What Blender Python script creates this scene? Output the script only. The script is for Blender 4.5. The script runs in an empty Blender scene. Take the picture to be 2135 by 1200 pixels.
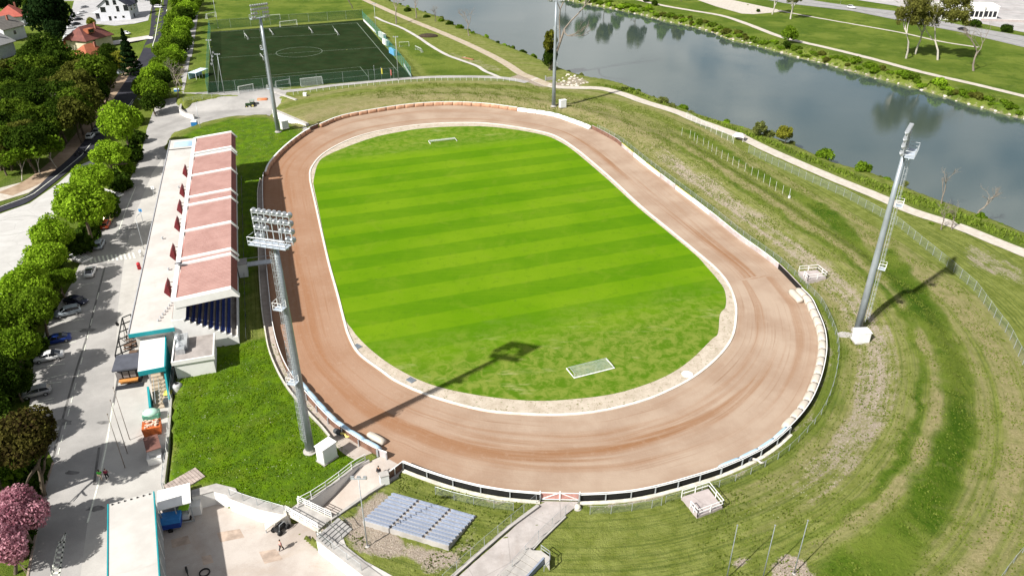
import bpy, bmesh, math, random
import numpy as np
from mathutils import Vector, Matrix
from mathutils.geometry import tessellate_polygon
random.seed(7); rng=np.random.default_rng(7)
S=bpy.context.scene; COL=S.collection
PI=math.pi; R=math.radians
# ---------------------------------------------------------------- camera model (used to read ground positions off the photograph)
F=1590.; H=70.; TH=math.atan(F/2800.); CT,ST=math.cos(TH),math.sin(TH)
LZ=-2.2      # level of the car park, road and pit yards
WZ=-2.5      # river level
def g(px,py,z=0.):
    u=(px-1067.5)/F; v=(600-py)/F
    dz=-ST+v*CT; t=(z-H)/dz
    return Vector((u*t,(CT+v*ST)*t,z))
def ppm(p):            # photo pixels per metre at a world point
    return F/(p[1]*CT+(H-p[2])*ST)
# ---------------------------------------------------------------- small tools
def tag(o,label=None,cat=None,group=None,kind=None):
    if label: o['label']=label
    if cat: o['category']=cat
    if group: o['group']=group
    if kind: o['kind']=kind
    return o
def thing(name,label,cat,loc=(0,0,0),rz=0,group=None):
    o=bpy.data.objects.new(name,None); COL.objects.link(o); o.empty_display_size=.3
    o.location=loc; o.rotation_euler=(0,0,rz)
    return tag(o,label,cat,group)
def copy_tree(o,parent=None):
    c=o.copy(); COL.objects.link(c); c.parent=parent
    for ch in list(o.children): copy_tree(ch,c)
    return c
class MB:
    def __init__(s): s.v=[];s.f=[];s.m=[]
    def add(s,vs,fs,mi=0):
        n=len(s.v); s.v+= [tuple(v) for v in vs]; s.f+=[tuple(i+n for i in f) for f in fs]; s.m+=[mi]*len(fs)
        return s
    def box(s,x,y,z,sx,sy,sz,rz=0,tx=1,ty=1,mi=0,tilt=0):
        """box standing on z, centred on x,y; top scaled by tx,ty"""
        c,n=math.cos(rz),math.sin(rz); vs=[]
        for zz,a,b in ((0,1,1),(sz,tx,ty)):
            for dx,dy in ((-1,-1),(1,-1),(1,1),(-1,1)):
                X=dx*sx/2*a; Y=dy*sy/2*b
                vs.append((x+X*c-Y*n,y+X*n+Y*c,z+zz))
        return s.add(vs,[(0,3,2,1),(4,5,6,7),(0,1,5,4),(1,2,6,5),(2,3,7,6),(3,0,4,7)],mi)
    def bar(s,a,b,w,h=None,mi=0):
        a=Vector(a);b=Vector(b);h=h or w; d=b-a
        if d.length<1e-6: return s
        d.normalize(); up=Vector((0,0,1)) if abs(d.z)<.95 else Vector((0,1,0))
        x=d.cross(up).normalized()*w/2; y=d.cross(x).normalized()*h/2
        vs=[p+q for p in (a,b) for q in (-x-y,x-y,x+y,-x+y)]
        return s.add(vs,[(0,1,2,3),(7,6,5,4),(0,4,5,1),(1,5,6,2),(2,6,7,3),(3,7,4,0)],mi)
    def tube(s,pts,r,n=6,mi=0,cap=True):
        pts=[Vector(p) for p in pts]; L=len(pts); rs=[r]*L if not hasattr(r,'__len__') else r
        vs=[];fs=[]
        for i,p in enumerate(pts):
            d=(pts[min(i+1,L-1)]-pts[max(i-1,0)])
            d=d.normalized() if d.length>1e-9 else Vector((0,0,1))
            up=Vector((0,0,1)) if abs(d.z)<.9 else Vector((1,0,0))
            x=d.cross(up).normalized(); y=x.cross(d)
            for k in range(n):
                a=2*PI*k/n; vs.append(p+(x*math.cos(a)+y*math.sin(a))*rs[i])
        for i in range(L-1):
            for k in range(n):
                fs.append((i*n+k,i*n+(k+1)%n,(i+1)*n+(k+1)%n,(i+1)*n+k))
        if cap: fs+= [tuple(range(n))[::-1],tuple(range((L-1)*n,L*n))]
        return s.add(vs,fs,mi)
    def ext(s,poly,z0,z1,mi=0,mtop=None):
        poly=[(p[0],p[1]) for p in poly]
        A=sum(poly[i][0]*poly[(i+1)%len(poly)][1]-poly[(i+1)%len(poly)][0]*poly[i][1] for i in range(len(poly)))
        if A<0: poly=poly[::-1]
        n=len(poly); vs=[(p[0],p[1],z0) for p in poly]+[(p[0],p[1],z1) for p in poly]
        s.add(vs,[(i,(i+1)%n,n+(i+1)%n,n+i) for i in range(n)],mi)
        tris=tessellate_polygon([[Vector((p[0],p[1],0)) for p in poly]])
        s.add([(p[0],p[1],z1) for p in poly],[orient(poly,t) for t in tris],mi if mtop is None else mtop)
        s.add([(p[0],p[1],z0) for p in poly],[orient(poly,t)[::-1] for t in tris],mi)
        return s
    def prof(s,pts,y0,y1,mi=0,axis='y'):
        """polygon in (x,z) swept along y"""
        n=len(pts); vs=[(p[0],y0,p[1]) for p in pts]+[(p[0],y1,p[1]) for p in pts]
        if axis=='x': vs=[(y0,p[0],p[1]) for p in pts]+[(y1,p[0],p[1]) for p in pts]
        s.add(vs,[(i,(i+1)%n,n+(i+1)%n,n+i) for i in range(n)],mi)
        tr=[orient(pts,t) for t in tessellate_polygon([[Vector((p[0],p[1],0)) for p in pts]])]
        s.add(vs[:n],tr,mi); s.add(vs[n:],[t[::-1] for t in tr],mi)
        return s
    def lathe(s,prof,n=12,c=(0,0,0),M=None,mi=0):
        vs=[];fs=[]
        for r,z in prof:
            for k in range(n):
                a=2*PI*k/n; p=Vector((r*math.cos(a),r*math.sin(a),z))
                if M: p=M@p
                vs.append((p[0]+c[0],p[1]+c[1],p[2]+c[2]))
        for i in range(len(prof)-1):
            for k in range(n): fs.append((i*n+k,i*n+(k+1)%n,(i+1)*n+(k+1)%n,(i+1)*n+k))
        fs.append(tuple(range(n))[::-1]); fs.append(tuple(range((len(prof)-1)*n,len(prof)*n)))
        return s.add(vs,fs,mi)
    def ell(s,c,r,n=10,m=6,mi=0):
        prof=[(max(.001,math.sin(PI*i/m)),-math.cos(PI*i/m)) for i in range(m+1)]
        vs=[];fs=[]
        for a,z in prof:
            for k in range(n):
                t=2*PI*k/n; vs.append((c[0]+r[0]*a*math.cos(t),c[1]+r[1]*a*math.sin(t),c[2]+r[2]*z))
        for i in range(m):
            for k in range(n): fs.append((i*n+k,i*n+(k+1)%n,(i+1)*n+(k+1)%n,(i+1)*n+k))
        return s.add(vs,fs,mi)
    def wall(s,pts,z0,z1,th,mi=0):
        """upright wall along a polyline; z0,z1 numbers or functions(x,y); mitred joints"""
        P=[Vector((p[0],p[1])) for p in pts]; n=len(P); vs=[]
        for i in range(n):
            d0=(P[i]-P[max(i-1,0)]); d1=(P[min(i+1,n-1)]-P[i])
            d0=d0.normalized() if d0.length>1e-6 else d1.normalized(); d1=d1.normalized() if d1.length>1e-6 else d0
            d=(d0+d1).normalized(); nn=Vector((-d.y,d.x))/max(.5,d.dot(d0))*th/2
            a=z0(P[i].x,P[i].y) if callable(z0) else z0; b=z1(P[i].x,P[i].y) if callable(z1) else z1
            for q in (P[i]-nn,P[i]+nn): vs+= [(q.x,q.y,a),(q.x,q.y,b)]
        fs=[]
        for i in range(n-1):
            o=i*4;q=o+4
            fs+=[(o,q,q+1,o+1),(o+3,q+3,q+2,o+2),(o+1,q+1,q+3,o+3),(o+2,q+2,q,o)]
        fs+=[(0,1,3,2),(4*n-4,4*n-2,4*n-1,4*n-3)]
        return s.add(vs,fs,mi)
    def sheet(s,poly,z,mi=0):
        poly=[(p[0],p[1]) for p in poly]
        tr=[orient(poly,t) for t in tessellate_polygon([[Vector((p[0],p[1],0)) for p in poly]])]
        return s.add([(p[0],p[1],z(p[0],p[1]) if callable(z) else z) for p in poly],tr,mi)
    def build(s,name,m,parent=None,smooth=False,loc=None):
        me=bpy.data.meshes.new(name); me.from_pydata(s.v,[],s.f); 
        ms=m if isinstance(m,(list,tuple)) else [m]
        for q in ms: me.materials.append(q)
        if len(ms)>1: me.polygons.foreach_set('material_index',s.m)
        if smooth: me.polygons.foreach_set('use_smooth',[True]*len(me.polygons))
        me.update(); o=bpy.data.objects.new(name,me); COL.objects.link(o)
        if parent: o.parent=parent
        if loc is not None: o.location=loc
        return o
def orient(poly,t):
    a,b,c=(poly[i] for i in t)
    return tuple(t) if (b[0]-a[0])*(c[1]-a[1])-(b[1]-a[1])*(c[0]-a[0])>0 else tuple(t)[::-1]
def spline(pts,closed=False,n=6):
    pts=[Vector(p) for p in pts]; L=len(pts); out=[]
    rng_=range(L) if closed else range(L-1)
    for i in rng_:
        p0=pts[i-1] if (closed or i>0) else pts[0]; p1=pts[i]; p2=pts[(i+1)%L]; p3=pts[(i+2)%L] if (closed or i+2<L) else pts[-1]
        for k in range(n):
            t=k/n; out.append(.5*((2*p1)+(p2-p0)*t+(2*p0-5*p1+4*p2-p3)*t*t+(3*p1-p0-3*p2+p3)*t**3))
    if not closed: out.append(pts[-1])
    return out
def resample(pts,step):
    out=[Vector(pts[0])]; acc=0
    for a,b in zip(pts[:-1],pts[1:]):
        a=Vector(a);b=Vector(b);L=(b-a).length
        if L<1e-9: continue
        t=step-acc
        while t<=L: out.append(a+(b-a)*(t/L)); t+=step
        acc=(acc+L)%step if step else 0
        acc=L-(t-step)
    if (out[-1]-Vector(pts[-1])).length>step*.3: out.append(Vector(pts[-1]))
    return out
def plen(pts): return sum((Vector(b)-Vector(a)).length for a,b in zip(pts[:-1],pts[1:]))
def offset(pts,d):
    """shift an open polyline sideways (left positive)"""
    P=[Vector((p[0],p[1])) for p in pts]; o=[]
    for i in range(len(P)):
        t=(P[min(i+1,len(P)-1)]-P[max(i-1,0)]).normalized(); o.append(P[i]+Vector((-t.y,t.x))*d)
    return o
# ---------------------------------------------------------------- materials
def newmat(name):
    m=bpy.data.materials.new(name); m.use_nodes=True; nt=m.node_tree; nt.nodes.clear()
    out=nt.nodes.new('ShaderNodeOutputMaterial'); b=nt.nodes.new('ShaderNodeBsdfPrincipled')
    nt.links.new(b.outputs[0],out.inputs[0]); return m,nt,b,out
class N:
    """tiny node helper"""
    def __init__(s,nt): s.nt=nt
    def n(s,t,**k):
        q=s.nt.nodes.new(t)
        for a,v in k.items(): setattr(q,a,v)
        return q
    def link(s,a,b): s.nt.links.new(a,b)
    def noise(s,vec,scale,detail=4,rough=.55,dist=0):
        q=s.n('ShaderNodeTexNoise'); q.inputs['Scale'].default_value=scale; q.inputs['Detail'].default_value=detail
        q.inputs['Roughness'].default_value=rough; q.inputs['Distortion'].default_value=dist
        if vec is not None: s.link(vec,q.inputs['Vector'])
        return q.outputs['Fac']
    def ramp(s,fac,stops,interp='LINEAR'):
        q=s.n('ShaderNodeValToRGB'); q.color_ramp.interpolation=interp; e=q.color_ramp.elements
        while len(e)<len(stops): e.new(.5)
        for el,(p,c) in zip(e,stops):
            el.position=p; el.color=c if len(c)==4 else (*c,1)
        s.link(fac,q.inputs[0]); return q.outputs[0]
    def val(s,fac,a,b,lo=0,hi=1):
        q=s.n('ShaderNodeMapRange'); q.interpolation_type='SMOOTHSTEP'
        q.inputs[1].default_value=a;q.inputs[2].default_value=b;q.inputs[3].default_value=lo;q.inputs[4].default_value=hi
        s.link(fac,q.inputs[0]); return q.outputs[0]
    def mix(s,fac,a,b,mode='MIX'):
        q=s.n('ShaderNodeMix',data_type='RGBA',blend_type=mode)
        if isinstance(fac,(int,float)): q.inputs[0].default_value=fac
        else: s.link(fac,q.inputs[0])
        for i,c in ((6,a),(7,b)):
            if isinstance(c,(tuple,list)): q.inputs[i].default_value=(*c[:3],1)
            else: s.link(c,q.inputs[i])
        return q.outputs[2]
    def math(s,op,a,b=None,clamp=False):
        q=s.n('ShaderNodeMath',operation=op,use_clamp=clamp)
        for i,c in ((0,a),(1,b)):
            if c is None: continue
            if isinstance(c,(int,float)): q.inputs[i].default_value=c
            else: s.link(c,q.inputs[i])
        return q.outputs[0]
    def scale(s,vec,sx,sy,sz=1,rz=0):
        q=s.n('ShaderNodeMapping'); q.inputs['Scale'].default_value=(sx,sy,sz); q.inputs['Rotation'].default_value=(0,0,rz)
        s.link(vec,q.inputs['Vector']); return q.outputs[0]
    def pos(s): return s.n('ShaderNodeNewGeometry').outputs['Position']
    def obj(s): return s.n('ShaderNodeTexCoord').outputs['Object']
    def uv(s): return s.n('ShaderNodeTexCoord').outputs['UV']
    def attr(s,name): return s.n('ShaderNodeAttribute',attribute_name=name)
    def sep(s,c):
        q=s.n('ShaderNodeSeparateColor'); s.link(c,q.inputs[0]); return q.outputs
    def bump(s,h,b,strength=.3,dist=.1):
        q=s.n('ShaderNodeBump'); q.inputs['Strength'].default_value=strength; q.inputs['Distance'].default_value=dist
        s.link(h,q.inputs['Height']); s.link(q.outputs[0],b.inputs['Normal'])
_mc={}
def mat(name,col,rough=.75,var=.12,scale=1.5,metal=0.,spec=.3,bump=0.,dirt=0.,dirtcol=(.12,.1,.08)):
    """plain surface with procedural mottling"""
    if name in _mc: return _mc[name]
    m,nt,b,out=newmat(name); k=N(nt); P=k.obj()
    f=k.noise(P,scale,5,.6); lo=tuple(c*(1-var) for c in col); hi=tuple(min(1,c*(1+var)) for c in col)
    c=k.mix(k.val(f,.3,.7),lo,hi)
    if dirt: c=k.mix(k.math('MULTIPLY',k.val(k.noise(P,scale*.35,6,.65,.4),.5,.72),dirt),c,dirtcol)
    k.link(c,b.inputs['Base Color']); b.inputs['Roughness'].default_value=rough; b.inputs['Metallic'].default_value=metal
    b.inputs['Specular IOR Level'].default_value=spec
    if bump: k.bump(k.noise(P,scale*8,3),b,bump,.03)
    _mc[name]=m; return m
def glassm():
    if 'dark_glass' in _mc: return _mc['dark_glass']
    m=mat('dark_glass',(.012,.014,.018),.12,.2,2,spec=.6); return m
def mesh_mat(name,col,cover):
    """wire mesh or netting: part of the light passes between the wires"""
    if name in _mc: return _mc[name]
    m,nt,b,out=newmat(name); k=N(nt); b.inputs['Base Color'].default_value=(*col,1); b.inputs['Roughness'].default_value=.6
    t=k.n('ShaderNodeBsdfTransparent'); x=k.n('ShaderNodeMixShader')
    f=k.math('MULTIPLY',k.val(k.noise(k.obj(),3,2),.3,.7,.75,1.25),cover,True)
    k.link(f,x.inputs[0]); k.link(t.outputs[0],x.inputs[1]); k.link(b.outputs[0],x.inputs[2]); k.link(x.outputs[0],out.inputs[0])
    _mc[name]=m; return m
# ================================================================ traced outlines (photo pixels -> ground)
OUTpx=[(842,975),(880,990),(950,1013),(1035,1032),(1126,1041),(1208,1043),(1301,1038),(1372,1025),(1450,1003),(1500,987),(1560,961),(1605,935),(1643,902),(1672,870),(1693,838),(1710,795),(1719,755),(1721,725),(1716,692),(1702,657),(1690,632),(1668,609),(1622,561),(1580,528),(1538,498),(1478,449),(1396,386),(1344,346),(1295,306),(1279,294),(1234,270),(1190,253),(1151,241),(1081,231),(1011,222),(940,219),(870,222),(800,231),(714,247),(665,266),(644,275),(620,290),(590,314),(562,344),(551,368),(549,400),(550,440),(553,500),(558,570),(565,640),(571,690),(584,740),(605,785),(640,830),(690,885),(735,918),(780,945),(808,956)]
INNpx=[(645,370),(648,350),(670,323),(710,299),(757,281),(816,268),(874,260),(944,256),(1015,257),(1085,266),(1140,277),(1168,288),(1190,302),(1218,323),(1274,371),(1335,428),(1391,474),(1457,528),(1497,563),(1521,594),(1534,629),(1536,660),(1528,703),(1500,743),(1450,785),(1393,816),(1337,838),(1253,858),(1169,866),(1084,864),(1000,855),(898,827),(828,797),(793,773),(746,737),(725,700),(717,674),(701,611),(684,550),(668,480),(656,425),(648,390)]
GRpx=[(654,375),(663,341),(682,324),(734,302),(785,285),(839,274),(880,268),(944,264),(1015,264),(1085,272),(1138,283),(1164,294),(1186,307),(1213,328),(1269,376),(1330,432),(1386,478),(1450,531),(1473,556),(1494,580),(1511,606),(1513,638),(1501,655),(1497,694),(1483,708),(1435,754),(1379,788),(1295,817),(1211,830),(1112,835),(1000,824),(898,801),(823,765),(776,731),(746,702),(734,686),(720,665),(706,611),(689,550),(673,480),(662,425),(655,392)]
def W2(pxs,z=0.): return [g(x,y,z).to_2d() for x,y in pxs]
def smooth2(pts,closed=True,n=5): return [Vector((p[0],p[1])) for p in spline([(p[0],p[1],0) for p in pts],closed,n)]
OUTL=smooth2(W2(OUTpx),False,4)          # open polyline: gate right -> round -> gate left
OUTC=smooth2(W2(OUTpx),True,4)
INNL=smooth2(W2(INNpx)); GRL=smooth2(W2(GRpx))
AX=R(107.7); ax=Vector((math.cos(AX),math.sin(AX))); bx=Vector((math.sin(AX),-math.cos(AX)))
# river bank lines at water level
NEAR=[(560,-75),(640,-50),(740,-20),(800,0),(835,14),(877,26),(931,44),(962,61),(992,73),(1022,84),(1053,98),(1081,110),(1114,122),(1132,131),(1160,143),(1190,155),(1215,164),(1240,170),(1277,175),(1312,185),(1345,199),(1373,211),(1411,225),(1448,241),(1481,253),(1520,264),(1570,277),(1610,293),(1665,312),(1705,330),(1750,350),(1815,367),(1870,387),(1912,407),(1960,425),(2020,447),(2075,467),(2135,492),(2300,560),(2700,730)]
FAR=[(620,-130),(760,-100),(900,-68),(1050,-35),(1200,5),(1277,19),(1331,30),(1383,44),(1434,54),(1481,66),(1516,82),(1556,91),(1610,105),(1668,122),(1705,129),(1775,150),(1846,169),(1916,187),(1986,208),(2033,222),(2099,241),(2160,254),(2350,310),(2800,430)]
NEARW=[g(x,y,WZ).to_2d() for x,y in NEAR]; FARW=[g(x,y,WZ).to_2d() for x,y in FAR]
RIVER=NEARW+FARW[::-1]
LOW=W2([(1200,1900),(812,1235),(760,1196),(720,1166),(663,1122),(598,1068),(540,1056),(480,1034),(447,1020),(398,1032),(358,1008)],0)+ \
    [p for p in W2([(347,1000),(355,930),(357,850),(368,770)],-1)]
_O=g(497,712).to_2d()
LOW+=[_O+ax*-3-bx*9.2,_O+ax*50-bx*9.2,_O+ax*98-bx*9.2]
LOW+=W2([(352,300),(362,283),(420,263),(480,248),(556,244),(636,276)],-1)+W2([(645,268),(574,232),(580,225),(596,214),(570,204),(560,195),(470,206),(400,214),(385,222),(372,215),(366,200),(372,170),(385,100),(372,90),(345,90),(330,-60)],-1)+[Vector((-900,900)),Vector((-900,-300)),Vector((40,-300))]
RAMP=W2([(838,965),(806,945),(762,962),(690,1012),(640,1046),(598,1068),(663,1106),(690,1082),(720,1058),(840,985)],0)
# ---------------------------------------------------------------- distances (numpy)
def seg_d(X,Y,pts,closed=False,want_s=False):
    P=[(p[0],p[1]) for p in pts]
    if closed: P=P+[P[0]]
    best=np.full(X.shape,1e18); s=np.zeros(X.shape); acc=0.
    for (x0,y0),(x1,y1) in zip(P[:-1],P[1:]):
        vx,vy=x1-x0,y1-y0; L=vx*vx+vy*vy+1e-12
        t=np.clip(((X-x0)*vx+(Y-y0)*vy)/L,0,1); d=(X-x0-t*vx)**2+(Y-y0-t*vy)**2
        m=d<best; best=np.where(m,d,best)
        if want_s: s=np.where(m,acc+t*math.sqrt(L),s)
        acc+=math.sqrt(L)
    return (np.sqrt(best),s) if want_s else np.sqrt(best)
def inside(X,Y,poly):
    r=np.zeros(X.shape,bool); n=len(poly)
    for i in range(n):
        x0,y0=poly[i][0],poly[i][1]; x1,y1=poly[(i+1)%n][0],poly[(i+1)%n][1]
        if y0==y1: continue
        r^=((y0>Y)!=(y1>Y))&(X<(x1-x0)*(Y-y0)/(y1-y0)+x0)
    return r
def sdf(X,Y,poly): return np.where(inside(X,Y,poly),-1,1)*seg_d(X,Y,poly,True)
def sst(x,a,b): t=np.clip((x-a)/(b-a),0,1); return t*t*(3-2*t)
S_TOT=plen(OUTL)
_rear=(g(641,272).to_2d(),g(560,240).to_2d())
def height(X,Y):
    X=np.asarray(X,float);Y=np.asarray(Y,float)
    d,s=seg_d(X,Y,OUTL,False,True); ins=inside(X,Y,OUTC)
    h=np.zeros(X.shape)
    m=sst(s,34,62)*(1-sst(s,S_TOT*.60,S_TOT*.66))         # spectator bank round the open side
    m2=sst(s,22,45)*(1-sst(s,S_TOT*.62,S_TOT*.70))
    hb=1.7*sst(d,3.5,13)-1.7*sst(d,16.5,21.5)
    right=(1-sst(s,S_TOT*.36,S_TOT*.45))
    h+=np.where(ins,0,(m*right*hb+m2*.9*sst(d,2.5,9)*(1-sst(d,9,16))*(1-right)))
    # low ground
    q=sdf(X,Y,LOW); w=np.where(Y>252,14.,np.where(Y>160,1.2,np.where(Y>100,.42,.1))); w2=np.where(Y<100,.75,.12)
    low=1-sst(q,-w,w2)
    # north ramp and south ramp
    a,b=_rear; v=b-a; L=v.length; t=((X-a.x)*v.x+(Y-a.y)*v.y)/(L*L)
    pr=np.abs((X-a.x)*v.y-(Y-a.y)*v.x)/L
    nr=(pr<9)&(t>-.1)&(t<1.05)&(q<.3)
    low=np.where(nr,np.minimum(low,sst(t,.0,.9)),low)
    h+=LZ*low
    rq=sdf(X,Y,RAMP); ra=g(812,960).to_2d(); rb=g(640,1075).to_2d(); rv=rb-ra
    rt=np.clip(((X-ra.x)*rv.x+(Y-ra.y)*rv.y)/rv.length_squared,0,1)
    h=np.where(rq<0.25,np.minimum(h,LZ*sst(rt,.02,.86)-.12),h)
    # river
    e=sdf(X,Y,RIVER); far=(seg_d(X,Y,FARW)<seg_d(X,Y,NEARW))
    wb=np.where(far,4.5,4.2)
    h=np.where(e<wb+3,np.minimum(h,(WZ-.1)*(1-sst(e,-.6,wb))+h*sst(e,-.6,wb)),h)
    h=np.where(e<0,WZ-.15-1.5*sst(-e,0,6),h)
    return h
def hz(x,y): return float(height(np.array([x]),np.array([y]))[0])
def gt(px,py,up=0.):
    p=g(px,py,0)
    for _ in range(5): p=g(px,py,hz(p.x,p.y)+up)
    return Vector((p.x,p.y,p.z-up))
def T2(pxs): return [gt(*p).to_2d() for p in pxs]
# ---------------------------------------------------------------- terrain: one sheet out to the horizon
def axis(parts):
    o=[]
    for a,b,st in parts: o+=list(np.arange(a,b,st))
    return np.array(o)
xs=axis([(-3000,-600,200),(-600,-300,20),(-300,-112,3),(-112,-48,1.0),(-48,-12,.32),(-12,90,.75),(90,200,1.3),(200,290,1.7),(290,420,6),(420,700,40),(700,3001,230)])
ys=axis([(-600,0,60),(0,48,8),(48,80,.32),(80,130,.75),(130,250,1.0),(250,330,1.6),(330,480,4),(480,800,40),(800,4001,320)])
GX,GY=np.meshgrid(xs,ys); X=GX.ravel();Y=GY.ravel()
Z=height(X,Y)
dO,sO=seg_d(X,Y,OUTL,False,True); insO=inside(X,Y,OUTC)
Z=np.where(insO,-.25,Z-.03)
Z+=np.where((dO>2)&~insO&(Z>-1.9),.05*rng.standard_normal(len(X)),0)*np.where(Y<140,1,.6)
ZG=None
hills=sst(Y,700,2500)*140*(.6+.4*np.sin(X*.0021+1)); Z=np.where(Y>650,Z+hills,Z)
nx,ny=len(xs),len(ys)
ZG=Z.reshape(ny,nx)+.03
def hz(x,y):
    i=min(max(int(np.searchsorted(xs,x))-1,0),nx-2); j=min(max(int(np.searchsorted(ys,y))-1,0),ny-2)
    u=(x-xs[i])/(xs[i+1]-xs[i]); v=(y-ys[j])/(ys[j+1]-ys[j])
    return float((ZG[j,i]*(1-u)+ZG[j,i+1]*u)*(1-v)+(ZG[j+1,i]*(1-u)+ZG[j+1,i+1]*u)*v)
idx=np.arange(nx*ny).reshape(ny,nx)
quads=np.stack([idx[:-1,:-1],idx[:-1,1:],idx[1:,1:],idx[1:,:-1]],-1).reshape(-1,4)
me=bpy.data.meshes.new('terrain'); me.vertices.add(nx*ny); me.vertices.foreach_set('co',np.stack([X,Y,Z],-1).ravel())
me.loops.add(quads.size); me.loops.foreach_set('vertex_index',quads.ravel())
me.polygons.add(len(quads)); me.polygons.foreach_set('loop_start',np.arange(0,quads.size,4)); me.polygons.foreach_set('loop_total',np.full(len(quads),4))
me.polygons.foreach_set('use_smooth',np.ones(len(quads),bool))
me.update(); me.validate()
# surface cover: R lush green, G dry grass, B bare or stony ground
def wob(X,Y,f,sd):
    r=np.random.default_rng(sd); o=np.zeros(X.shape)
    for i in range(7):
        a=r.random()*2*PI; q=f*(.6+1.6*r.random()); o+=np.sin((X*math.cos(a)+Y*math.sin(a))*q+r.random()*6.28)
    return o/2.6
WB=.55*wob(X,Y,.45,1)+.3*wob(X,Y,1.3,2)
def soft(poly,w): return 1-sst(sdf(X,Y,poly)+WB*min(1.,w),-w,w)
dT=dO+WB*.75
LUSH1=T2([(1395,262),(1450,284),(1500,312),(1560,355),(1640,402),(1730,467),(1790,520),(1808,532),(1800,500),(1752,443),(1650,392),(1560,342),(1500,300),(1450,274)])
LUSH2=T2([(1845,520),(1838,560),(1865,600),(1893,640),(1930,690),(1955,760),(1970,830),(1965,900),(1930,975),(1870,1050),(1780,1120),(1680,1190),(1660,1260),(1850,1260),(1925,1140),(1975,1060),(2010,1000),(2030,920),(2035,830),(2018,760),(1985,680),(1935,600),(1890,550),(1860,520)])
lush=np.maximum(soft(LUSH1,.8),soft(LUSH2,1.0))
lawn=W2([(345,1000),(360,830),(370,745),(450,720),(560,700),(660,880),(760,960),(640,1045),(560,1060),(450,1015)]); lawnN=W2([(345,300),(420,262),(480,247),(556,243),(600,262),(640,280),(560,345),(540,520),(500,720),(495,350),(480,290)])
lush2=np.maximum(soft(lawn,1.),soft(lawnN,1.5))
LEFT=W2([(400,1700),(60,1200),(110,965),(75,740),(190,500),(260,400),(320,240),(390,100),(400,-60),(-900,-60),(-900,1700)])
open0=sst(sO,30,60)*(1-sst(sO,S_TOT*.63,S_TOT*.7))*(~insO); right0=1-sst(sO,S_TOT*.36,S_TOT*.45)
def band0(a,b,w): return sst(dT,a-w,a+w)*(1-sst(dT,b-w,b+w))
NEARG=W2([(1230,176),(1300,190),(1345,206),(1410,228),(1500,262),(1600,305),(1675,337),(1750,369),(1825,399),(1900,432),(2000,470),(2135,520),(2135,492),(1960,425),(1750,350),(1570,277),(1411,225),(1312,185),(1240,170)])
farbank=1-sst(sdf(X,Y,FARW+[Vector((900,900)),Vector((-300,900))]),-3,3)
north=soft(W2([(900,159),(1045,157),(995,140),(930,117),(900,98),(868,79),(830,60),(800,48),(840,100)]),1.)
north2=soft(W2([(428,75),(436,62),(600,50),(757,38),(790,20),(700,-60),(412,-60)]),2.)+soft(W2([(390,200),(432,196),(440,60),(420,40),(400,130)]),2.)
lush=np.clip(lush+.95*band0(12.9,13.9,.3)*open0*right0+.5*band0(.8,3.,.6)*open0+.85*lush2+.75*north+.8*north2+.8*farbank+.7*soft(NEARG,1.5)+.7*soft(LEFT,2.),0,1)  # narrow first band paints the ridge line's shading along with its taller grass
open_=sst(sO,30,60)*(1-sst(sO,S_TOT*.63,S_TOT*.7))*(~insO)
right=1-sst(sO,S_TOT*.36,S_TOT*.45)
def band(a,b,w): return sst(dT,a-w,a+w)*(1-sst(dT,b-w,b+w))
dry=open_*(.62*band(2.5,10,1)+.25*band(10,13,.6)+1.0*band(14.4,16.6,.5)*right+.4*band(21.5,24,.8)*right+1.1*band(24.6,27,.5)*right+.55*band(27,31,1)+.8*band(5,22,2)*(1-right)*.8)
dry*=(1-lush)
dry=np.clip(dry+.22*soft(W2([(820,45),(900,60),(1000,105),(1090,160),(1200,185),(1345,205),(1500,262),(1600,305),(1750,370),(1900,430),(2135,510),(2135,492),(1960,425),(1750,352),(1500,258),(1300,182),(1130,135),(1000,78),(880,28)]),1.5),0,1)
dry=np.clip(dry+.9*soft(W2([(60,420),(130,360),(190,285),(215,235),(240,195),(222,195),(180,250),(150,285),(95,340),(0,390),(0,440)],LZ),1.2),0,1)
bare=open_*(band(4.5,10.5,2)*(.42*right+.2))+open_*right*.5*band(13.2,14.2,.25)*0
bare+=1.3*soft(W2([(1640,1165),(1685,1172),(1705,1200),(1700,1260),(1600,1260),(1612,1190)]),.5)+.8*soft(W2([(1530,1172),(1556,1165),(1560,1178),(1534,1184)]),.4)+.75*soft(W2([(1185,160),(1205,160),(1235,172),(1200,180),(1165,178)]),1.)+.8*soft(W2([(1640,1160),(1690,1180),(1700,1240),(1600,1240),(1610,1180)]),.8)
bare+=.9*soft(W2([(705,1080),(752,1040),(800,1022),(835,1045),(770,1095),(935,1158),(985,1085),(1005,1090),(985,1140),(940,1180),(880,1188),(800,1160),(735,1135),(715,1105)]),1.2)
bare+=.55*soft(W2([(2010,500),(2060,520),(2135,560),(2135,600),(2060,570),(2010,540)]),1.)+.5*soft(W2([(905,98),(960,115),(1020,130),(1060,150),(1020,148),(960,128)]),1.5)
bare+=.9*soft(W2([(1085,150),(1120,163),(1180,180),(1130,182),(1060,163)]),1.5)
bare+=.6*band(.15,1.0,.2)*sst(sO,0,6)*(1-sst(sO,90,110))
bare+=.7*soft(W2([(858,65),(880,62),(905,72),(900,85),(880,82)]),.8)*0
e=sdf(X,Y,RIVER); fardist=seg_d(X,Y,FARW)
bare=np.where((e>-1)&(e<1.1),np.maximum(bare,np.where(fardist<8,.6,.3)),bare)
bare=np.where((fardist<7)&(e>0),np.maximum(bare,.22),bare)
ca=me.color_attributes.new('cover','FLOAT_COLOR','POINT')
ca.data.foreach_set('color',np.stack([lush,np.clip(dry,0,1),np.clip(bare,0,1),np.ones(len(X))],-1).astype(np.float32).ravel())
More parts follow.
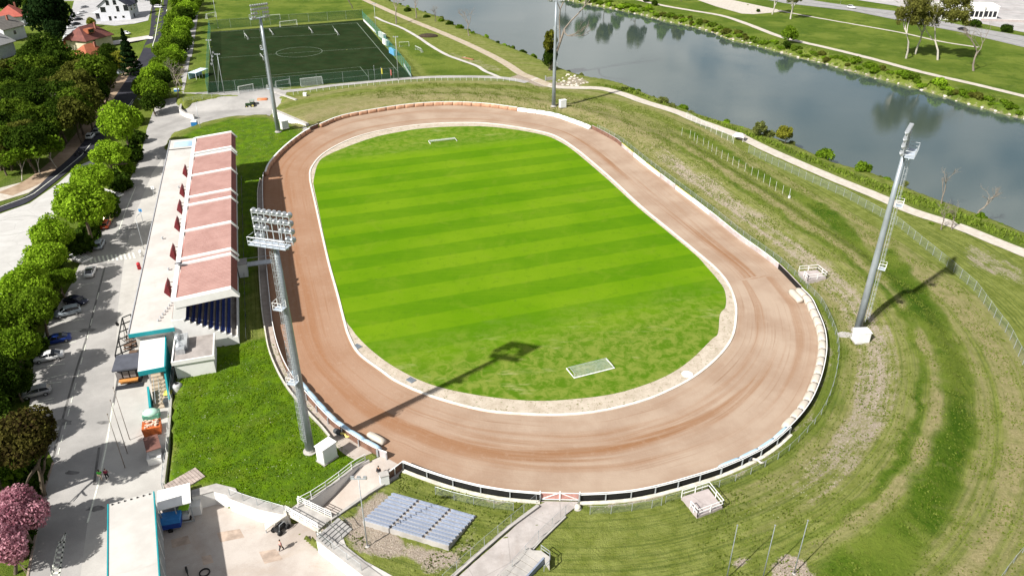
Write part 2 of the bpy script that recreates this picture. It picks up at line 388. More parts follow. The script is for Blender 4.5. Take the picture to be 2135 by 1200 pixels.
ta=me.attributes.new('ring','FLOAT2','POINT'); ta.data.foreach_set('vector',np.stack([sO,dO],-1).astype(np.float32).ravel())
la=me.attributes.new('meadow','FLOAT','POINT'); la.data.foreach_set('value',np.clip(soft(lawn,.5)+soft(lawnN,.5),0,1).astype(np.float32))
terrain=bpy.data.objects.new('terrain',me); COL.objects.link(terrain); tag(terrain,kind='structure')
m,nt,b,out=newmat('meadow_grass'); k=N(nt); P=k.pos(); cov=k.sep(k.attr('cover').outputs['Color']); ring=k.attr('ring').outputs['Vector']
big=k.noise(P,.06,5,.6); mid=k.noise(P,.45,5,.65); fine=k.noise(P,2.6,4,.7); tiny=k.noise(P,9,2,.6)
streak=k.noise(k.scale(ring,.035,.9),1.,5,.62); streak2=k.noise(k.scale(ring,.06,2.6),1.,4,.6)
olive=k.mix(k.val(mid,.32,.68),(.132,.16,.027),(.215,.24,.062))
olive=k.mix(k.math('MULTIPLY',k.val(streak2,.42,.66),.65),olive,(.062,.095,.016))
dryc=k.mix(k.val(fine,.3,.7),(.21,.185,.085),(.32,.28,.145))
dfac=k.math('ADD',cov[1],k.math('MULTIPLY',k.math('SUBTRACT',streak,.5),2.3),True); dfac=k.math('MULTIPLY',dfac,k.val(cov[1],0,.25),True)
dfac=k.math('MULTIPLY',dfac,k.val(mid,.25,.6,.4,1),True); olive=k.mix(k.math('MULTIPLY',k.val(tiny,.5,.72),.4),olive,(.2,.19,.085)); olive=k.mix(k.math('MULTIPLY',k.val(k.noise(P,1.3,5,.75),.54,.7),.55),olive,(.045,.085,.01))
c=k.mix(dfac,olive,dryc)
lushc=k.mix(k.val(fine,.3,.72),(.036,.08,.004),(.085,.14,.012)); lushc=k.mix(k.math('MULTIPLY',k.val(k.noise(P,.045,5,.65),.4,.62),.75),lushc,(.15,.19,.03)); lushc=k.mix(k.math('MULTIPLY',k.val(k.noise(P,.11,6,.7,.5),.5,.64),.75),lushc,(.028,.075,.003)); lushc=k.mix(k.math('MULTIPLY',k.val(mid,.55,.7),.4),lushc,(.17,.18,.06)); lushc=k.mix(k.math('MULTIPLY',k.val(k.noise(P,.9,6,.75),.55,.7),.55),lushc,(.12,.14,.022))
med=k.attr('meadow').outputs['Fac']
lushm=k.mix(k.val(mid,.38,.66),(.036,.1,.002),(.1,.19,.004)); lushm=k.mix(k.val(tiny,.52,.7),lushm,(.13,.2,.01)); lushm=k.mix(k.math('MULTIPLY',k.val(k.noise(P,.22,4,.6),.5,.66),.5),lushm,(.12,.175,.008))
lushc=k.mix(med,lushc,lushm)
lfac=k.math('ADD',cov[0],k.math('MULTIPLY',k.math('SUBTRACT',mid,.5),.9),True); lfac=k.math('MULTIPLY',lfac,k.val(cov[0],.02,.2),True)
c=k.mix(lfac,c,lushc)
stone=k.mix(k.val(tiny,.35,.65),(.24,.19,.145),(.44,.38,.32))
pt=k.math('ADD',k.math('ADD',k.math('MULTIPLY',fine,.35),k.math('MULTIPLY',streak,.4)),k.math('MULTIPLY',mid,.25))
bfac=k.val(k.math('ADD',pt,k.math('MULTIPLY',cov[2],.36)),.64,.8); bfac=k.math('MULTIPLY',bfac,k.val(cov[2],.02,.2),True)
c=k.mix(bfac,c,stone)
v=k.n('ShaderNodeTexVoronoi'); v.inputs['Scale'].default_value=2.2; k.link(P,v.inputs['Vector'])
spot=k.math('MULTIPLY',k.val(v.outputs['Distance'],.1,.2,1,0),k.val(k.noise(P,.3,3),.48,.58))
c=k.mix(k.math('MULTIPLY',k.math('MULTIPLY',spot,k.math('ADD',k.math('MULTIPLY',med,.8),k.math('MULTIPLY',cov[2],2.),True)),.8),c,(.55,.53,.42))
k.link(c,b.inputs['Base Color']); b.inputs['Roughness'].default_value=1.; b.inputs['Specular IOR Level'].default_value=.05
k.bump(k.math('ADD',fine,tiny),b,.9,.25); me.materials.append(m)
# ---------------------------------------------------------------- sheet helper with a structure tag
def struct(name,mb,m,**k2):
    o=mb.build(name,m,**k2); return tag(o,kind='structure')
def ribbon(mb,pts,w,z,step=2.):
    pts=resample([Vector((p[0],p[1])) for p in pts],step); L=offset(pts,w/2);Rr=offset(pts,-w/2)
    vs=[];
    for a,c_ in zip(L,Rr):
        vs+=[(a.x,a.y,z(a.x,a.y) if callable(z) else z),(c_.x,c_.y,z(c_.x,c_.y) if callable(z) else z)]
    return mb.add(vs,[(2*i,2*i+1,2*i+3,2*i+2) for i in range(len(pts)-1)])
def drape(up): return lambda x,y: hz(x,y)+up
# ---------------------------------------------------------------- track ring, apron, pitch
C0=(W2([(900,330)])[0]); 
def ray_hit(o,d,poly):
    best=0
    for i in range(len(poly)):
        a=poly[i]-o; e_=poly[(i+1)%len(poly)]-poly[i]; den=d.x*e_.y-d.y*e_.x
        if abs(den)<1e-9: continue
        t=(a.x*e_.y-a.y*e_.x)/den; u=(a.x*d.y-a.y*d.x)/den
        if t>0 and -1e-6<=u<=1+1e-6 and t>best: best=t
    return o+d*best
cen=sum(INNL,Vector((0,0)))/len(INNL); ha=34.
sA,sB=cen-ax*ha,cen+ax*ha
rays=[]
NR=480
per=4*ha+2*PI*36
for i in range(NR):
    t=per*i/NR
    if t<2*ha: o=sA+ax*t; d=bx
    elif t<2*ha+PI*36: an=(t-2*ha)/36; o=sB; d=bx*math.cos(an)+ax*math.sin(an)
    elif t<4*ha+PI*36: o=sB-ax*(t-2*ha-PI*36); d=-bx
    else: an=(t-4*ha-PI*36)/36; o=sA; d=-bx*math.cos(an)-ax*math.sin(an)
    rays.append((o,d.copy(),t))
def ring(name,inner,outer,ncol,m,z):
    vs=[];fs=[];uv=[]
    for o,d,t in rays:
        p=ray_hit(o,d,inner);q=ray_hit(o,d,outer)
        for j in range(ncol+1):
            r=p.lerp(q,j/ncol); vs.append((r.x,r.y,z(j/ncol) if callable(z) else z)); uv.append((t,j/ncol))
    w=ncol+1
    for i in range(NR):
        for j in range(ncol):
            a=i*w+j; c_=((i+1)%NR)*w+j; fs.append((a,a+1,c_+1,c_))
    mb=MB(); mb.add(vs,fs); o=struct(name,mb,m,smooth=True)
    at=o.data.attributes.new('lane','FLOAT2','POINT'); at.data.foreach_set('vector',np.array(uv,np.float32).ravel())
    return o
m,nt,b,out=newmat('shale_track'); k=N(nt); lane=k.attr('lane').outputs['Vector']; P=k.pos()
s1=k.noise(k.scale(lane,.02,9),1,6,.62,.4); s2=k.noise(k.scale(lane,.008,3.2),1,4,.55,.3); s3=k.noise(k.scale(lane,.05,34),1,4,.6)
sx=k.n('ShaderNodeSeparateXYZ'); k.link(lane,sx.inputs[0]); U=sx.outputs[1]
pale=k.mix(k.val(k.noise(P,.12,4),.35,.65),(.29,.208,.153),(.35,.268,.205))
line=k.math('MULTIPLY',k.val(U,.12,.42),k.val(U,.42,.86,1,0))
fac=k.math('MULTIPLY',k.val(k.math('ADD',s1,k.math('MULTIPLY',k.math('SUBTRACT',s2,.5),1.2)),.4,.74),k.math('ADD',k.math('MULTIPLY',line,.75),.3),True)
c=k.mix(fac,pale,(.23,.118,.06)); c=k.mix(k.math('MULTIPLY',k.val(s3,.55,.75),.5),c,(.19,.1,.052))
wet=k.n('ShaderNodeVectorMath',operation='DOT_PRODUCT'); wet.inputs[1].default_value=(-bx.x,-bx.y,0); k.link(P,wet.inputs[0])
wv=-(cen.x*bx.x+cen.y*bx.y)
c=k.mix(k.math('MULTIPLY',k.val(wet.outputs['Value'],wv+14,wv+46),.72),c,(.27,.132,.07))
c=k.mix(k.math('MULTIPLY',k.val(k.noise(P,.9,6,.7),.5,.8),.3),c,(.4,.31,.24))
k.link(c,b.inputs['Base Color']); b.inputs['Roughness'].default_value=1; b.inputs['Specular IOR Level'].default_value=.08
k.bump(k.math('ADD',s3,k.noise(P,3,4)),b,.35,.08)
ring('track',INNL,[p for p in OUTC],14,m,lambda u: .012+.25*max(0,u-.3)**2)
m,nt,b,out=newmat('sand_apron'); k=N(nt); P=k.pos()
c=k.mix(k.val(k.noise(P,.5,6,.7),.3,.7),(.34,.285,.22),(.46,.4,.33)); c=k.mix(k.val(k.noise(P,.8,6,.75,1.2),.56,.66),c,(.2,.165,.09)); c=k.mix(k.val(k.noise(P,2.2,5,.7),.58,.68),c,(.1,.13,.03))
k.link(c,b.inputs['Base Color']); b.inputs['Roughness'].default_value=1; k.bump(k.noise(P,6,4),b,.6,.06)
ring('sand_apron',GRL,INNL,2,m,.02)
curbm=mat('white_concrete',(.62,.58,.52),.8,.1,.8,dirt=.35,dirtcol=(.33,.25,.18))
vs=[];cb=MB()
cin=[];cout=[]
for o,d,t in rays:
    p=ray_hit(o,d,INNL); cin.append(p-d*.34); cout.append(p+d*.06)
for i in range(NR):
    j=(i+1)%NR; a,b2,c2,d2=cin[i],cout[i],cout[j],cin[j]
    cb.add([(a.x,a.y,.0),(a.x,a.y,.16),(b2.x,b2.y,.16),(b2.x,b2.y,.0),(d2.x,d2.y,.0),(d2.x,d2.y,.16),(c2.x,c2.y,.16),(c2.x,c2.y,.0)],[(1,2,6,5),(2,3,7,6),(0,1,5,4)])
struct('track_kerb',cb,curbm)
m,nt,b,out=newmat('striped_pitch'); k=N(nt); P=k.pos()
dp=k.n('ShaderNodeVectorMath',operation='DOT_PRODUCT'); SA=R(19.3); dp.inputs[1].default_value=(-math.sin(SA),math.cos(SA),0); k.link(P,dp.inputs[0])
dq=k.n('ShaderNodeVectorMath',operation='DOT_PRODUCT'); dq.inputs[1].default_value=(math.cos(SA),math.sin(SA),0); k.link(P,dq.inputs[0])
w=k.math('ADD',dp.outputs['Value'],k.math('MULTIPLY',k.math('SUBTRACT',k.noise(P,.35,3),.5),.5))
ph=k.math('SINE',k.math('MULTIPLY',k.math('SUBTRACT',w,101.7),PI/5.25))
stripe=k.math('MULTIPLY',k.val(ph,-.2,.2,0,.85),k.math('MULTIPLY',k.val(dp.outputs['Value'],96,103),k.val(k.noise(P,.11,4,.6),.25,.5,.6,1)))
big=k.noise(P,.05,4); mid=k.noise(P,.5,6,.7); fine=k.noise(P,3.5,4,.7); ln=k.noise(k.scale(P,.05,1.4,1,-SA),1,5,.6)
light=k.mix(k.val(big,.35,.65),(.09,.19,.002),(.12,.215,.005)); dark=k.mix(k.val(big,.35,.65),(.058,.15,.0015),(.076,.168,.003))
c=k.mix(k.math('MULTIPLY',stripe,k.val(ln,.3,.6,.75,1.)),light,dark)
c=k.mix(k.math('MULTIPLY',k.val(mid,.5,.75),.45),c,(.05,.12,.004)); c=k.mix(k.math('MULTIPLY',k.val(k.noise(P,.16,5,.7,.6),.52,.7),.4),c,(.13,.2,.012)); c=k.mix(k.math('MULTIPLY',k.val(fine,.55,.75),.3),c,(.15,.23,.01))
c=k.mix(k.math('MULTIPLY',k.val(k.noise(P,1.1,5,.75),.6,.74),k.val(k.noise(P,.09,2),.5,.62)),c,(.05,.1,.012))
wv_=k.math('ADD',dp.outputs['Value'],k.math('MULTIPLY',k.math('SUBTRACT',k.noise(P,.12,4,.6),.5),14)); wild=k.math('MAXIMUM',k.val(wv_,110,91,0,.9),k.math('MULTIPLY',k.val(dp.outputs['Value'],191,203),.65))
worn=k.mix(k.val(k.noise(P,.55,6,.7,.6),.38,.62),(.058,.125,.005),(.155,.19,.033)); worn=k.mix(k.val(k.noise(k.scale(P,.1,.4,1,-SA),1,6,.7),.56,.72),worn,(.25,.25,.1))
c=k.mix(wild,c,worn); k.link(c,b.inputs['Base Color']); b.inputs['Roughness'].default_value=1; b.inputs['Specular IOR Level'].default_value=.05
k.bump(k.math('ADD',fine,k.math('MULTIPLY',mid,.5)),b,.4,.08)
struct('pitch',MB().sheet(GRL,.03),m)
wm=MB()
# faint touchline remnants
whitep=mat('line_paint',(.62,.63,.55),.8,.25,3)
# ================================================================ paved surfaces and water
def ground_mat(name,a,b_,rough=.9,s=.3,stain=.3,stc=(.1,.09,.08),crack=True):
    m,nt,b,out=newmat(name); k=N(nt); P=k.pos()
    c=k.mix(k.val(k.noise(P,s,6,.65),.3,.7),a,b_); c=k.mix(k.math('MULTIPLY',k.val(k.noise(P,s*.4,6,.7,.8),.5,.75),stain),c,stc)
    c=k.mix(k.math('MULTIPLY',k.val(k.noise(P,7,3,.7),.45,.75),.22),c,tuple(q*.55 for q in a))
    if crack:
        v=k.n('ShaderNodeTexVoronoi',feature='DISTANCE_TO_EDGE'); v.inputs['Scale'].default_value=.16; k.link(k.scale(P,1,1),v.inputs['Vector'])
        c=k.mix(k.math('MULTIPLY',k.val(v.outputs['Distance'],.0,.012,1,0),.35),c,tuple(q*.4 for q in a))
    k.link(c,b.inputs['Base Color']); b.inputs['Roughness'].default_value=rough; b.inputs['Specular IOR Level'].default_value=.2
    k.bump(k.noise(P,12,3),b,.25,.02); return m
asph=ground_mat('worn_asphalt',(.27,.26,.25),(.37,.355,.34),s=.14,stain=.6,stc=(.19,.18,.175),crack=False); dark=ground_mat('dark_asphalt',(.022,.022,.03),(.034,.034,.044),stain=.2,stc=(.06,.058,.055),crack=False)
conc=ground_mat('pale_concrete',(.4,.38,.355),(.5,.475,.45),stain=.3,stc=(.3,.25,.2)); gravel=ground_mat('pale_gravel',(.4,.36,.31),(.5,.46,.41),s=.8,stain=.45,stc=(.3,.25,.19),crack=False)
yardm=ground_mat('dusty_concrete',(.36,.31,.275),(.45,.405,.37),s=.25,stain=.5,stc=(.36,.26,.18),crack=False); whitepl=ground_mat('white_plaza_paving',(.4,.39,.375),(.47,.46,.445),stain=.2,stc=(.38,.36,.34))
def low(pxs): return W2(pxs,LZ)
LOT=low([(40,1260),(57,1200),(97,1010),(112,962),(60,860),(72,745),(105,665),(150,590),(178,520),(225,455),(262,395),(294,325),(306,270),(318,236),(345,190),(362,150),(372,110)])+[g(398,110).to_2d(),g(388,170).to_2d(),g(384,200,-1).to_2d()]+low([(420,206),(470,202),(562,190),(600,205),(596,214),(580,225),(574,232),(562,242),(480,246),(420,262),(372,276),(352,290),(346,312)])
LOT+=[_O+ax*96-bx*11,_O-ax*4-bx*11]+low([(368,780),(352,940),(346,1008),(400,1040),(330,1040),(318,1260)])
struct('car_park',MB().sheet(LOT,lambda x,y: hz(x,y)+.04 if y>250 else LZ+.04),asph)
yard=low([(318,1260),(330,1036),(400,1056),(450,1044),(482,1052),(540,1078),(600,1090),(640,1096),(670,1128),(735,1178),(830,1250)])
struct('pit_yard',MB().sheet(yard,LZ+.05),yardm)
service=[(388,120),(392,100),(399,60),(404,30),(409,0),(418,-40)]
struct('service_path',ribbon(MB(),[gt(*p).to_2d() for p in service],4.2,drape(.06)),asph)
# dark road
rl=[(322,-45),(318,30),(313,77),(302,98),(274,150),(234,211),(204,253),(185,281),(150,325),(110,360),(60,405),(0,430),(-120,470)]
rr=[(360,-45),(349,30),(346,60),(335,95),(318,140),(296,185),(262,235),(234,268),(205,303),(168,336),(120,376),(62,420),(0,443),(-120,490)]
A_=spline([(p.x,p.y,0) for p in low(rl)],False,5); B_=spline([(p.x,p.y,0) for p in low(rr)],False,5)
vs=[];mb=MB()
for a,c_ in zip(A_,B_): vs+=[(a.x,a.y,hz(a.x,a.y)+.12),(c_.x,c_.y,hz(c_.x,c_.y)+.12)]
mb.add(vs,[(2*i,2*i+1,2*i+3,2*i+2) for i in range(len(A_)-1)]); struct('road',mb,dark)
struct('plaza',MB().sheet(low([(0,446),(62,424),(122,382),(160,348),(200,330),(190,380),(150,420),(95,470),(60,520),(25,590),(-40,660),(-200,660),(-200,520),(-110,490)]),LZ+.045),whitepl)
struct('pavement',MB().sheet(low([(-60,440),(0,420),(60,402),(100,375),(80,372),(30,384),(0,392),(-60,410)]),drape(.045)),gravel)
struct('concrete_apron',MB().sheet(low([(340,330),(318,360),(285,440),(262,520),(246,640),(236,840),(182,1095),(160,1260),(316,1260),(330,1044),(345,1012),(352,940),(366,790),(330,700)]),LZ+.046),ground_mat('apron_concrete',(.36,.345,.325),(.44,.425,.4),s=.2,stain=.5,stc=(.26,.24,.22),crack=False))
# white markings
mk=MB()
def lineseg(a,b,w,z=LZ): 
    a=Vector(a);b=Vector(b); d=(b-a).normalized(); n=Vector((-d.y,d.x))*w/2
    zz=z if callable(z) else (lambda x,y:z)
    mk.add([(p.x,p.y,zz(p.x,p.y)+.065) for p in (a-n,b-n,b+n,a+n)],[(0,1,2,3)])
def poly_line(pxs,w,z=LZ):
    P=resample(low(pxs) if not callable(z) else [g(*p,LZ).to_2d() for p in pxs],2.5)
    for a,c_ in zip(P[:-1],P[1:]): lineseg(a,c_,w,z)
rd=drape(.0)
def hz2(x,y): return hz(x,y)+.075
poly_line([(340,5),(325,90),(305,137),(272,185),(250,216)],.25,hz2)
poly_line([(296,178),(275,212),(262,232)],.18,hz2); 
for i in range(6):
    p=g(350-i*.7-(i>2)*3,30+i*9,LZ); q=g(349-i*.7-(i>2)*3,34+i*9,LZ); lineseg(p.to_2d(),q.to_2d(),.35,hz2)
poly_line([(190,300),(170,325),(128,360),(66,408),(0,432)],.2,hz2)
lineseg(g(278,213,LZ).to_2d(),g(266,233,LZ).to_2d(),.2,hz2); lineseg(g(287,207,LZ).to_2d(),g(305,215,LZ).to_2d(),.2,hz2)
poly_line([(236,840),(222,930),(205,1010),(188,1070),(181,1095)],.22)          # long white lane line
poly_line([(283,390),(262,440),(245,490)],.16)
for px0,px1 in [((96,790),(142,778)),((78,838),(112,830)),((70,803),(128,796)),((50,861),(100,856)),((66,767),(136,758)),((78,728),(160,712)),((92,700),(170,688)),((118,672),(176,665)),((150,640),(186,634)),((166,596),(196,590)),((176,560),(205,556)),((60,846),(110,836))]:
    lineseg(g(*px0,LZ).to_2d(),g(*px1,LZ).to_2d(),.13)
for i in range(13):     # dashed edge of the bays
    t0,t1=i/13,(i+.55)/13
    a=Vector((206,610)).lerp(Vector((118,960)),t0); c_=Vector((206,610)).lerp(Vector((118,960)),t1)
    lineseg(g(a.x,a.y,LZ).to_2d(),g(c_.x,c_.y,LZ).to_2d(),.13)
for i in range(11):     # zebra
    a=Vector((188,541)).lerp(Vector((278,532)),i/10); lineseg(g(a.x-1,a.y-5,LZ).to_2d(),g(a.x+3,a.y+7,LZ).to_2d(),.35)
for i in range(9):     # hatched block at the bottom
    a=Vector((122,1130)).lerp(Vector((105,1215)),i/8); c_=Vector((137,1130)).lerp(Vector((122,1215)),i/8)
    lineseg(g(a.x,a.y,LZ).to_2d(),g(c_.x,c_.y,LZ).to_2d(),.3)
poly_line([(137,1110),(121,1215)],.2); poly_line([(137,1110),(122,1130),(104,1215)],.2)
pc=g(32,470,LZ).to_2d()
cpts=[pc+Vector((math.cos(a),math.sin(a)))*5.2 for a in np.linspace(0,2*PI,29)]
struct('road_markings',mk,whitep)
ck=MB(); 
ck.wall([(p.x,p.y) for p in cpts],LZ+.05,LZ+.056,.18); struct('plaza_circle_marking',ck,mat('grey_paint',(.3,.3,.28),.9))
kb=MB(); kb.wall(low([(52,1230),(95,1012),(111,964)]),LZ-.1,LZ+.13,.25)
struct('kerb',kb,mat('kerb_stone',(.32,.25,.21),.9))
vg=[(332,80),(322,98),(300,136),(274,158),(256,180),(222,228),(192,270),(150,318),(95,368),(60,390),(0,412),(0,398),(50,380),(110,340),(152,295),(186,250),(212,215),(236,192),(268,150),(296,110)]
struct('dirt_verge',ribbon(MB(),smooth2(low([(300,122),(272,148),(246,180),(220,218),(196,254),(168,290),(140,322),(100,358),(60,384),(10,405)]),False,4),5.2,drape(.05),1.5),ground_mat('brown_verge',(.26,.18,.125),(.36,.27,.19),s=.6,stain=.7,stc=(.13,.11,.045),crack=False))
gu=MB()
for pl in ([(221,548),(205,610),(185,690),(158,775),(132,868),(112,952)],[(207,932),(203,960),(196,1010)],[(246,790),(236,845)]): ribbon(gu,low(pl),.32,LZ+.052,2)
struct('gutter',gu,mat('wet_gutter',(.13,.125,.12),.9,.3,.5))
sg=MB(); rs=random.Random(3)
for x,y,r1 in ((125,881,1.5),(181,689,1.2),(222,552,1.3),(170,730,.8),(140,640,.9),(250,470,1.1),(275,478,.9),(215,880,.7),(300,985,.4),(200,1060,.9),(150,985,.8)):
    c_=g(x,y,LZ); sg.sheet([(c_.x+r1*rs.uniform(.6,1.1)*math.cos(a)*1.5,c_.y+r1*rs.uniform(.5,1.)*math.sin(a)*.7) for a in np.linspace(0,2*PI,13)[:-1]],LZ+.056)
struct('oil_stains',sg,mat('oil_stain',(.16,.155,.15),.9,.3,1.5))
pt_=MB()
for q in (((452,1110),(500,1102),(510,1120),(460,1130)),((420,1160),(440,1156),(446,1172),(424,1178)),((540,1150),(575,1144),(590,1165),(552,1175)),((356,1125),(392,1116),(398,1132),(360,1142))): pt_.sheet(low(q),LZ+.056)
struct('yard_patches',pt_,mat('yard_patch',(.37,.29,.235),.9,.25,.8))
# training pitch
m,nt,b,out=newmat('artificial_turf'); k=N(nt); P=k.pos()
c=k.mix(k.val(k.noise(P,.12,5,.6),.35,.65),(.011,.024,.007),(.02,.034,.012)); c=k.mix(k.val(k.noise(P,.3,6,.7,.5),.42,.72),c,(.018,.023,.008))  # dark green turf, darkened further to stand in for cloud shade
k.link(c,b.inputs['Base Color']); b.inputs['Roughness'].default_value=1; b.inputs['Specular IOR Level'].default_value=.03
TPc=[g(439,67),g(756,42),g(857,161),g(434,194)]
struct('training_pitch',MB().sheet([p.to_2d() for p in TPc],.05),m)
tm=MB()
def tl(pxs,w=.14):
    for a,c_ in zip(pxs[:-1],pxs[1:]):
        a=g(*a);c_=g(*c_); d=(c_-a).normalized(); n=Vector((-d.y,d.x,0))*w/2
        tm.add([(p.x,p.y,.07) for p in (a-n,c_-n,c_+n,a+n)],[(0,1,2,3)])
tl([(440,68),(744,48),(831,151)],.2); tl([(455,120),(455,190)],.16); tl([(455,190),(831,151)],.16); tl([(526,161),(751,140),(768,161)]); tl([(508,64),(511,80),(690,72),(703,70),(693,54)]); tl([(455,121),(792,99)])
cc=g(624,109)
ccp=[(cc.x+9.15*math.cos(a),cc.y+9.15*math.sin(a)) for a in np.linspace(0,2*PI,40)]
for a,c_ in zip(ccp[:-1],ccp[1:]):
    d=(Vector(c_)-Vector(a)).normalized(); n=Vector((-d.y,d.x))*.08
    tm.add([(*(Vector(a)-n),.07),(*(Vector(c_)-n),.07),(*(Vector(c_)+n),.07),(*(Vector(a)+n),.07)],[(0,1,2,3)])
struct('training_pitch_markings',tm,mat('faded_line_paint',(.2,.24,.19),.9,.3,2))
# gravel ways
def gpath(name,pxs,w,m_,up=.06,step=2.): return struct(name,ribbon(MB(),smooth2([gt(*p).to_2d() for p in pxs],False,4),w,drape(up),step),m_)
gpath('riverside_path',[(1110,163),(1150,180),(1200,183),(1245,184),(1270,188),(1300,197),(1345,213),(1410,233),(1450,250),(1500,268),(1540,283),(1600,312),(1675,345),(1750,377),(1825,407),(1900,440),(1955,458),(2012,477),(2075,503),(2150,533),(2260,580)],3.7,gravel)
gpath('dirt_track',[(1150,180),(1110,163),(1085,153),(1050,130),(1000,104),(950,81),(900,60),(850,40),(800,18),(750,-5),(690,-30)],3.6,ground_mat('dirt',(.33,.27,.2),(.42,.36,.28),s=.6,stain=.5,stc=(.18,.16,.08),crack=False),.07)
gpath('flood_wall_path',[(1044,163),(1025,155),(1011,149),(994,138),(964,127),(931,115),(898,96),(870,77),(835,58),(800,45),(782,36)],1.6,conc,.12)
gpath('stadium_path',[(562,196),(592,191),(640,186),(681,180),(751,173),(822,166),(900,161),(990,160),(1050,163),(1100,172)],3.2,ground_mat('path_grey',(.28,.27,.26),(.36,.34,.32),crack=False),.06)
gpath('far_bank_path',[(1290,-12),(1331,0),(1387,13),(1446,23),(1504,33),(1551,48),(1598,66),(1631,78),(1672,88),(1729,101),(1822,124),(1881,140),(1939,155),(2033,176),(2140,202),(2260,232)],3.2,gravel)
gpath('meadow_footpath',[(1590,17),(1621,22),(1700,37),(1775,50),(1881,69),(1963,87),(2040,99)],1.8,gravel,.05)
struct('gravel_lot',MB().sheet(W2([(1440,-6),(1453,0),(1493,14),(1547,29),(1572,30),(1640,24),(1516,-2),(1480,-14)]),drape(.05)),gravel)
hl=W2([(1560,-30),(1640,-12),(1700,2),(1740,8),(1870,24),(2000,52),(2135,76),(2300,112)]); hr=W2([(1520,-18),(1600,0),(1635,7),(1775,23),(1865,41),(2000,67),(2135,99),(2300,142)])
struct('highway',MB().sheet(hl+hr[::-1],.06),ground_mat('highway_asphalt',(.24,.235,.235),(.3,.295,.295),crack=False))
hm=MB()
for i,(a,c_) in enumerate(zip(hl,hr)): pass
for t,wd in ((.5,.5),(.06,.25),(.93,.25)):
    pts=[a.lerp(c_,t) for a,c_ in zip(hl,hr)]
    ribbon(hm,pts,wd,.07,4)
struct('highway_markings',hm,mat('worn_centre_strip',(.1,.1,.1),.9))
struct('far_car_park',MB().sheet(W2([(1730,-8),(1800,-30),(2250,-30),(2250,85),(2135,68),(2060,52),(1990,40),(1865,12)]),.05),ground_mat('far_paving',(.3,.29,.29),(.42,.4,.4),s=.15,stain=.6,stc=(.22,.18,.17),crack=False))
struct('house_yard_paving',MB().sheet(low([(128,88),(150,20),(160,-20),(330,-30),(318,20),(310,48),(280,50),(240,54),(192,50),(170,60),(160,72),(140,88)]),drape(.05)),ground_mat('yard_paving',(.31,.305,.31),(.4,.395,.4),crack=False))
struct('driveway',MB().sheet(low([(222,88),(312,80),(310,87),(226,96)]),drape(.1)),conc)
# walkway between track fence and lawn (left straight)
wl=W2([(776,944),(735,916),(690,884),(640,832),(604,786),(583,742),(570,692),(564,640),(557,570),(552,500),(549,440),(548,400),(550,372)])
wr=W2([(740,958),(708,938),(672,893),(628,846),(590,796),(563,738),(553,690),(546,640),(541,570),(539,500),(538,440),(538,400),(543,375)])
vs=[];mb=MB(); A_=spline([(p.x,p.y,0) for p in wl],False,4);B_=spline([(p.x,p.y,0) for p in wr],False,4)
for a,c_ in zip(A_,B_): vs+=[(a.x,a.y,.03),(c_.x,c_.y,.03)]
mb.add(vs,[(2*i,2*i+1,2*i+3,2*i+2) for i in range(len(A_)-1)]); struct('fence_walkway',mb,ground_mat('trodden_gravel',(.33,.28,.24),(.42,.37,.33),s=.7,crack=False))
FENW=[Vector((p.x,p.y)) for p in B_]
# south ramp from the track gate to the pits, drawn in fine steps so that it follows its slope
rp=MB(); A_=resample(W2([(842,972),(830,990),(700,1072),(672,1092)],0),1.);
la=W2([(806,946),(764,964),(692,1014),(642,1048),(606,1068)],0); 
def along(P,t):
    L=plen(P)*t
    for a,b2 in zip(P[:-1],P[1:]):
        l=(b2-a).length
        if L<=l: return a.lerp(b2,L/l)
        L-=l
    return P[-1]
rb2=W2([(842,972),(832,990),(768,1030),(705,1070),(664,1104)],0); vs=[]
def rampz(t): return .03+(LZ+.03)*float(sst(np.array(t),.08,.92))
for i in range(25):
    t=i/24; a=along(la,t);c_=along(rb2,t); vs+=[(a.x,a.y,rampz(t)),(c_.x,c_.y,rampz(t))]
rp.add(vs,[(2*i,2*i+1,2*i+3,2*i+2) for i in range(24)]); struct('pit_ramp',rp,yardm)
nb=MB(); vs=[]; la2=W2([(634,279),(600,264),(556,246)],0); rb3=W2([(646,269),(612,252),(566,232)],0)
for i in range(17):
    t=i/16; a=along(la2,t);c_=along(rb3,t); z=.04+LZ*float(sst(np.array(t),.0,.9)); vs+=[(a.x,a.y,z),(c_.x,c_.y,z)]
nb.add(vs,[(2*i,2*i+1,2*i+3,2*i+2) for i in range(16)]); struct('north_ramp',nb,asph)
lowramp=W2([(1130,1043),(1205,1046),(1200,1056),(1172,1080),(1110,1145),(1040,1225),(930,1225),(985,1175),(1060,1110)]); struct('access_ramp',MB().sheet(lowramp,drape(.07)),ground_mat('ramp_concrete',(.32,.29,.275),(.42,.385,.37),s=.5,stain=.4,stc=(.25,.2,.17)))
struct('walkway',MB().sheet(W2([(664,1128),(690,1105),(712,1112),(722,1138),(760,1168),(840,1212),(800,1222),(720,1172)]),.05),conc)
# river
m,nt,b,out=newmat('river_water'); k=N(nt); P=k.pos()
b.inputs['Base Color'].default_value=(.05,.072,.064,1); b.inputs['Roughness'].default_value=.03; b.inputs['IOR'].default_value=2.
rip=k.noise(k.scale(P,.35,1.7,1,.35),1.3,5,.65); rip2=k.noise(P,.07,3); calm=k.val(k.noise(P,.02,3),.4,.62,.25,1)
k.bump(k.math('MULTIPLY',k.math('ADD',k.math('MULTIPLY',rip,.5),rip2),calm),b,.09,.35)
def clampx(p): return p
struct('river',MB().sheet([Vector((p[0],p[1])) for p in RIVER],WZ),m)
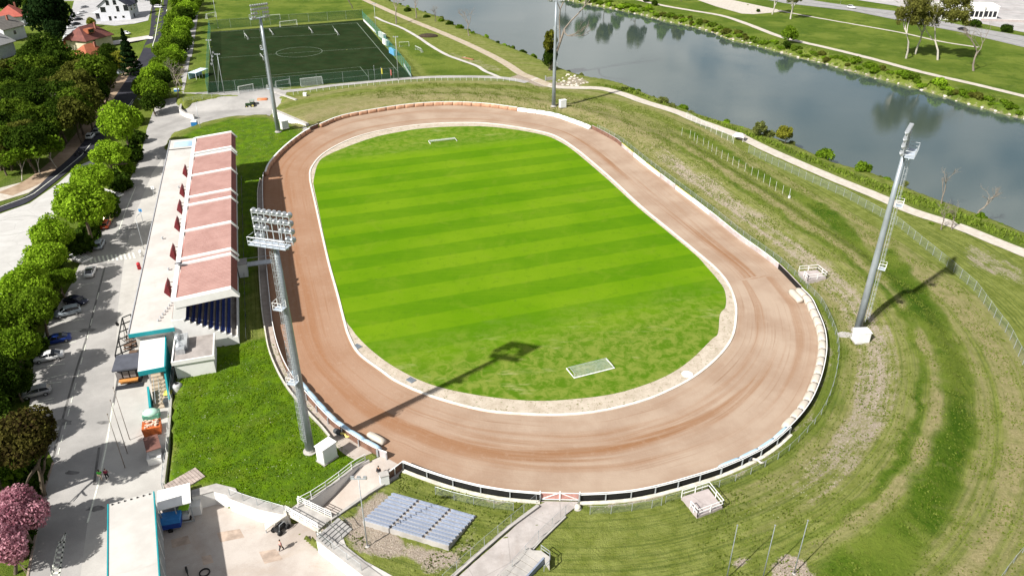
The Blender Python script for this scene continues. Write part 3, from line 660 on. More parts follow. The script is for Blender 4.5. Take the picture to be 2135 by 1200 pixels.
# ================================================================ trees
def leafmat(name,a,b_,trans=.35):
    m,nt,b,out=newmat(name); k=N(nt); gi=k.n('ShaderNodeNewGeometry'); r=gi.outputs['Random Per Island']
    oi=k.n('ShaderNodeObjectInfo').outputs['Random']
    c=k.mix(r,a,b_); c=k.mix(k.math('MULTIPLY',oi,.35),c,tuple(q*.6 for q in a)); c=k.mix(k.math('MULTIPLY',k.val(k.noise(k.obj(),2.2,3),.4,.65),.5),c,tuple(min(1,q*1.25) for q in b_))
    nt.nodes.remove(b)
    d=k.n('ShaderNodeBsdfDiffuse'); t=k.n('ShaderNodeBsdfTranslucent'); x=k.n('ShaderNodeMixShader'); x.inputs[0].default_value=trans
    k.link(c,d.inputs[0]); k.link(c,t.inputs[0]); k.link(d.outputs[0],x.inputs[1]); k.link(t.outputs[0],x.inputs[2]); k.link(x.outputs[0],out.inputs[0]); return m
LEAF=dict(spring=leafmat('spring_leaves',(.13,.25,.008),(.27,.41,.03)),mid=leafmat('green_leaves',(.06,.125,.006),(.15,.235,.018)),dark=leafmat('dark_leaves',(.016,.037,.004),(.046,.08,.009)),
  ever=leafmat('conifer_needles',(.008,.022,.007),(.022,.045,.012)),olive=leafmat('olive_leaves',(.055,.065,.009),(.12,.13,.025)),tall=leafmat('thin_olive_leaves',(.08,.09,.015),(.17,.17,.04)),wood=leafmat('wood_leaves',(.04,.08,.006),(.11,.165,.016)),purple=leafmat('purple_green_leaves',(.035,.02,.012),(.1,.095,.02)),pink=leafmat('pink_blossom',(.27,.085,.125),(.6,.33,.38)),  # wood leaves: darker copy of the green ones, cloud shade in the colour
  ivy=leafmat('ivy_leaves',(.03,.05,.006),(.16,.16,.02)),yellow=leafmat('yellow_green_leaves',(.14,.16,.012),(.27,.27,.04)),sparse=leafmat('pale_green_leaves',(.1,.13,.03),(.19,.21,.06)))
BARK=mat('bark',(.11,.085,.06),.95,.35,3); PALEBARK=mat('pale_bark',(.42,.39,.34),.9,.35,4,dirt=.5,dirtcol=(.1,.09,.08)); GREYBARK=mat('grey_twigs',(.2,.17,.14),.95,.3,3)
def crown_mesh(name,seed,n=5000,leaf=.075,blobs=16,flat=.85,fill=.25,spread=.72,br=(.34,.5),cone=False):
    r=np.random.default_rng(seed); B=[]
    for i in range(blobs):
        v=r.standard_normal(3); v/=np.linalg.norm(v); v[2]=abs(v[2])*1.1-.35
        B.append((v*spread*(.75+.35*r.random())*np.array([1,1,flat]),br[0]+(br[1]-br[0])*r.random()))
    B.append((np.array([0,0,.05]),.6))
    w=np.array([b[1]**2 for b in B]); w/=w.sum(); which=r.choice(len(B),n,p=w)
    d=r.standard_normal((n,3)); d/=np.linalg.norm(d,axis=1)[:,None]
    rad=np.where(r.random(n)<fill,r.random(n)**.5,.82+.25*r.random(n))
    cen_=np.array([B[i][0] for i in which]); br_=np.array([B[i][1] for i in which])
    P=cen_+d*(rad*br_)[:,None]
    if cone:
        t=r.random(n)**.75; a=r.random(n)*2*PI; lay=np.floor(t*9)/9; rr=(1-t)*(.75+.35*r.random(n))*(.62+.5*((t*9)%1<.55)); P=np.stack([rr*np.cos(a)*.62,rr*np.sin(a)*.62,t*2.6-1.2],-1); d=np.stack([np.cos(a),np.sin(a),.5+0*a],-1)
    t1=np.cross(d+.9*r.standard_normal((n,3)),r.standard_normal((n,3))); t1/=np.linalg.norm(t1,axis=1)[:,None]
    nn=d+.7*r.standard_normal((n,3)); t2=np.cross(t1,nn); t2/=np.linalg.norm(t2,axis=1)[:,None]
    sz=leaf*(.6+.8*r.random(n))[:,None]
    V=np.stack([P-t1*sz,P+t2*sz*.7,P+t1*sz,P-t2*sz*.7],1).reshape(-1,3)
    me=bpy.data.meshes.new(name); me.vertices.add(4*n); me.vertices.foreach_set('co',V.ravel()); me.loops.add(4*n); me.loops.foreach_set('vertex_index',np.arange(4*n)); me.polygons.add(n)
    me.polygons.foreach_set('loop_start',np.arange(0,4*n,4)); me.polygons.foreach_set('loop_total',np.full(n,4)); me.update(); me.materials.append(LEAF['mid']); return me
def limb(mb,p,d,L,r,depth,rg,spread=.6,up=.25,kids=3,n=5):
    pts=[p];q=p.copy();dd=d.copy()
    for i in range(3):
        dd=(dd+Vector((rg.gauss(0,.16),rg.gauss(0,.16),rg.gauss(0,.1)+up*.2))).normalized(); q=q+dd*L/3; pts.append(q.copy())
    mb.tube(pts,[r,r*.85,r*.72,r*.6],n,cap=False)
    if depth>0:
        for i in range(kids):
            s=pts[rg.choice([2,3,3])]; nd=(dd+Vector((rg.gauss(0,spread),rg.gauss(0,spread),rg.gauss(.1,spread*.6)))).normalized()
            limb(mb,s,nd,L*rg.uniform(.55,.8),r*.52,depth-1,rg,spread,up,kids,4 if depth<2 else n)
def trunk_mesh(name,seed,h=1.25,r=.075,depth=2,kids=3,lean=0):
    rg=random.Random(seed); mb=MB(); limb(mb,Vector((0,0,-.05)),Vector((lean,0,1)).normalized(),h*.62,r,depth,rg,.55,.3,kids,7)
    me=bpy.data.meshes.new(name); me.from_pydata(mb.v,[],mb.f); me.materials.append(BARK); me.polygons.foreach_set('use_smooth',[True]*len(me.polygons)); return me
CR=[crown_mesh('crown',s,10500,.048,22,br=(.28,.46)) for s in (1,2,3,4)]
CRD=[crown_mesh('crown',s,5200,.068,16,flat=1.,fill=.2) for s in (11,12,13)]
CRS=[crown_mesh('crown',s,1100,.11,12,fill=.5,spread=.8) for s in (21,22)]
CRB=[crown_mesh('crown',s,900,.15,9,flat=.6,fill=.2) for s in (31,32,33)]
CRC=[crown_mesh('crown',41,4200,.07,cone=True)]
CRT=[crown_mesh('crown',s,2800,.085,14,flat=1.5,fill=.35,spread=.75,br=(.25,.36)) for s in (51,52)]
CRL=[crown_mesh('crown',s,6500,.042,30,flat=1.35,fill=.55,spread=.8,br=(.16,.27)) for s in (61,62)]
TR=[trunk_mesh('trunk',s) for s in (1,2,3)]; TRB=[trunk_mesh('trunk',s,1.7,.06,4,3) for s in (5,6,7)]; TRS=[trunk_mesh('trunk',s,1.1,.04,2,3) for s in (8,9)]
TRP=[trunk_mesh('trunk',s,2.6,.05,3,3,.15) for s in (15,16)]
_ti=[0]
def setm(o,m):
    o.material_slots[0].link='OBJECT'; o.material_slots[0].material=m
def tree(name,label,px,py,rpx,kind='mid',crowns=CR,hc=1.35,group=None,base=None,gz=None,cat='tree',bark=None,trunks=TR,atbase=False,sz=1.,R_=None):
    """crown centre at photo pixel (px,py) with radius rpx pixels"""
    i=_ti[0]; _ti[0]+=1; gz=LZ if gz is None else gz
    if atbase: p=gt(px,py) if gz==0 else g(px,py,gz); Rm=R_ or rpx/ppm(p); loc=p
    else:
        p=g(px,py,gz+6); Rm=R_ or rpx/ppm(p)
        for _ in range(3): p=g(px,py,gz+hc*Rm)
        loc=Vector((p.x,p.y,gz))
    t=thing(name,label,cat,loc,(i*2.399)%6.28,group); t.scale=(Rm,Rm,Rm*sz)
    if crowns:
        c=bpy.data.objects.new('crown',crowns[i%len(crowns)]); COL.objects.link(c); c.parent=t; c.location=(0,0,hc); setm(c,LEAF[kind])
    if trunks:
        s=bpy.data.objects.new('trunk',trunks[i%len(trunks)]); COL.objects.link(s); s.parent=t; s.scale=(1,1,hc/1.25 if crowns else 1); setm(s,bark or BARK)
    return t
def noise_in(poly,n,mind,seed=1):
    rg=random.Random(seed); xs_=[p[0] for p in poly]; ys_=[p[1] for p in poly]; out=[]; tries=0
    while len(out)<n and tries<20000:
        tries+=1; x=rg.uniform(min(xs_),max(xs_)); y=rg.uniform(min(ys_),max(ys_))
        if not bool(inside(np.array([x]),np.array([y]),poly)[0]): continue
        if all((x-a)**2+((y-b2)*1.25)**2>mind*mind for a,b2 in out): out.append((x,y))
    return out
ROWL='bright spring-green trees in the row beside the car park'
for px,py,r,kind,lab in [
 (254,264,47,'spring','tall bright green tree topping the row, beside the bend of the dark road'),
 (226,318,40,'spring','round yellow-green tree second from the top of the car park row'),
 (190,362,44,'spring','bright green tree just above the upper striped steps'),
 (168,430,62,'spring','broadest bright green tree of the row, just below the upper striped steps'),
 (108,492,46,'spring','bright green tree between the white plaza and the silver car on the lane'),
 (92,536,48,'spring','bright green tree beside the lower striped steps'),
 (120,575,36,'mid','small shaded tree right behind the lower striped steps'),
 (52,590,56,'spring','large bright green tree left of the dark navy car'),
 (78,640,50,'mid','shaded green tree overhanging the navy car'),
 (22,660,52,'mid','green tree at the left edge level with the silver hatchback'),
 (28,728,56,'mid','large green tree left of the blue car'),
 (-6,790,52,'dark','dark tree at the left edge level with the white saloon'),
 (30,790,40,'dark','dark low tree beside the grey hatchback')]:
    tree('tree',lab,px,py,r*.93,kind,CR,1.6,ROWL,sz=.88+.3*((px*7)%10)/10)
tree('tree','dark purple-brown leaved tree covering the parked white car',40,905,70,'purple',CR,2.3)
tree('tree','purple-brown leaved tree cut by the left edge above the pink cherry',-30,925,60,'purple',CR,2.4)
tree('cherry_tree','pink flowering cherry tree in full blossom beside the car park kerb',34,1062,60,'pink',CR,1.75)
tree('cherry_tree','lower pink cherry tree cut off by the left edge near the bottom corner',2,1132,60,'pink',CR,1.55)
for x,y,l in [(-62,985,'dark tree added for shade beyond the left edge, level with the purple-leaved tree'),(-75,1085,'dark tree added for shade beyond the left edge, level with the pink cherry'),(-60,860,'dark tree added for shade beyond the left edge, level with the grey hatchback')]:
    tree('tree',l,x,y,68,'dark',CR,1.5)  # out-of-view trees added to throw shade on the ground beside the kerb
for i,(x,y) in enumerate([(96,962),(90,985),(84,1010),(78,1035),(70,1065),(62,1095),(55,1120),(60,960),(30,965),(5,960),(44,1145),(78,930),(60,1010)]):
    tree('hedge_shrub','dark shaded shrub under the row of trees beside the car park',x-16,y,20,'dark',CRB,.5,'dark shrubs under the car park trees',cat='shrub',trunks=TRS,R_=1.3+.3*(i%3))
# clipped row between road and service path
RR='young green trees crowded between the dark road and the service path'
for n,(px,py,r,kd) in enumerate([(398,-8,22,'mid'),(378,2,22,'mid'),(392,22,22,'spring'),(372,34,24,'mid'),(384,56,22,'spring'),(362,66,24,'mid'),(378,84,22,'mid'),(352,96,22,'mid'),(364,112,22,'spring'),(345,122,20,'mid'),(352,142,20,'mid'),(330,150,24,'spring'),(316,162,26,'spring'),(300,186,26,'mid'),(322,188,28,'mid'),(318,212,24,'dark'),(388,38,22,'dark'),(398,8,20,'mid'),(376,70,22,'spring'),(362,48,22,'mid'),(368,98,22,'dark'),(340,108,22,'mid'),(360,126,20,'mid'),(334,136,22,'mid'),(306,168,22,'mid'),(338,168,22,'dark'),(386,20,20,'spring')]):
    tree('young_tree','young green tree crowded between the dark road and the grey service path',px,py,r,kd,CRD,1.2,RR)
for px,py,r in [(372,128,28),(364,150,22)]:
    t=tree('bare_tree','brown leafless tree beside the grey service path',px,py+26,r,'mid',None,1.,'leafless trees by the service path',trunks=TRB,bark=GREYBARK,gz=-.3,R_=4.6)
# the wood on the left
WD=[(0,175),(60,150),(95,120),(150,150),(200,150),(226,150),(196,205),(160,250),(132,275),(85,316),(0,335),(-70,340),(-70,200)]
LW={'dark':'dark green leafy tree standing in the dense wood left of the road','mid':'mid-green leafy tree standing in the dense wood left of the road','olive':'brownish-green tree with thin spring leaves in the wood left of the road'}
rg=random.Random(5)
for i,(x,y) in enumerate(noise_in(WD,74,20,3)):
    kd=rg.choice(['dark','dark','mid','olive','olive','dark']); tree('woodland_tree',LW[kd],x,y-14,rg.uniform(25,38),'wood' if kd=='mid' else kd,CRD if i%3 else CR,1.7,{'dark':'dark trees of the wood','mid':'mid-green trees of the wood','olive':'thin-leaved trees of the wood'}[kd])
for i,(x,y) in enumerate([(30,330),(48,300),(20,280),(70,318),(105,305)]):
    tree('woodland_tree','slender tree with pale trunk at the lower edge of the wood',x,y,26,'mid',CRS,1.9,'pale-trunked trees at the wood edge',bark=PALEBARK,trunks=TRS)
tree('evergreen_tree','huge near-black evergreen tree beside the row of parked cars',102,40,40,'ever',CRD,1.3,sz=1.25)
tree('evergreen_tree','second near-black evergreen standing in front of the huge one',118,72,24,'ever',CRD,1.3,sz=1.2)
tree('conifer_tree','dark pointed fir tree beside the driveway of the brown-roofed house',266,112,34,'ever',CRC,1.3,trunks=TRS)
tree('tree','yellow-green rounded tree beside the road under the fir',250,128,24,'yellow',CRD,1.2)
tree('tree','dark bush-like tree right of the brown-roofed house',226,112,22,'dark',CRD,1.2)
for x,y,r,kd,l in [(66,112,24,'dark','dark tree below the two grey-roofed houses'),(30,2,22,'ever','dark tree behind the house with the bright red roof'),(-14,8,26,'ever','dark tree at the top left corner'),(75,8,26,'dark','dark green tree in the top left corner behind the evergreen'),(190,45,10,'yellow','small yellow-green bush beside the row of parked cars'),(325,8,12,'dark','small dark tree at the top beside the road by the white house')]:
    tree('tree',l,x,y,r,kd,CRD,1.2)
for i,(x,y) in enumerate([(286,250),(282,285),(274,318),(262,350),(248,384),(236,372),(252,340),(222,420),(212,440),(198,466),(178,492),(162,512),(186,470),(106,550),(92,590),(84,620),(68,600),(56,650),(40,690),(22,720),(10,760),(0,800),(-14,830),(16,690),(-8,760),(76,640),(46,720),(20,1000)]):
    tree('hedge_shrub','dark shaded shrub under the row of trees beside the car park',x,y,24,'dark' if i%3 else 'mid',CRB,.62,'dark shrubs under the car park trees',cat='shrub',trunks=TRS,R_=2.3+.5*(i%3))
for i,(x,y,rm) in enumerate([(222,160,4.5),(196,205,5.),(150,235,4.6),(60,200,5),(30,250,4.5),(110,260,5)]):
    tree('bare_tree','brown leafless tree standing among the green trees of the wood',x,y+20,10,None,None,1.,'leafless trees in the wood',trunks=TRB,bark=GREYBARK,R_=rm,atbase=True,gz=LZ)
# near river bank
for x,y,h,l in [(1022,60,0,''),]: pass
NB='leafless trees on the near river bank'
for x,y,rm,l in [(735,18,5,'leafless brown tree at the top edge, left of the dirt track'),(826,50,6,'leafless dark tree between the training pitch and the river'),(868,38,5.5,'bare twin tree at the top edge of the near river bank'),(908,45,3.6,'small bare tree on the near bank right of the bare twin tree'),(978,75,5.,'dense bare bush-like tree on the near river bank')]:
    tree('bare_tree',l,x,y,10,None,None,1.,None,gz=0,trunks=TRB,bark=GREYBARK,atbase=True,R_=rm)
for x,y,rm,l in [(1962,425,3.2,'reddish bare tree on the near bank at the right'),(2037,447,3.4,'pale-stemmed bare tree on the near bank at the far right'),(1985,478,2.6,'brown leafless thicket beside the riverside path'),(1962,478,2.3,'small brown leafless bush left of the thicket by the path')]:
    tree('bare_tree',l,x,y,10,None,None,1.,None,gz=0,trunks=TRB,bark=GREYBARK,atbase=True,R_=rm)
# ivy-clad tree by the bridge mast
t=thing('ivy_tree','dead bare-topped tree thickly clad in ivy on the near river bank','tree',gt(1146,146))
mb=MB(); rg=random.Random(2); limb(mb,Vector((0,0,-.2)),Vector((0,0,1)),16,.6,4,rg,.5,.5,3,7); mb.build('trunk',GREYBARK,t,True)
c=bpy.data.objects.new('ivy',CRT[0]); COL.objects.link(c); c.parent=t; c.location=(0,0,10.); c.scale=(2.9,2.9,4.9); setm(c,LEAF['ivy'])
c=bpy.data.objects.new('ivy',CRD[0]); COL.objects.link(c); c.parent=t; c.location=(0,0,4.6); c.scale=(2.9,2.9,4.5); setm(c,LEAF['dark'])
BS='green shrubs along the near river bank'
for x,y,rp,kd,cr in [(1318,190,9,'mid',CRS),(1338,198,5,'dark',CRS),(1382,212,13,'sparse',CRS),(1400,222,10,'sparse',CRS),(1424,225,11,'mid',CRB),(1440,236,8,'sparse',CRS),(1513,258,8,'spring',CRB),(1528,266,7,'sparse',CRS),(1545,268,7,'spring',CRB),(1585,268,17,'sparse',CRT),(1604,282,14,'sparse',CRS),(1636,280,20,'yellow',CRT),(1650,300,9,'sparse',CRS),(1722,322,19,'mid',CRB),(1798,350,19,'mid',CRB),(1850,374,10,'mid',CRB),(1835,372,8,'sparse',CRS),(1888,384,9,'sparse',CRS),(1905,408,8,'sparse',CRS),(2045,452,14,'mid',CRB),(2085,470,9,'mid',CRB),(1995,440,9,'mid',CRB),(1205,160,5,'dark',CRS),(1089,108,7,'dark',CRB),(1060,98,5,'mid',CRB),(1038,90,6,'dark',CRS),(1112,116,6,'mid',CRB),(958,58,9,'mid',CRS),(938,50,9,'dark',CRB),(920,44,8,'mid',CRB),(890,36,8,'dark',CRB),(850,22,9,'dark',CRB),(985,70,7,'mid',CRB),(2070,500,9,'sparse',CRS),(1940,470,10,'mid',CRB),(1996,470,10,'mid',CRB)]:
    tall=cr is CRT
    tree('shrub',('tall thin pale-green shrub standing on the near river bank' if tall else 'low green shrub growing on the near river bank' if kd in('mid','spring') else 'thin pale-green shrub growing on the near river bank' if kd=='sparse' else 'small dark shrub growing on the near river bank'),x,y,rp,kd,cr,1.5 if tall else .75,{'mid':'low green shrubs on the near bank','spring':'low green shrubs on the near bank','dark':'dark shrubs on the near bank','sparse':'thin pale shrubs on the near bank','yellow':''}[kd] if not tall else 'tall thin shrubs on the near bank',gz=-1.2,cat='shrub',trunks=TRS)
rg=random.Random(14)
for i in range(46):
    t=.30+.66*i/46 if i<34 else .08+.2*(i-34)/12; a=along(NEARW,t); j=rg.uniform(.6,2.6); q=a-Vector((.5,.86))*j; r0=rg.uniform(.5,1.25)
    o=thing('shrub','low green shrub growing on the near river bank','shrub',(q.x,q.y,hz(q.x,q.y)-.15),rg.uniform(0,6),'low green shrubs on the near bank'); o.scale=(r0*rg.uniform(.9,1.5),r0,r0*rg.uniform(.7,1.4))
    c=bpy.data.objects.new('crown',CRB[i%3]); COL.objects.link(c); c.parent=o; c.location=(0,0,.5); setm(c,LEAF[rg.choice(['mid','spring','wood','sparse'])])
# far bank
rg=random.Random(9)
for i in range(280):
    t=(i+.5)/280; a=along(FARW,.27+t*.66); j=rg.uniform(1.6,6.6)
    q=a+Vector((.55,.83))*j*.9; rr_=rg.uniform(.6,1.6)+.9*(rg.random()<.25)
    o=thing('shrub','leafy green shrub in the band of scrub above the rocks of the far river bank','shrub',(q.x,q.y,hz(q.x,q.y)-.3),rg.uniform(0,6),'shrubs along the far river bank'); o.scale=(rr_*rg.uniform(.9,1.7),rr_,rr_*rg.uniform(.55,1.15))
    c=bpy.data.objects.new('crown',CRB[i%3]); COL.objects.link(c); c.parent=o; c.location=(0,0,.5); setm(c,LEAF[rg.choice(['mid','mid','mid','olive','spring','wood'])])
tree('tree','dark green bushy tree standing alone by the path on the far bank',1647,72,17,'mid',CRD,1.1,gz=0,sz=1.1)
def tall(px,py,H_,label,lean,seed,leaf='tall'):
    b0=gt(px,py); t=thing('tall_tree',label,'tree',b0,seed)
    rg=random.Random(seed); mb=MB(); limb(mb,Vector((0,0,-.3)),Vector((lean,0,1)).normalized(),H_*.42,.42,3,rg,.3,.5,3,7); mb.build('trunk',PALEBARK,t,True)
    c=bpy.data.objects.new('crown',CRL[seed%2]); COL.objects.link(c); c.parent=t; c.location=(lean*H_*.7,0,H_*.68); c.scale=(H_*.27,H_*.27,H_*.3); setm(c,LEAF[leaf])
tall(1889,122,25,'tall pale-trunked tree on the far bank, left of the pair','.06' and .06,3); tall(1908,113,22,'slimmer tall tree right behind the left one of the pair on the far bank',.08,4); tall(1955,125,27,'tall pale-trunked tree on the far bank, right of the pair',.05,5)
tall(1610,30,15,'slim birch-like tree beside the gravel lot on the far bank',.05,6,'sparse'); tall(1648,40,14,'leaning slim pale tree at the footpath near the gravel lot',.1,7,'sparse')
tree('bare_tree','thin brown spreading tree in the far bank meadow',2030,148,10,None,None,1.,gz=0,trunks=TRB,bark=GREYBARK,atbase=True,R_=7)
for x,y,l in [(2032,46,'dark rounded clipped shrub beside the highway, nearer the white building'),(2101,57,'dark rounded clipped shrub beside the highway, farther right')]:
    tree('clipped_shrub',l,x,y,14,'dark',CRD,.7,gz=0,cat='shrub',sz=.75,trunks=TRS)
for x,y,rp in [(1365,6,8),(1640,92,9),(1580,22,5),(1345,-2,9)]:
    tree('shrub','small dark shrub standing in the far bank meadow',x,y,rp,'dark',CRB,.7,'dark shrubs in the far bank meadow',gz=0,cat='shrub',trunks=TRS)
# trees on the far bank whose reflections the river shows (their feet stand beyond the top edge)
for i,(px,py,hh) in enumerate([(1180,-14,17),(1215,-12,20),(1262,-6,22),(1290,-14,16),(1330,-4,24),(1385,-2,18),(1420,3,17),(1240,-20,19)]):
    b0=g(px,py,0); t=thing('far_tree','tall tree standing at the top edge on the far river bank','tree',b0,i,'tall trees at the top edge of the far bank'); t.scale=(hh*.25,)*2+(hh*.32,)
    c=bpy.data.objects.new('crown',CRT[i%2]); COL.objects.link(c); c.parent=t; c.location=(0,0,1.9); setm(c,LEAF['mid' if i%2 else 'olive'])
    s_=bpy.data.objects.new('trunk',TR[i%3]); COL.objects.link(s_); s_.parent=t; s_.scale=(.6,.6,1.5); setm(s_,BARK)
# grass tufts over the banks, the lawn and the meadows: nobody could count them, one object
def tufts(name,label,poly,n,hgt,ok,m,seed,sx=.16):
    r=np.random.default_rng(seed); xs_=[p[0] for p in poly]; ys_=[p[1] for p in poly]
    x=r.uniform(min(xs_),max(xs_),n*3); y=r.uniform(min(ys_),max(ys_),n*3); k_=inside(x,y,poly)
    x,y=x[k_],y[k_]; k_=ok(x,y,r); x,y=x[k_][:n],y[k_][:n]; n=len(x); z=height(x,y); V=[]
    for q in range(2):
        a=r.random(n)*6.28; w_=sx*(.6+.9*r.random(n)); h_=hgt*(.5+.9*r.random(n)); lx=.35*h_*r.standard_normal(n); ly=.35*h_*r.standard_normal(n); ca,sa=np.cos(a)*w_,np.sin(a)*w_
        V.append(np.stack([np.stack([x-ca,y-sa,z-.05],-1),np.stack([x+ca,y+sa,z-.05],-1),np.stack([x+ca*.5+lx,y+sa*.5+ly,z+h_],-1),np.stack([x-ca*.5+lx,y-sa*.5+ly,z+h_],-1)],1))
    V=np.concatenate(V).reshape(-1,3); f=len(V)//4
    me=bpy.data.meshes.new(name); me.vertices.add(4*f); me.vertices.foreach_set('co',V.ravel()); me.loops.add(4*f); me.loops.foreach_set('vertex_index',np.arange(4*f)); me.polygons.add(f); me.polygons.foreach_set('loop_start',np.arange(0,4*f,4)); me.polygons.foreach_set('loop_total',np.full(f,4)); me.update(); me.materials.append(m)
    o=bpy.data.objects.new(name,me); COL.objects.link(o); return tag(o,label,'grass',None,'stuff')
def on_bank(x,y,r):
    d,s_=seg_d(x,y,OUTL,False,True); ins=inside(x,y,OUTC); return ~ins&(d>.9)&(d<31)&(s_>34)&(s_<S_TOT*.66)&(sdf(x,y,lowramp)>1)&(wob(x,y,.5,7)+r.standard_normal(len(x))*.8>.1)
BANKP=W2([(1120,1120),(1140,1060),(1300,1045),(1560,965),(1715,780),(1700,650),(1500,470),(1240,265),(900,215),(700,200),(900,172),(1120,180),(1350,225),(1600,330),(1900,460),(2150,780),(2150,1230),(1080,1230)])
BT=leafmat('bank_grass_blades',(.1,.15,.012),(.2,.25,.05),.4); LT=leafmat('lawn_grass_blades',(.09,.2,.004),(.24,.36,.02),.4)
tufts('grass_tufts','rough yellow-green grass tufts all over the spectator bank',BANKP,80000,.14,on_bank,BT,3,.09)
tufts('lawn_tufts','dark green grass tufts of the lawn below the grandstand',W2([(362,960),(366,790),(450,760),(500,720),(560,700),(620,800),(690,905),(745,960),(640,1040),(540,1050),(450,1015),(425,1000)]),9000,.075,lambda x,y,r: wob(x,y,.8,9)+r.standard_normal(len(x))*.8>-.2,LT,4,.1)
tufts('meadow_tufts','rough grass tufts around the seat block and the access ramp',W2([(835,990),(1010,1032),(1110,1046),(1000,1135),(940,1190),(870,1195),(720,1125),(735,1100),(850,1190),(990,1090),(985,1075),(830,1025)]),1300,.09,lambda x,y,r: wob(x,y,.8,9)+r.standard_normal(len(x))*.8>0,BT,5,.12)
RIVP=W2([(1240,174),(1345,203),(1500,259),(1600,300),(1750,364),(1900,426),(2135,512),(2135,494),(1960,427),(1750,352),(1570,279),(1411,227),(1312,187)])
tufts('bank_tufts','tall bright grass between the riverside path and the water',RIVP,9000,.55,lambda x,y,r: sdf(x,y,RIVER)>.4,LT if False else leafmat('river_grass_blades',(.1,.17,.01),(.22,.28,.05),.3),6,.22)
FBK=[along(FARW,.25+.7*i/40) for i in range(41)]; FBK=FBK+[p+Vector((.55,.83))*7.5 for p in FBK[::-1]]
tufts('far_bank_scrub','tangled grass and weeds along the far river bank',FBK,14000,.7,lambda x,y,r: (sdf(x,y,RIVER)>.7)&(wob(x,y,.5,12)>-.6),leafmat('weed_blades',(.07,.11,.012),(.19,.22,.06),.3),8,.26)
# ================================================================ cars
RUB=mat('tyre_rubber',(.015,.015,.016),.8,.2,6); RIM=mat('alloy_rim',(.5,.5,.52),.35,.1,4,metal=.8); HEADL=mat('headlamp_glass',(.75,.77,.8),.15,.05,3,spec=.6); TAILL=mat('tail_lamp',(.3,.01,.01),.2,.1,3); PLATE=mat('number_plate',(.7,.7,.7),.5,.05,3); BLACKP=mat('black_trim',(.012,.012,.013),.6,.2,4)
def loft(mb,secs,mi=0):
    """secs: list of rings (same count)"""
    n=len(secs[0]); vs=[v for s_ in secs for v in s_]; fs=[]
    for i in range(len(secs)-1):
        for k in range(n): fs.append((i*n+k,i*n+(k+1)%n,(i+1)*n+(k+1)%n,(i+1)*n+k))
    fs+=[tuple(range(n))[::-1],tuple(range((len(secs)-1)*n,len(secs)*n))]; return mb.add(vs,fs,mi)
def rsec(x,z0,z1,w,r=.12,tw=None):
    tw=w if tw is None else tw
    return [(x,-w+r,z0),(x,w-r,z0),(x,w,z0+r),(x,w*.5+tw*.5,z1-r),(x,tw-r,z1),(x,-tw+r,z1),(x,-(w*.5+tw*.5),z1-r),(x,-w,z0+r)]
CARP={'hatch':dict(L=4.1,body=[(-2.05,.35,.75,.72),(-1.95,.28,.95,.82),(-1.2,.25,.98,.86),(0,.25,.95,.88),(.9,.25,.93,.87),(1.6,.27,.82,.84),(1.98,.32,.68,.74),(2.05,.38,.6,.62)],cab=[(-1.93,.93,.98,.72,.7),(-1.6,.93,1.4,.76,.58),(-.9,.93,1.48,.78,.6),(.1,.93,1.46,.78,.6),(.5,.92,1.36,.77,.58),(1.15,.88,.93,.72,.68)],roof=(-1.6,.35,1.44)),
 'saloon':dict(L=4.5,body=[(-2.25,.4,.8,.7),(-2.1,.3,.93,.82),(-1.3,.25,.96,.87),(0,.25,.93,.89),(1.0,.25,.9,.88),(1.75,.27,.78,.84),(2.15,.32,.66,.72),(2.25,.38,.58,.6)],cab=[(-1.75,.9,.96,.7,.66),(-1.05,.9,1.36,.76,.56),(-.5,.9,1.42,.78,.58),(.2,.9,1.4,.78,.58),(.55,.88,1.32,.77,.56),(1.3,.84,.9,.72,.66)],roof=(-1.0,.4,1.38)),
 'suv':dict(L=4.3,body=[(-2.15,.42,.9,.76),(-2.05,.34,1.05,.86),(-1.3,.3,1.06,.9),(0,.3,1.03,.91),(1.0,.3,1.0,.9),(1.7,.32,.9,.86),(2.05,.36,.74,.76),(2.15,.42,.66,.64)],cab=[(-2.03,1.02,1.08,.76,.74),(-1.75,1.02,1.52,.8,.64),(-.9,1.02,1.6,.82,.66),(.1,1.02,1.58,.82,.66),(.5,1.,1.46,.81,.62),(1.1,.96,1.02,.76,.72)],roof=(-1.75,.35,1.56))}
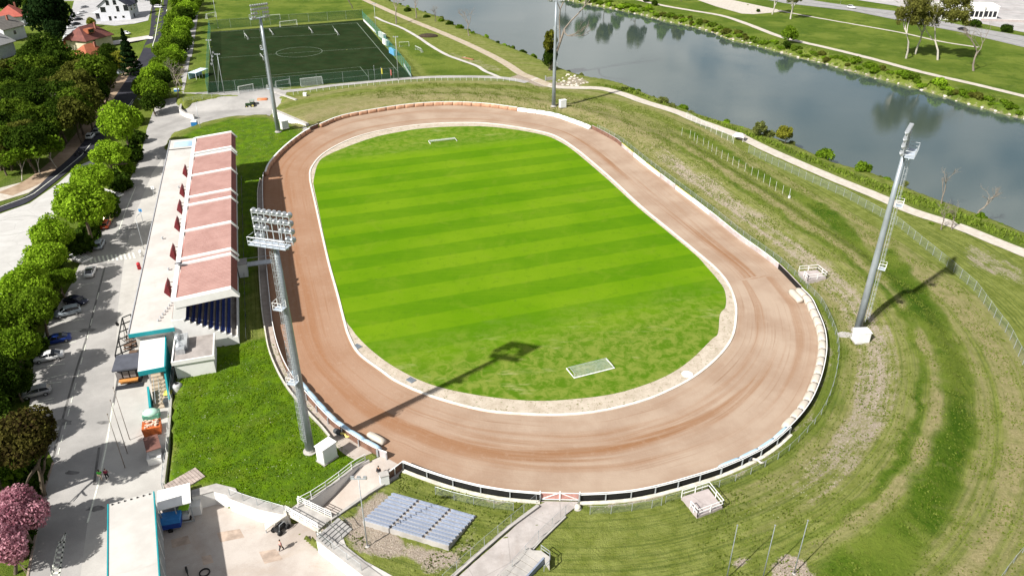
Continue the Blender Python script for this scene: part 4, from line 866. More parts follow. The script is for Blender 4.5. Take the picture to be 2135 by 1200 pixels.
def car(kind,colname,col,px,py,hx,hy,label,group=None,z=LZ,metal=.25):
    p=g(px,py,z); q=g(px+hx,py+hy,z); rz=math.atan2(q.y-p.y,q.x-p.x); K=CARP[kind]
    t=thing('parked_car',label,'car',(p.x,p.y,z+.05),rz,group)
    paint=mat(colname,col,.28,.05,.5,metal=metal,spec=.5)
    mb=MB(); loft(mb,[rsec(x,a,c_,w,.1) for x,a,c_,w in K['body']]); mb.build('body',paint,t,True)
    mb=MB(); loft(mb,[rsec(x,a,c_,w,.06,tw) for x,a,c_,w,tw in K['cab']]); mb.build('windows',glassm(),t)
    mb=MB(); x0,x1,zr=K['roof']; cabs=[c_ for c_ in K['cab'] if x0-.01<=c_[0]<=x1+.2]
    loft(mb,[rsec(c_[0],c_[2]-.05,c_[2]+.025,c_[4]+.03,.03) for c_ in cabs])
    for s_ in (-1,1):
        C=K['cab']
        for a,b2 in ((C[0],C[1]),(C[-1],C[-2])): mb.bar((a[0],s_*a[4],a[2]),(b2[0],s_*b2[4],b2[2]-.02),.09)
        mb.bar((C[2][0]+.35,s_*.83,.95),(C[2][0]+.35,s_*.62,C[2][2]-.03),.08)
    mb.build('roof',paint,t)
    L=K['L']/2
    for sx in (-1,1):
        for sy in (-1,1):
            M=Matrix.Translation((sx*L*.62,sy*.8,.31))@Matrix.Rotation(PI/2*sy*-1,4,'X')
            w=MB().lathe([(.3,-.1),(.32,-.06),(.32,.06),(.3,.1),(.2,.1)],14,(0,0,0),M).build('wheel',RUB,t)
            MB().lathe([(.19,.06),(.19,.105),(.05,.115)],10,(0,0,0),M).build('rim',RIM,w)
    for sy in (-1,1):
        MB().ell((L-.16,sy*.55,.62),(.12,.16,.08),8,5).build('headlight',HEADL,t,True)
        MB().box(-L+.1,sy*.6,.68,.1,.24,.16).build('tail_light',TAILL,t)
        MB().box(.75,sy*.95,.92,.14,.18,.12).build('wing_mirror',paint,t)
    MB().box(-L+.01,0,.5,.04,.5,.11).build('number_plate',PLATE,t)
    return t
WHT=('white_car_paint',(.72,.72,.72)); SIL=('silver_car_paint',(.3,.34,.38)); NAV=('navy_car_paint',(.01,.012,.035)); BLU=('blue_car_paint',(.01,.035,.2)); GRY=('grey_car_paint',(.3,.3,.31)); ORG=('orange_car_paint',(.4,.07,.02)); YEL=('yellow_car_paint',(.6,.5,.2)); BLK=('black_car_paint',(.012,.012,.014)); RED=('red_car_paint',(.35,.02,.02))
car('hatch',*SIL,209,514,8,-18,'silver hatchback parked on the lane above the lower striped steps')
car('saloon',*WHT,190,571,7,-18,'white car parked alone below the lower striped steps')
car('saloon',*NAV,160,632,50,6,'dark navy car half hidden under the shaded tree')
car('suv',*SIL,143,656,-40,10,'silver hatchback between the navy car and the blue car')
car('saloon',*BLU,120,713,-40,9,'bright blue car parked in a marked bay')
car('saloon',*WHT,104,749,-40,8,'white saloon parked just below the blue car')
car('hatch',*GRY,78,823,-40,9,'grey hatchback parked above the purple-leaved tree')
car('hatch',*WHT,62,886,-40,9,'white car mostly hidden by the purple-leaved tree')
car('hatch',*ORG,222,472,8,-16,'orange-red car under the broad tree beside the car park')
car('hatch',*YEL,229,459,8,-16,'cream and yellow car just behind the orange-red one')
car('suv',*WHT,190,288,12,-14,'white car at the kerb of the dark road below the top tree',z=hz(*g(190,288,LZ).to_2d()))
car('suv',*GRY,205,277,12,-14,'grey-white car just ahead of the white one on the dark road',z=hz(*g(205,277,LZ).to_2d()))
car('saloon',*WHT,263,72,30,2,'white car parked on the grass between the white house and the brown-roofed house',z=hz(*g(263,72,LZ).to_2d()))
for x,y,c_,l in [(176,18,GRY,'grey car farthest in the row beside the evergreen'),(172,29,WHT,'white car second from the far end of the row by the evergreen'),(164,35,WHT,'white car in the middle of the row by the evergreen'),(163,43,BLK,'black car in the row beside the evergreen'),(158,53,BLK,'dark car just in front of the black one by the evergreen'),(149,60,WHT,'white car near the front end of the row by the evergreen'),(158,69,GRY,'grey car nearest the brown-roofed house'),(143,78,WHT,'white car at the corner beside the brown-roofed house')]:
    car('saloon',*c_,x,y,-30,4,l,'cars parked in a row beside the evergreen',z=hz(*g(x,y,LZ).to_2d()))
car('suv',*WHT,331,17,20,1,'white car on the forecourt right of the white house',z=hz(*g(331,17,LZ).to_2d()))
car('suv',*WHT,1775,18,40,5,'white car driving along the highway across the river',z=.02)
car('saloon',*BLK,2007,64,40,7,'black car driving along the highway behind the tall pair of trees',z=.02)
# two motorcycles on the road bend
for x,y,l in [(163,325,'dark motorcycle with rider on the road bend, left one'),(172,321,'dark motorcycle with rider on the road bend, right one')]:
    p=g(x,y,LZ); t=thing('motorcycle',l,'motorcycle',p,R(50)); t.location.z=hz(p.x,p.y)+.05
    for sx in (-.7,.7): MB().lathe([(.2,-.06),(.32,-.06),(.32,.06),(.2,.06)],12,(0,0,0),Matrix.Translation((sx,0,.32))@Matrix.Rotation(PI/2,4,'X')).build('wheel',RUB,t)
    mb=MB(); mb.tube([(-.75,0,.7),(-.2,0,.75),(.25,0,.85),(.5,0,.75)],[.1,.16,.2,.08],8); mb.build('body',BLACKP,t,True)
    MB().tube([(.45,-.35,1.0),(.5,0,.98),(.45,.35,1.0)],.02,5).build('handlebar',RIM,t)
    MB().tube([(.6,0,.35),(.45,0,.95)],.04,5).build('fork',RIM,t)
# ================================================================ people
SKIN=mat('skin',(.5,.3,.2),.6,.08,6)
def skinned(name,V,E,rad,m,parent,sub=1):
    me=bpy.data.meshes.new(name); me.from_pydata(V,E,[]); o=bpy.data.objects.new(name,me); COL.objects.link(o); o.parent=parent; me.materials.append(m)
    md=o.modifiers.new('skin','SKIN'); md.use_smooth_shade=True
    lay=me.skin_vertices[0] if len(me.skin_vertices) else None
    if lay is None:
        bm=bmesh.new(); bm.from_mesh(me); bm.verts.layers.skin.verify(); bm.to_mesh(me); bm.free(); lay=me.skin_vertices[0]
    for i,r in enumerate(rad): lay.data[i].radius=(r,r) if not hasattr(r,'__len__') else r; lay.data[i].use_root=(i==0)
    s_=o.modifiers.new('sub','SUBSURF'); s_.levels=sub; s_.render_levels=sub; return o
def person(px,py,label,shirt,trous,hair,face,stride=.25,z=None,arm=.15,longh=False,longs=False):
    p=gt(px,py) if z is None else g(px,py,z); t=thing('person',label,'person',p,face); t.location.z+=.06
    s=stride
    V=[(0,0,.95),(0,0,1.15),(0,0,1.38),(0,0,1.47),(.01,0,1.55),(.02,0,1.66),(.02,0,1.76)]; E=[(0,1),(1,2),(2,3),(3,4),(4,5),(5,6)]; Rr=[(.135,.135),(.125,.125),(.135,.135),(.065,.065),(.055,.055),(.085,.095),(.06,.07)]
    def ch(start,pts,rs):
        k_=start
        for q,r in zip(pts,rs): V.append(q); Rr.append(r); E.append((k_,len(V)-1)); k_=len(V)-1
        return k_
    legs=[];arms=[]
    for sy in (-1,1):
        f=s*sy
        e=ch(0,[(0,.1*sy,.9),(f*.5,.1*sy,.5),(f-.06*(f<0),.1*sy,.09),(f+.12,.11*sy,.04)],[.085,.06,.042,.035])
        f2=-arm*sy
        h=ch(2,[(0,.19*sy,1.4),(f2*.4-.02,.24*sy,1.12),(f2+.05,.24*sy,.88),(f2+.08,.24*sy,.81)],[.055,.045,.033,.03])
        base=V[h]
        for k_ in range(4): ch(h,[(base[0]+.025-.014*k_,base[1]-.01*sy,base[2]-.05-.01*(k_ in(1,2))),(base[0]+.035-.014*k_,base[1]-.018*sy,base[2]-.09-.01*(k_ in(1,2)))],[.009,.008])
        ch(h-0,[(base[0]+.045,base[1],base[2]-.02),(base[0]+.06,base[1]-.01*sy,base[2]-.05)],[.01,.008])
    body=skinned('body',V,E,Rr,SKIN,t)
    def sub_(name,idx,edges,grow,m): return skinned(name,[V[i] for i in idx],[(idx.index(a),idx.index(b2)) for a,b2 in edges],[tuple((q+grow) for q in (Rr[i] if hasattr(Rr[i],'__len__') else (Rr[i],Rr[i]))) for i in idx],m,t)
    # vertex order: 7 trunk, then per side: 4 leg, 4 arm, 8 finger, 2 thumb
    L0=7; A0=11; L1=L0+18; A1=A0+18
    sub_('shirt',[0,1,2,A0,A0+1,A1,A1+1]+([A0+2,A1+2] if longs else []),[(0,1),(1,2),(2,A0),(A0,A0+1),(2,A1),(A1,A1+1)]+([(A0+1,A0+2),(A1+1,A1+2)] if longs else []),.035,shirt)
    sub_('trousers',[0,L0,L0+1,L0+2,L1,L1+1,L1+2],[(0,L0),(L0,L0+1),(L0+1,L0+2),(0,L1),(L1,L1+1),(L1+1,L1+2)],.03,trous)
    mb=MB(); mb.ell((-.01,0,1.72),(.105,.1,.095),10,6)
    if longh: mb.ell((-.07,0,1.6),(.06,.09,.16),8,5)
    mb.build('hair',hair,t,True)
    f_=MB()
    for sy in (-1,1): f_.ell((.105,.035*sy,1.67),(.012,.014,.009),6,4)
    f_.build('eyes',BLACKP,t); MB().ell((.118,0,1.64),(.02,.014,.025),6,4).build('nose',SKIN,t); MB().ell((.105,0,1.595),(.012,.03,.008),6,4).build('mouth',mat('lips',(.4,.12,.1),.5),t)
    for sy in (-1,1): MB().ell((.01,.098*sy,1.66),(.03,.015,.035),6,4).build('ear',SKIN,t)
    return t
GRN=mat('green_shirt',(.06,.5,.05),.9); MAR=mat('maroon_shirt',(.2,.02,.05),.9); DRK=mat('dark_cloth',(.015,.015,.018),.9); PNK=mat('pink_shirt',(.75,.4,.38),.9); HAIR=mat('brown_hair',(.04,.022,.012),.7); BEI=mat('beige_cloth',(.5,.4,.32),.9)
person(212,1000,'person in a bright green top walking across the car park',GRN,BEI,HAIR,R(110),.22,LZ,longh=True)
person(225,998,'person in a maroon top walking beside the one in green',MAR,DRK,HAIR,R(110),-.2,LZ)
person(587,1147,'person in a pale pink top walking across the pit yard',PNK,DRK,HAIR,R(200),.25,LZ)
person(791,993,'person dressed all in black standing on the ramp by the track gate',DRK,DRK,mat('black_hair',(.01,.01,.01),.7),R(250),.12,longs=True)
# ================================================================ barriers round the track
WHITE=mat('white_paint',(.75,.75,.74),.55,.06,1,dirt=.15,dirtcol=(.5,.47,.43)); STEEL=mat('galvanised_steel',(.4,.425,.45),.45,.12,2,metal=.35); BLACKB=mat('black_boards',(.008,.008,.008),.7,.3,1); WOODB=mat('brown_boards',(.16,.085,.06),.85,.25,1.2,dirt=.4,dirtcol=(.3,.2,.14)); TANF=mat('tan_cover',(.42,.24,.15),.8,.2,.8,dirt=.5,dirtcol=(.25,.11,.06)); AIRW=mat('white_air_cushion',(.47,.42,.36),.6,.08,.8,dirt=.4,dirtcol=(.5,.38,.28)); AIRB=mat('blue_air_cushion',(.34,.48,.6),.55,.1,.7,dirt=.35,dirtcol=(.6,.52,.3)); YELC=mat('yellow_band',(.75,.62,.18),.6,.15,1); LILAC=mat('grey_boards',(.42,.37,.37),.8,.2,.6); FOOT=mat('pale_footing',(.55,.52,.45),.9,.2,1)
CONCP=mat('raw_concrete',(.36,.34,.32),.9,.15,.7,dirt=.3); WHITEW=mat('white_wall',(.66,.65,.63),.8,.06,.5,dirt=.25,dirtcol=(.4,.37,.33))
_cum=[0.]
for a,b2 in zip(OUTL[:-1],OUTL[1:]): _cum.append(_cum[-1]+(b2-a).length)
def s_at(px,py):
    p=g(px,py).to_2d(); i=min(range(len(OUTL)),key=lambda j:(OUTL[j]-p).length); return _cum[i]
def sub(s0,s1,step=1.0,off=0.):
    pts=[];s=s0;n=max(2,int((s1-s0)/step)+1)
    for i in range(n):
        s=s0+(s1-s0)*i/(n-1)
        for j in range(len(_cum)-1):
            if _cum[j+1]>=s: pts.append(OUTL[j].lerp(OUTL[j+1],(s-_cum[j])/max(1e-9,_cum[j+1]-_cum[j]))); break
        else: pts.append(OUTL[-1])
    return offset(pts,off) if off else pts
def sweep(mb,pts,prof,mi=0,z0=0.):
    P=[Vector((p[0],p[1])) for p in pts]; secs=[]
    for i in range(len(P)):
        t=(P[min(i+1,len(P)-1)]-P[max(i-1,0)]).normalized(); n_=Vector((-t.y,t.x))
        secs.append([(P[i].x+n_.x*u,P[i].y+n_.y*u,z0+w) for u,w in prof])
    return loft(mb,secs,mi)
def barrier(s0,s1,label,board,h=1.15,posts=False,foot=False,rail=False,cap=None,post_every=3.2):
    pts=sub(s0,s1); t=thing('track_barrier',label,'barrier',(pts[0].x,pts[0].y,0)); o=-Vector((pts[0].x,pts[0].y,0))
    L_=lambda P:[(p.x+o.x,p.y+o.y) for p in P]
    MB().wall(L_(pts),0.,h,.08).build('board',board,t)
    MB().wall(L_(pts),h+.002,h+.07,.12).build('top_rail',cap or WHITE,t)
    if foot: MB().wall(L_(offset(pts,-.45)),-.1,.1,.5).build('footing',FOOT,t)
    if posts:
        n=int((s1-s0)/post_every); P=sub(s0,s1,(s1-s0)/max(1,n)); Q=offset(P,-.22)
        for p,q in zip(P,Q): MB().bar((q.x+o.x,q.y+o.y,0),(q.x+o.x,q.y+o.y,h+.02),.13).bar((p.x+o.x,p.y+o.y,h*.8),(q.x+o.x,q.y+o.y,h*.8),.08).build('post',STEEL,t)
        if rail: MB().tube([(q.x+o.x,q.y+o.y,h) for q in Q],.055,6).build('hand_rail',WHITE,t)
    return t
def air_fence(s0,s1,label,m,w=.95,h=1.2,seg=3.1,inner=.1,top=None):
    pts0=sub(s0,s1); base=Vector((pts0[0].x,pts0[0].y,0)); t=thing('air_fence',label,'air fence',base)
    n=max(1,round((s1-s0)/seg))
    for i in range(n):
        a=s0+(s1-s0)*i/n+.03; b2=s0+(s1-s0)*(i+1)/n-.03
        pts=[(p.x-base.x,p.y-base.y) for p in sub(a,b2,.5,inner)]
        mb=MB(); prof=[(0,.02),(w,.02),(w+.08,.3),(w+.08,h*.7),(w*.8,h),(w*.3,h+.03),(0,h*.9)]
        secs=[]; P=[Vector(p) for p in pts]
        for j in range(len(P)):
            tt=(P[min(j+1,len(P)-1)]-P[max(j-1,0)]).normalized(); n_=Vector((-tt.y,tt.x)); k_=1-.1*(abs(2*j/(len(P)-1)-1)**4)
            secs.append([(P[j].x+n_.x*u*k_,P[j].y+n_.y*u*k_,z*k_) for u,z in prof])
        loft(mb,secs); mb.build('cushion',m,t,True)
        if top:
            mb=MB(); mb.wall([(p[0],p[1]) for p in [(q.x,q.y) for q in offset([Vector(p) for p in pts],w*.45)]],h*1.0-.02,h+.055,w*.5); mb.build('top_cover',top,t)
    return t
sg1,sg2=s_at(1126,1041),s_at(1208,1043)
barrier(0,sg1,'black board barrier with white posts between the ramp gate and the middle gate',BLACKB,1.2,True,True,True)
barrier(sg2,s_at(1500,987),'black board barrier with white posts right of the middle gate',BLACKB,1.2,True,True,True)
barrier(s_at(1500,987)+.05,s_at(1643,902),'black board barrier with white posts behind the thin blue cushions',BLACKB,1.2,True,True,True)
air_fence(s_at(1500,987)+.1,s_at(1643,902)-.1,'thin pale blue air cushions at the lower right of the track',AIRB,.5,1.15,3.1)
air_fence(s_at(1643,902),s_at(1672,612),'white inflated air cushions round the right-hand bend',AIRW,1.05,1.15,2.6)
barrier(s_at(1643,902)+.1,s_at(1672,612)-.1,'dark boards behind the white cushions of the right-hand bend',BLACKB,1.1)
air_fence(s_at(1690,632),s_at(1670,611),'doubled white air cushions at the upper end of the right-hand bend',AIRW,1.,1.0,2.8,inner=1.45)
barrier(s_at(1668,609)+.05,s_at(1622,561),'short black board barrier above the right-hand cushions',BLACKB,1.25,cap=LILAC)
barrier(s_at(1622,561)+.05,s_at(1478,449),'grey-lilac board barrier along the right-hand straight',LILAC,1.2)
sA_=s_at(1478,449)+.05; sB_=s_at(1295,306); n_=6
for i,(lab,mm) in enumerate([('white advertising-board barrier nearest the grey boards on the right straight',WHITE),('second white board stretch of the right straight',WHITE),('middle pale grey board stretch of the right straight',LILAC),('longest white board stretch on the right straight',WHITE),('pale board stretch near the upper end of the right straight',WHITE),('grey board stretch at the upper end of the right straight',LILAC)]):
    barrier(sA_+(sB_-sA_)*i/n_,sA_+(sB_-sA_)*(i+1)/n_-.25,lab,mm,1.15,cap=YELC if i%2 else WHITE)
barrier(sB_+.05,s_at(1234,270),'dark brown board barrier at the start of the far bend',WOODB,1.25,cap=LILAC)
air_fence(s_at(1234,270)+.1,s_at(1081,231),'white air cushions on the right of the far bend below the mast',WHITE,1.,1.2,3.1)
air_fence(s_at(1081,231)+.1,s_at(665,266),'tan-faced air cushions with white tops along the far bend',TANF,.8,1.2,3.1,top=WHITE)
air_fence(s_at(644,275),s_at(551,368),'tan-faced air cushions with white tops left of the north gate',TANF,.8,1.2,3.,top=WHITE)
barrier(s_at(665,266)+.1,s_at(644,275)-.1,'dark wooden gate in the far bend at the end of the north ramp',WOODB,1.2)
for p in [(648,268)]: pass
barrier(s_at(551,368)+.1,s_at(605,785),'thin plank barrier in front of the grandstand',WOODB,1.15,cap=WHITE)
air_fence(s_at(605,785)+.1,s_at(790,948),'pale blue and yellow air cushions beside the near left mast',AIRB,.75,1.15,3.1,top=None)
barrier(s_at(605,785)+.1,s_at(790,948),'plank barrier with white posts behind the blue cushions',WOODB,1.15,True,False,False)
barrier(s_at(790,948)+.1,S_TOT,'bare wooden panel at the left side of the ramp gate',LILAC,1.15,True)
t=air_fence(s_at(745,925),s_at(785,946),'short doubled cushion lying inside the blue cushions at the ramp gate',AIRW,.9,.9,3.,inner=1.6)
# yellow end straps on the cushions
def gate(a,b2,label,h=1.2,mm=WHITE):
    a=Vector(a);b2=Vector(b2); d=(b2-a); t=thing('double_gate',label,'gate',(a.x,a.y,.02),math.atan2(d.y,d.x)); L=d.length
    for k_ in (0,1):
        x0=L*.5*k_+.06; x1=L*.5*(k_+1)-.06; f=MB()
        for p,q in (((x0,.1),(x1,.1)),((x0,h),(x1,h)),((x0,.1),(x0,h)),((x1,.1),(x1,h)),((x0,.1),(x1,h)) if k_==0 else ((x0,h),(x1,.1))): f.bar((p[0],0,p[1]),(q[0],0,q[1]),.08)
        f.build('gate_frame',mm,t); MB().box((x0+x1)/2,.06,.12,x1-x0-.1,.02,h-.16).build('gate_panel',mat('red_mesh_panel',(.4,.2,.17),.8,.2,2),t)
    for x in (0,L/2,L): MB().box(x,0,0,.14,.14,h+.25).build('gate_post',mm,t)
gate(sub(sg1,sg2)[0],sub(sg1,sg2)[-1],'white double gate in the black barrier at the head of the access ramp')
pa,pb=OUTL[0],g(806,1003).to_2d(); mb=MB()
t=thing('side_barrier','dark board barrier with white rail running from the ramp gate to the white box','barrier',(pa.x,pa.y,0)); q=pb-pa
MB().wall([(0,0),(q.x,q.y)],0,1.2,.08).build('board',WOODB,t); MB().wall([(0,0),(q.x,q.y)],1.202,1.28,.12).build('top_rail',WHITE,t)
for k_ in (0,.5,1): MB().box(q.x*k_,q.y*k_-.1,0,.12,.12,1.3).build('post',WHITE,t)
t=thing('box','white cabinet at the foot of the ramp gate barrier','cabinet',g(802,1006)); MB().box(0,0,0,1.1,.9,1.5,.4).build('body',WHITE,t); MB().box(0,0,1.502,1.2,1.,.06,.4).build('lid',CONCP,t)
# ================================================================ railings and wire fences
def railing(name,label,pts,h=1.1,every=2.,m=WHITE,rails=(1.,.5),z=None,r=.04,cat='railing',group=None):
    P=resample([Vector((p[0],p[1],p[2] if len(p)>2 else (z(p[0],p[1]) if callable(z) else (z or 0)))) for p in pts],every); b0=P[0].copy(); t=thing(name,label,cat,b0,0,group)
    for k_ in rails: MB().tube([p-b0+Vector((0,0,h*k_)) for p in P],r,5).build('rail',m,t)
    for p in P: q=p-b0; MB().bar(q-Vector((0,0,.1)),q+Vector((0,0,h)),r*2.).build('post',m,t)
    return t
WIRE=mesh_mat('wire_mesh',(.4,.44,.45),.1); WIRE2=mesh_mat('grey_wire_mesh',(.36,.41,.4),.13); NET=mesh_mat('teal_netting',(.02,.2,.17),.3)
def wfence(label,pxs,h,every,mesh=WIRE,post=STEEL,z=None,r=.03,panel=True,group=None,name='wire_fence',lean=0,pts=None,cat='fence'):
    P0=[Vector((p[0],p[1],0)) for p in pts] if pts else ([gt(*p) for p in pxs] if z is None else [g(*p,z) for p in pxs])
    P=resample([Vector((p.x,p.y,0)) for p in P0],every); P=[Vector((p.x,p.y,hz(p.x,p.y) if z is None else z)) for p in P]; b0=P[0].copy(); t=thing(name,label,cat,b0,0,group)
    if panel:
        mb=MB(); vs=[]
        for p in P: q=p-b0; vs+=[(q.x,q.y,q.z+.03),(q.x,q.y,q.z+h)]
        mb.add(vs,[(2*i,2*i+2,2*i+3,2*i+1) for i in range(len(P)-1)]); mb.build('wire_mesh',mesh,t)
    if panel: MB().tube([p-b0+Vector((0,0,h)) for p in P],r*.6,4).build('top_wire',post,t)
    for p in P[:100]: q=p-b0; MB().bar(q-Vector((0,0,.2)),q+Vector((0,0,h+.05)),r*2).build('post',post,t)
    return t
ring_off=lambda s0,s1,d:[p for p in sub(s0,s1,2.,-d)]
wfence('low wire fence running just outside the right-hand barrier',None,1.1,2.6,WIRE2,pts=ring_off(s_at(1372,1025),s_at(1234,270),1.9))
wfence('low wire fence outside the black barrier, left part up to the access ramp',None,1.3,2.6,WIRE2,pts=ring_off(6,sg1-3,2.2))
wfence('low wire fence outside the black barrier, between access ramp and viewing platform',None,1.3,2.6,WIRE2,pts=ring_off(sg2+1,s_at(1372,1025)-.6,2.2))
wfence('long wire mesh fence along the right edge of the spectator bank',[(1560,318),(1600,338),(1680,375),(1760,410),(1800,432),(1870,470),(1930,520),(1980,560),(2030,605),(2070,660),(2100,700),(2135,765),(2165,850)],1.9,2.4,WIRE2)
wfence('corner of wire fence at the bottom right edge of the photo',[(2150,1130),(2110,1175),(2080,1215),(2060,1250)],1.2,2.4,WIRE2)
wfence('row of thin white fence posts along the bright green strip',[(1421,283),(1432,286),(1443,289),(1455,302),(1470,306),(1484,318),(1495,326),(1514,336),(1536,350),(1550,357),(1565,365),(1580,374),(1596,384),(1611,394),(1627,404),(1645,412)],2.3,2.6,None,WHITE,panel=False,r=.022,name='post_fence')
t=thing('fence_post_base','small white box at the end of the thin post row','box',gt(1645,413)); MB().box(0,0,0,.4,.4,.6).build('body',WHITE,t); MB().box(0,0,.602,.46,.46,.05).build('lid',STEEL,t)
wfence('thin white post fence between the river path and the bright strip, upper part',[(1431,246),(1447,255),(1470,268),(1500,285),(1530,300)],1.8,2.8,WIRE,WHITE,r=.03)
wfence('teal netting fence on the left side of the training pitch',[(434,197),(435,150),(437,100),(439,62)],4.5,6,NET,mat('teal_post',(.03,.25,.22),.7),z=0)
wfence('teal netting fence on the right side of the training pitch',[(857,163),(835,133),(806,98),(780,66),(757,42)],4.,5,NET,mat('teal_post',(.03,.25,.22),.7),z=0)
wfence('tall transparent teal ball net behind the near goal of the training pitch',[(434,197),(520,190),(600,184),(700,175),(800,167),(857,162)],4.,9,mesh_mat('thin_teal_net',(.01,.07,.055),.22),mat('grey_post',(.3,.33,.33),.6),z=0,r=.025)
wfence('dark net fence behind the far goal of the training pitch',[(439,62),(520,56),(600,49),(690,43),(757,38)],4.,9,mesh_mat('dark_net',(.01,.05,.025),.45),mat('grey_post',(.3,.33,.33),.6),z=0,r=.025)
wfence('low white post fence along the path south of the training pitch',[(1075,170),(1000,168),(900,168),(822,174),(751,180),(681,188),(640,193),(612,198)],1.1,2.2,WIRE,WHITE,r=.03)
wfence('low mesh fence on the white wall above the north yard',[(606,190),(560,187),(470,199),(405,208),(378,212)],1.,3,WIRE,z=0)
railing('railing','white railing of the lot by the lawn, lower part',[tuple(g(*p,LZ)) for p in [(340,1020),(343,985),(350,940)]],1.2,1.6,STEEL)
wfence('wire fence with white base between the paved lot and the lawn',[(350,950),(353,900),(356,850),(358,810),(364,765)],1.4,2.2,WIRE,WHITE,z=LZ+1.2)
t=thing('low_wall','low white wall along the edge of the lawn by the containers','wall',g(352,1000,LZ)); o=g(352,1000,LZ)
MB().wall([(p.x-o.x,p.y-o.y) for p in [g(*q,LZ) for q in [(345,1018),(352,960),(358,880),(361,820),(367,770)]]],-.2,1.2,.25).build('wall',WHITEW,t); MB().wall([(p.x-o.x,p.y-o.y) for p in [g(*q,LZ) for q in [(345,1018),(352,960),(358,880),(361,820),(367,770)]]],1.202,1.26,.32).build('coping',CONCP,t)
t=thing('low_wall','long pale kerb wall between the lawn and the walkway by the track','wall',(FENW[-1].x,FENW[-1].y,0)); o=FENW[-1]
MB().wall([(p.x-o.x,p.y-o.y) for p in FENW[6:]],-.1,.45,.16).build('wall',CONCP,t); MB().wall([(p.x-o.x,p.y-o.y) for p in FENW[6:]],.452,.5,.2).build('coping',FOOT,t)
# ================================================================ floodlight masts
MAST=mat('mast_steel',(.3,.335,.37),.4,.1,.6,metal=.35,dirt=.2,dirtcol=(.25,.26,.28)); LAMPB=mat('lamp_housing',(.4,.42,.44),.35,.1,3,metal=.5); LAMPG=mat('lamp_glass',(.5,.53,.56),.08,.1,3,spec=.8); GRATE=mat('platform_grating',(.42,.47,.53),.6,.1,3,metal=.2)
HM=34.
def mast(loc,rz,label):
    t=thing('floodlight_mast',label,'floodlight mast',loc,rz,'floodlight masts around the stadium')
    MB().tube([(0,0,-.3),(0,0,HM*.33),(0,0,HM*.66),(0,0,HM-2.6)],[.62,.52,.42,.32],16).build('pole',MAST,t,True)
    MB().lathe([(.95,0),(.95,.12),(.7,.16),(.64,.5)],16).build('base_flange',CONCP,t)
    ld=MB(); y=-.82
    for sx in (-.22,.22): ld.bar((sx,y,2.2),(sx,y+.28,HM-3),.05)
    z=2.4
    while z<HM-3: ld.bar((-.22,y+.28*(z-2.2)/(HM-5.2),z),(.22,y+.28*(z-2.2)/(HM-5.2),z),.035); z+=.38
    ld.build('ladder',STEEL,t)
    cg=MB(); z=3.
    while z<HM-3.2:
        yy=y+.28*(z-2.2)/(HM-5.2); cg.tube([(-.32,yy,z),(-.28,yy-.35,z),(0,yy-.5,z),(.28,yy-.35,z),(.32,yy,z)],.018,4); z+=.9
    for sx in (-.3,0,.3): cg.bar((sx*.93,y-.35-(sx==0)*.15,3),(sx*.93,y-.07-(sx==0)*.15,HM-3.3),.028)
    cg.build('ladder_cage',STEEL,t)
    for zz in (HM*.36,HM*.68):
        pl=MB().box(0,-1.15,zz,1.2,1.1,.08).build('rest_platform',GRATE,t); rl=MB()
        for h in (.55,1.05): rl.tube([(-.58,-.65,zz+h),(-.58,-1.68,zz+h),(.58,-1.68,zz+h),(.58,-.65,zz+h)],.03,5)
        for q in ((-.58,-1.68),(.58,-1.68),(-.58,-.7),(.58,-.7)): rl.bar((*q,zz),(*q,zz+1.05),.05)
        rl.build('guard_rail',WHITE,pl)
    zb=HM-2.6; W=2.4
    MB().box(0,-.95,zb,W*2,1.35,.12).box(0,-.95,zb-.2,W*2,.12,.2).box(0,-.35,zb-.3,.5,.9,.3).build('service_platform',GRATE,t)
    rl=MB()
    for h in (.5,1.05): rl.tube([(-W,-.3,zb+h),(-W,-1.6,zb+h),(W,-1.6,zb+h),(W,-.3,zb+h)],.04,5)
    for i in range(7): rl.bar((-W+i*W/3,-1.6,zb),(-W+i*W/3,-1.6,zb+1.05),.05)
    rl.build('guard_rail',STEEL,t)
    fr=MB()
    for i in range(7): x=-W+i*W/3; fr.bar((x,0,zb-.1),(x,-.0,zb+3.6),.09)
    for h in (.25,1.35,2.4,3.4): fr.bar((-W,0,zb+h),(W,0,zb+h),.1)
    for sx in (-1,1): fr.bar((sx*1.2,-.3,zb),(sx*1.2,0,zb+3.),.07)
    fr.build('lamp_frame',STEEL,t)
    for r_ in range(4):
        for c_ in range(8):
            if r_==0 and c_ in (2,3,4,5): continue
            if r_==1 and c_ in (3,4): continue
            x=-W+.1+c_*(2*W-.2)/7; z=zb+.4+r_*1.02
            M=Matrix.Translation((x,.18,z+.1))@Matrix.Rotation(R(-118),4,'X')
            MB().lathe([(.06,-.34),(.16,-.3),(.24,-.12),(.36,.1),(.39,.17)],10,(0,0,0),M).lathe([(.375,.165),(.2,.175)],10,(0,0,0),M,1).build('lamp',[LAMPB,LAMPG],t,True)
    return t
def face(p,tgt): d=Vector(tgt)-Vector((p.x,p.y)); return math.atan2(d.y,d.x)-PI/2
mA=gt(647,940); M0=mast(mA,face(mA,(cen.x,cen.y+10)),'nearest floodlight mast, standing on the lawn at the lower left of the track')
for px,py,lab in [(1787,690,'floodlight mast on the spectator bank right of the track'),(1154,222,'floodlight mast behind the far bend near the river'),(580,275,'floodlight mast by the north ramp at the upper left')]:
    p=gt(px,py); c=copy_tree(M0); c.location=p; c.rotation_euler=(0,0,face(p,(cen.x,cen.y))); c['label']=lab
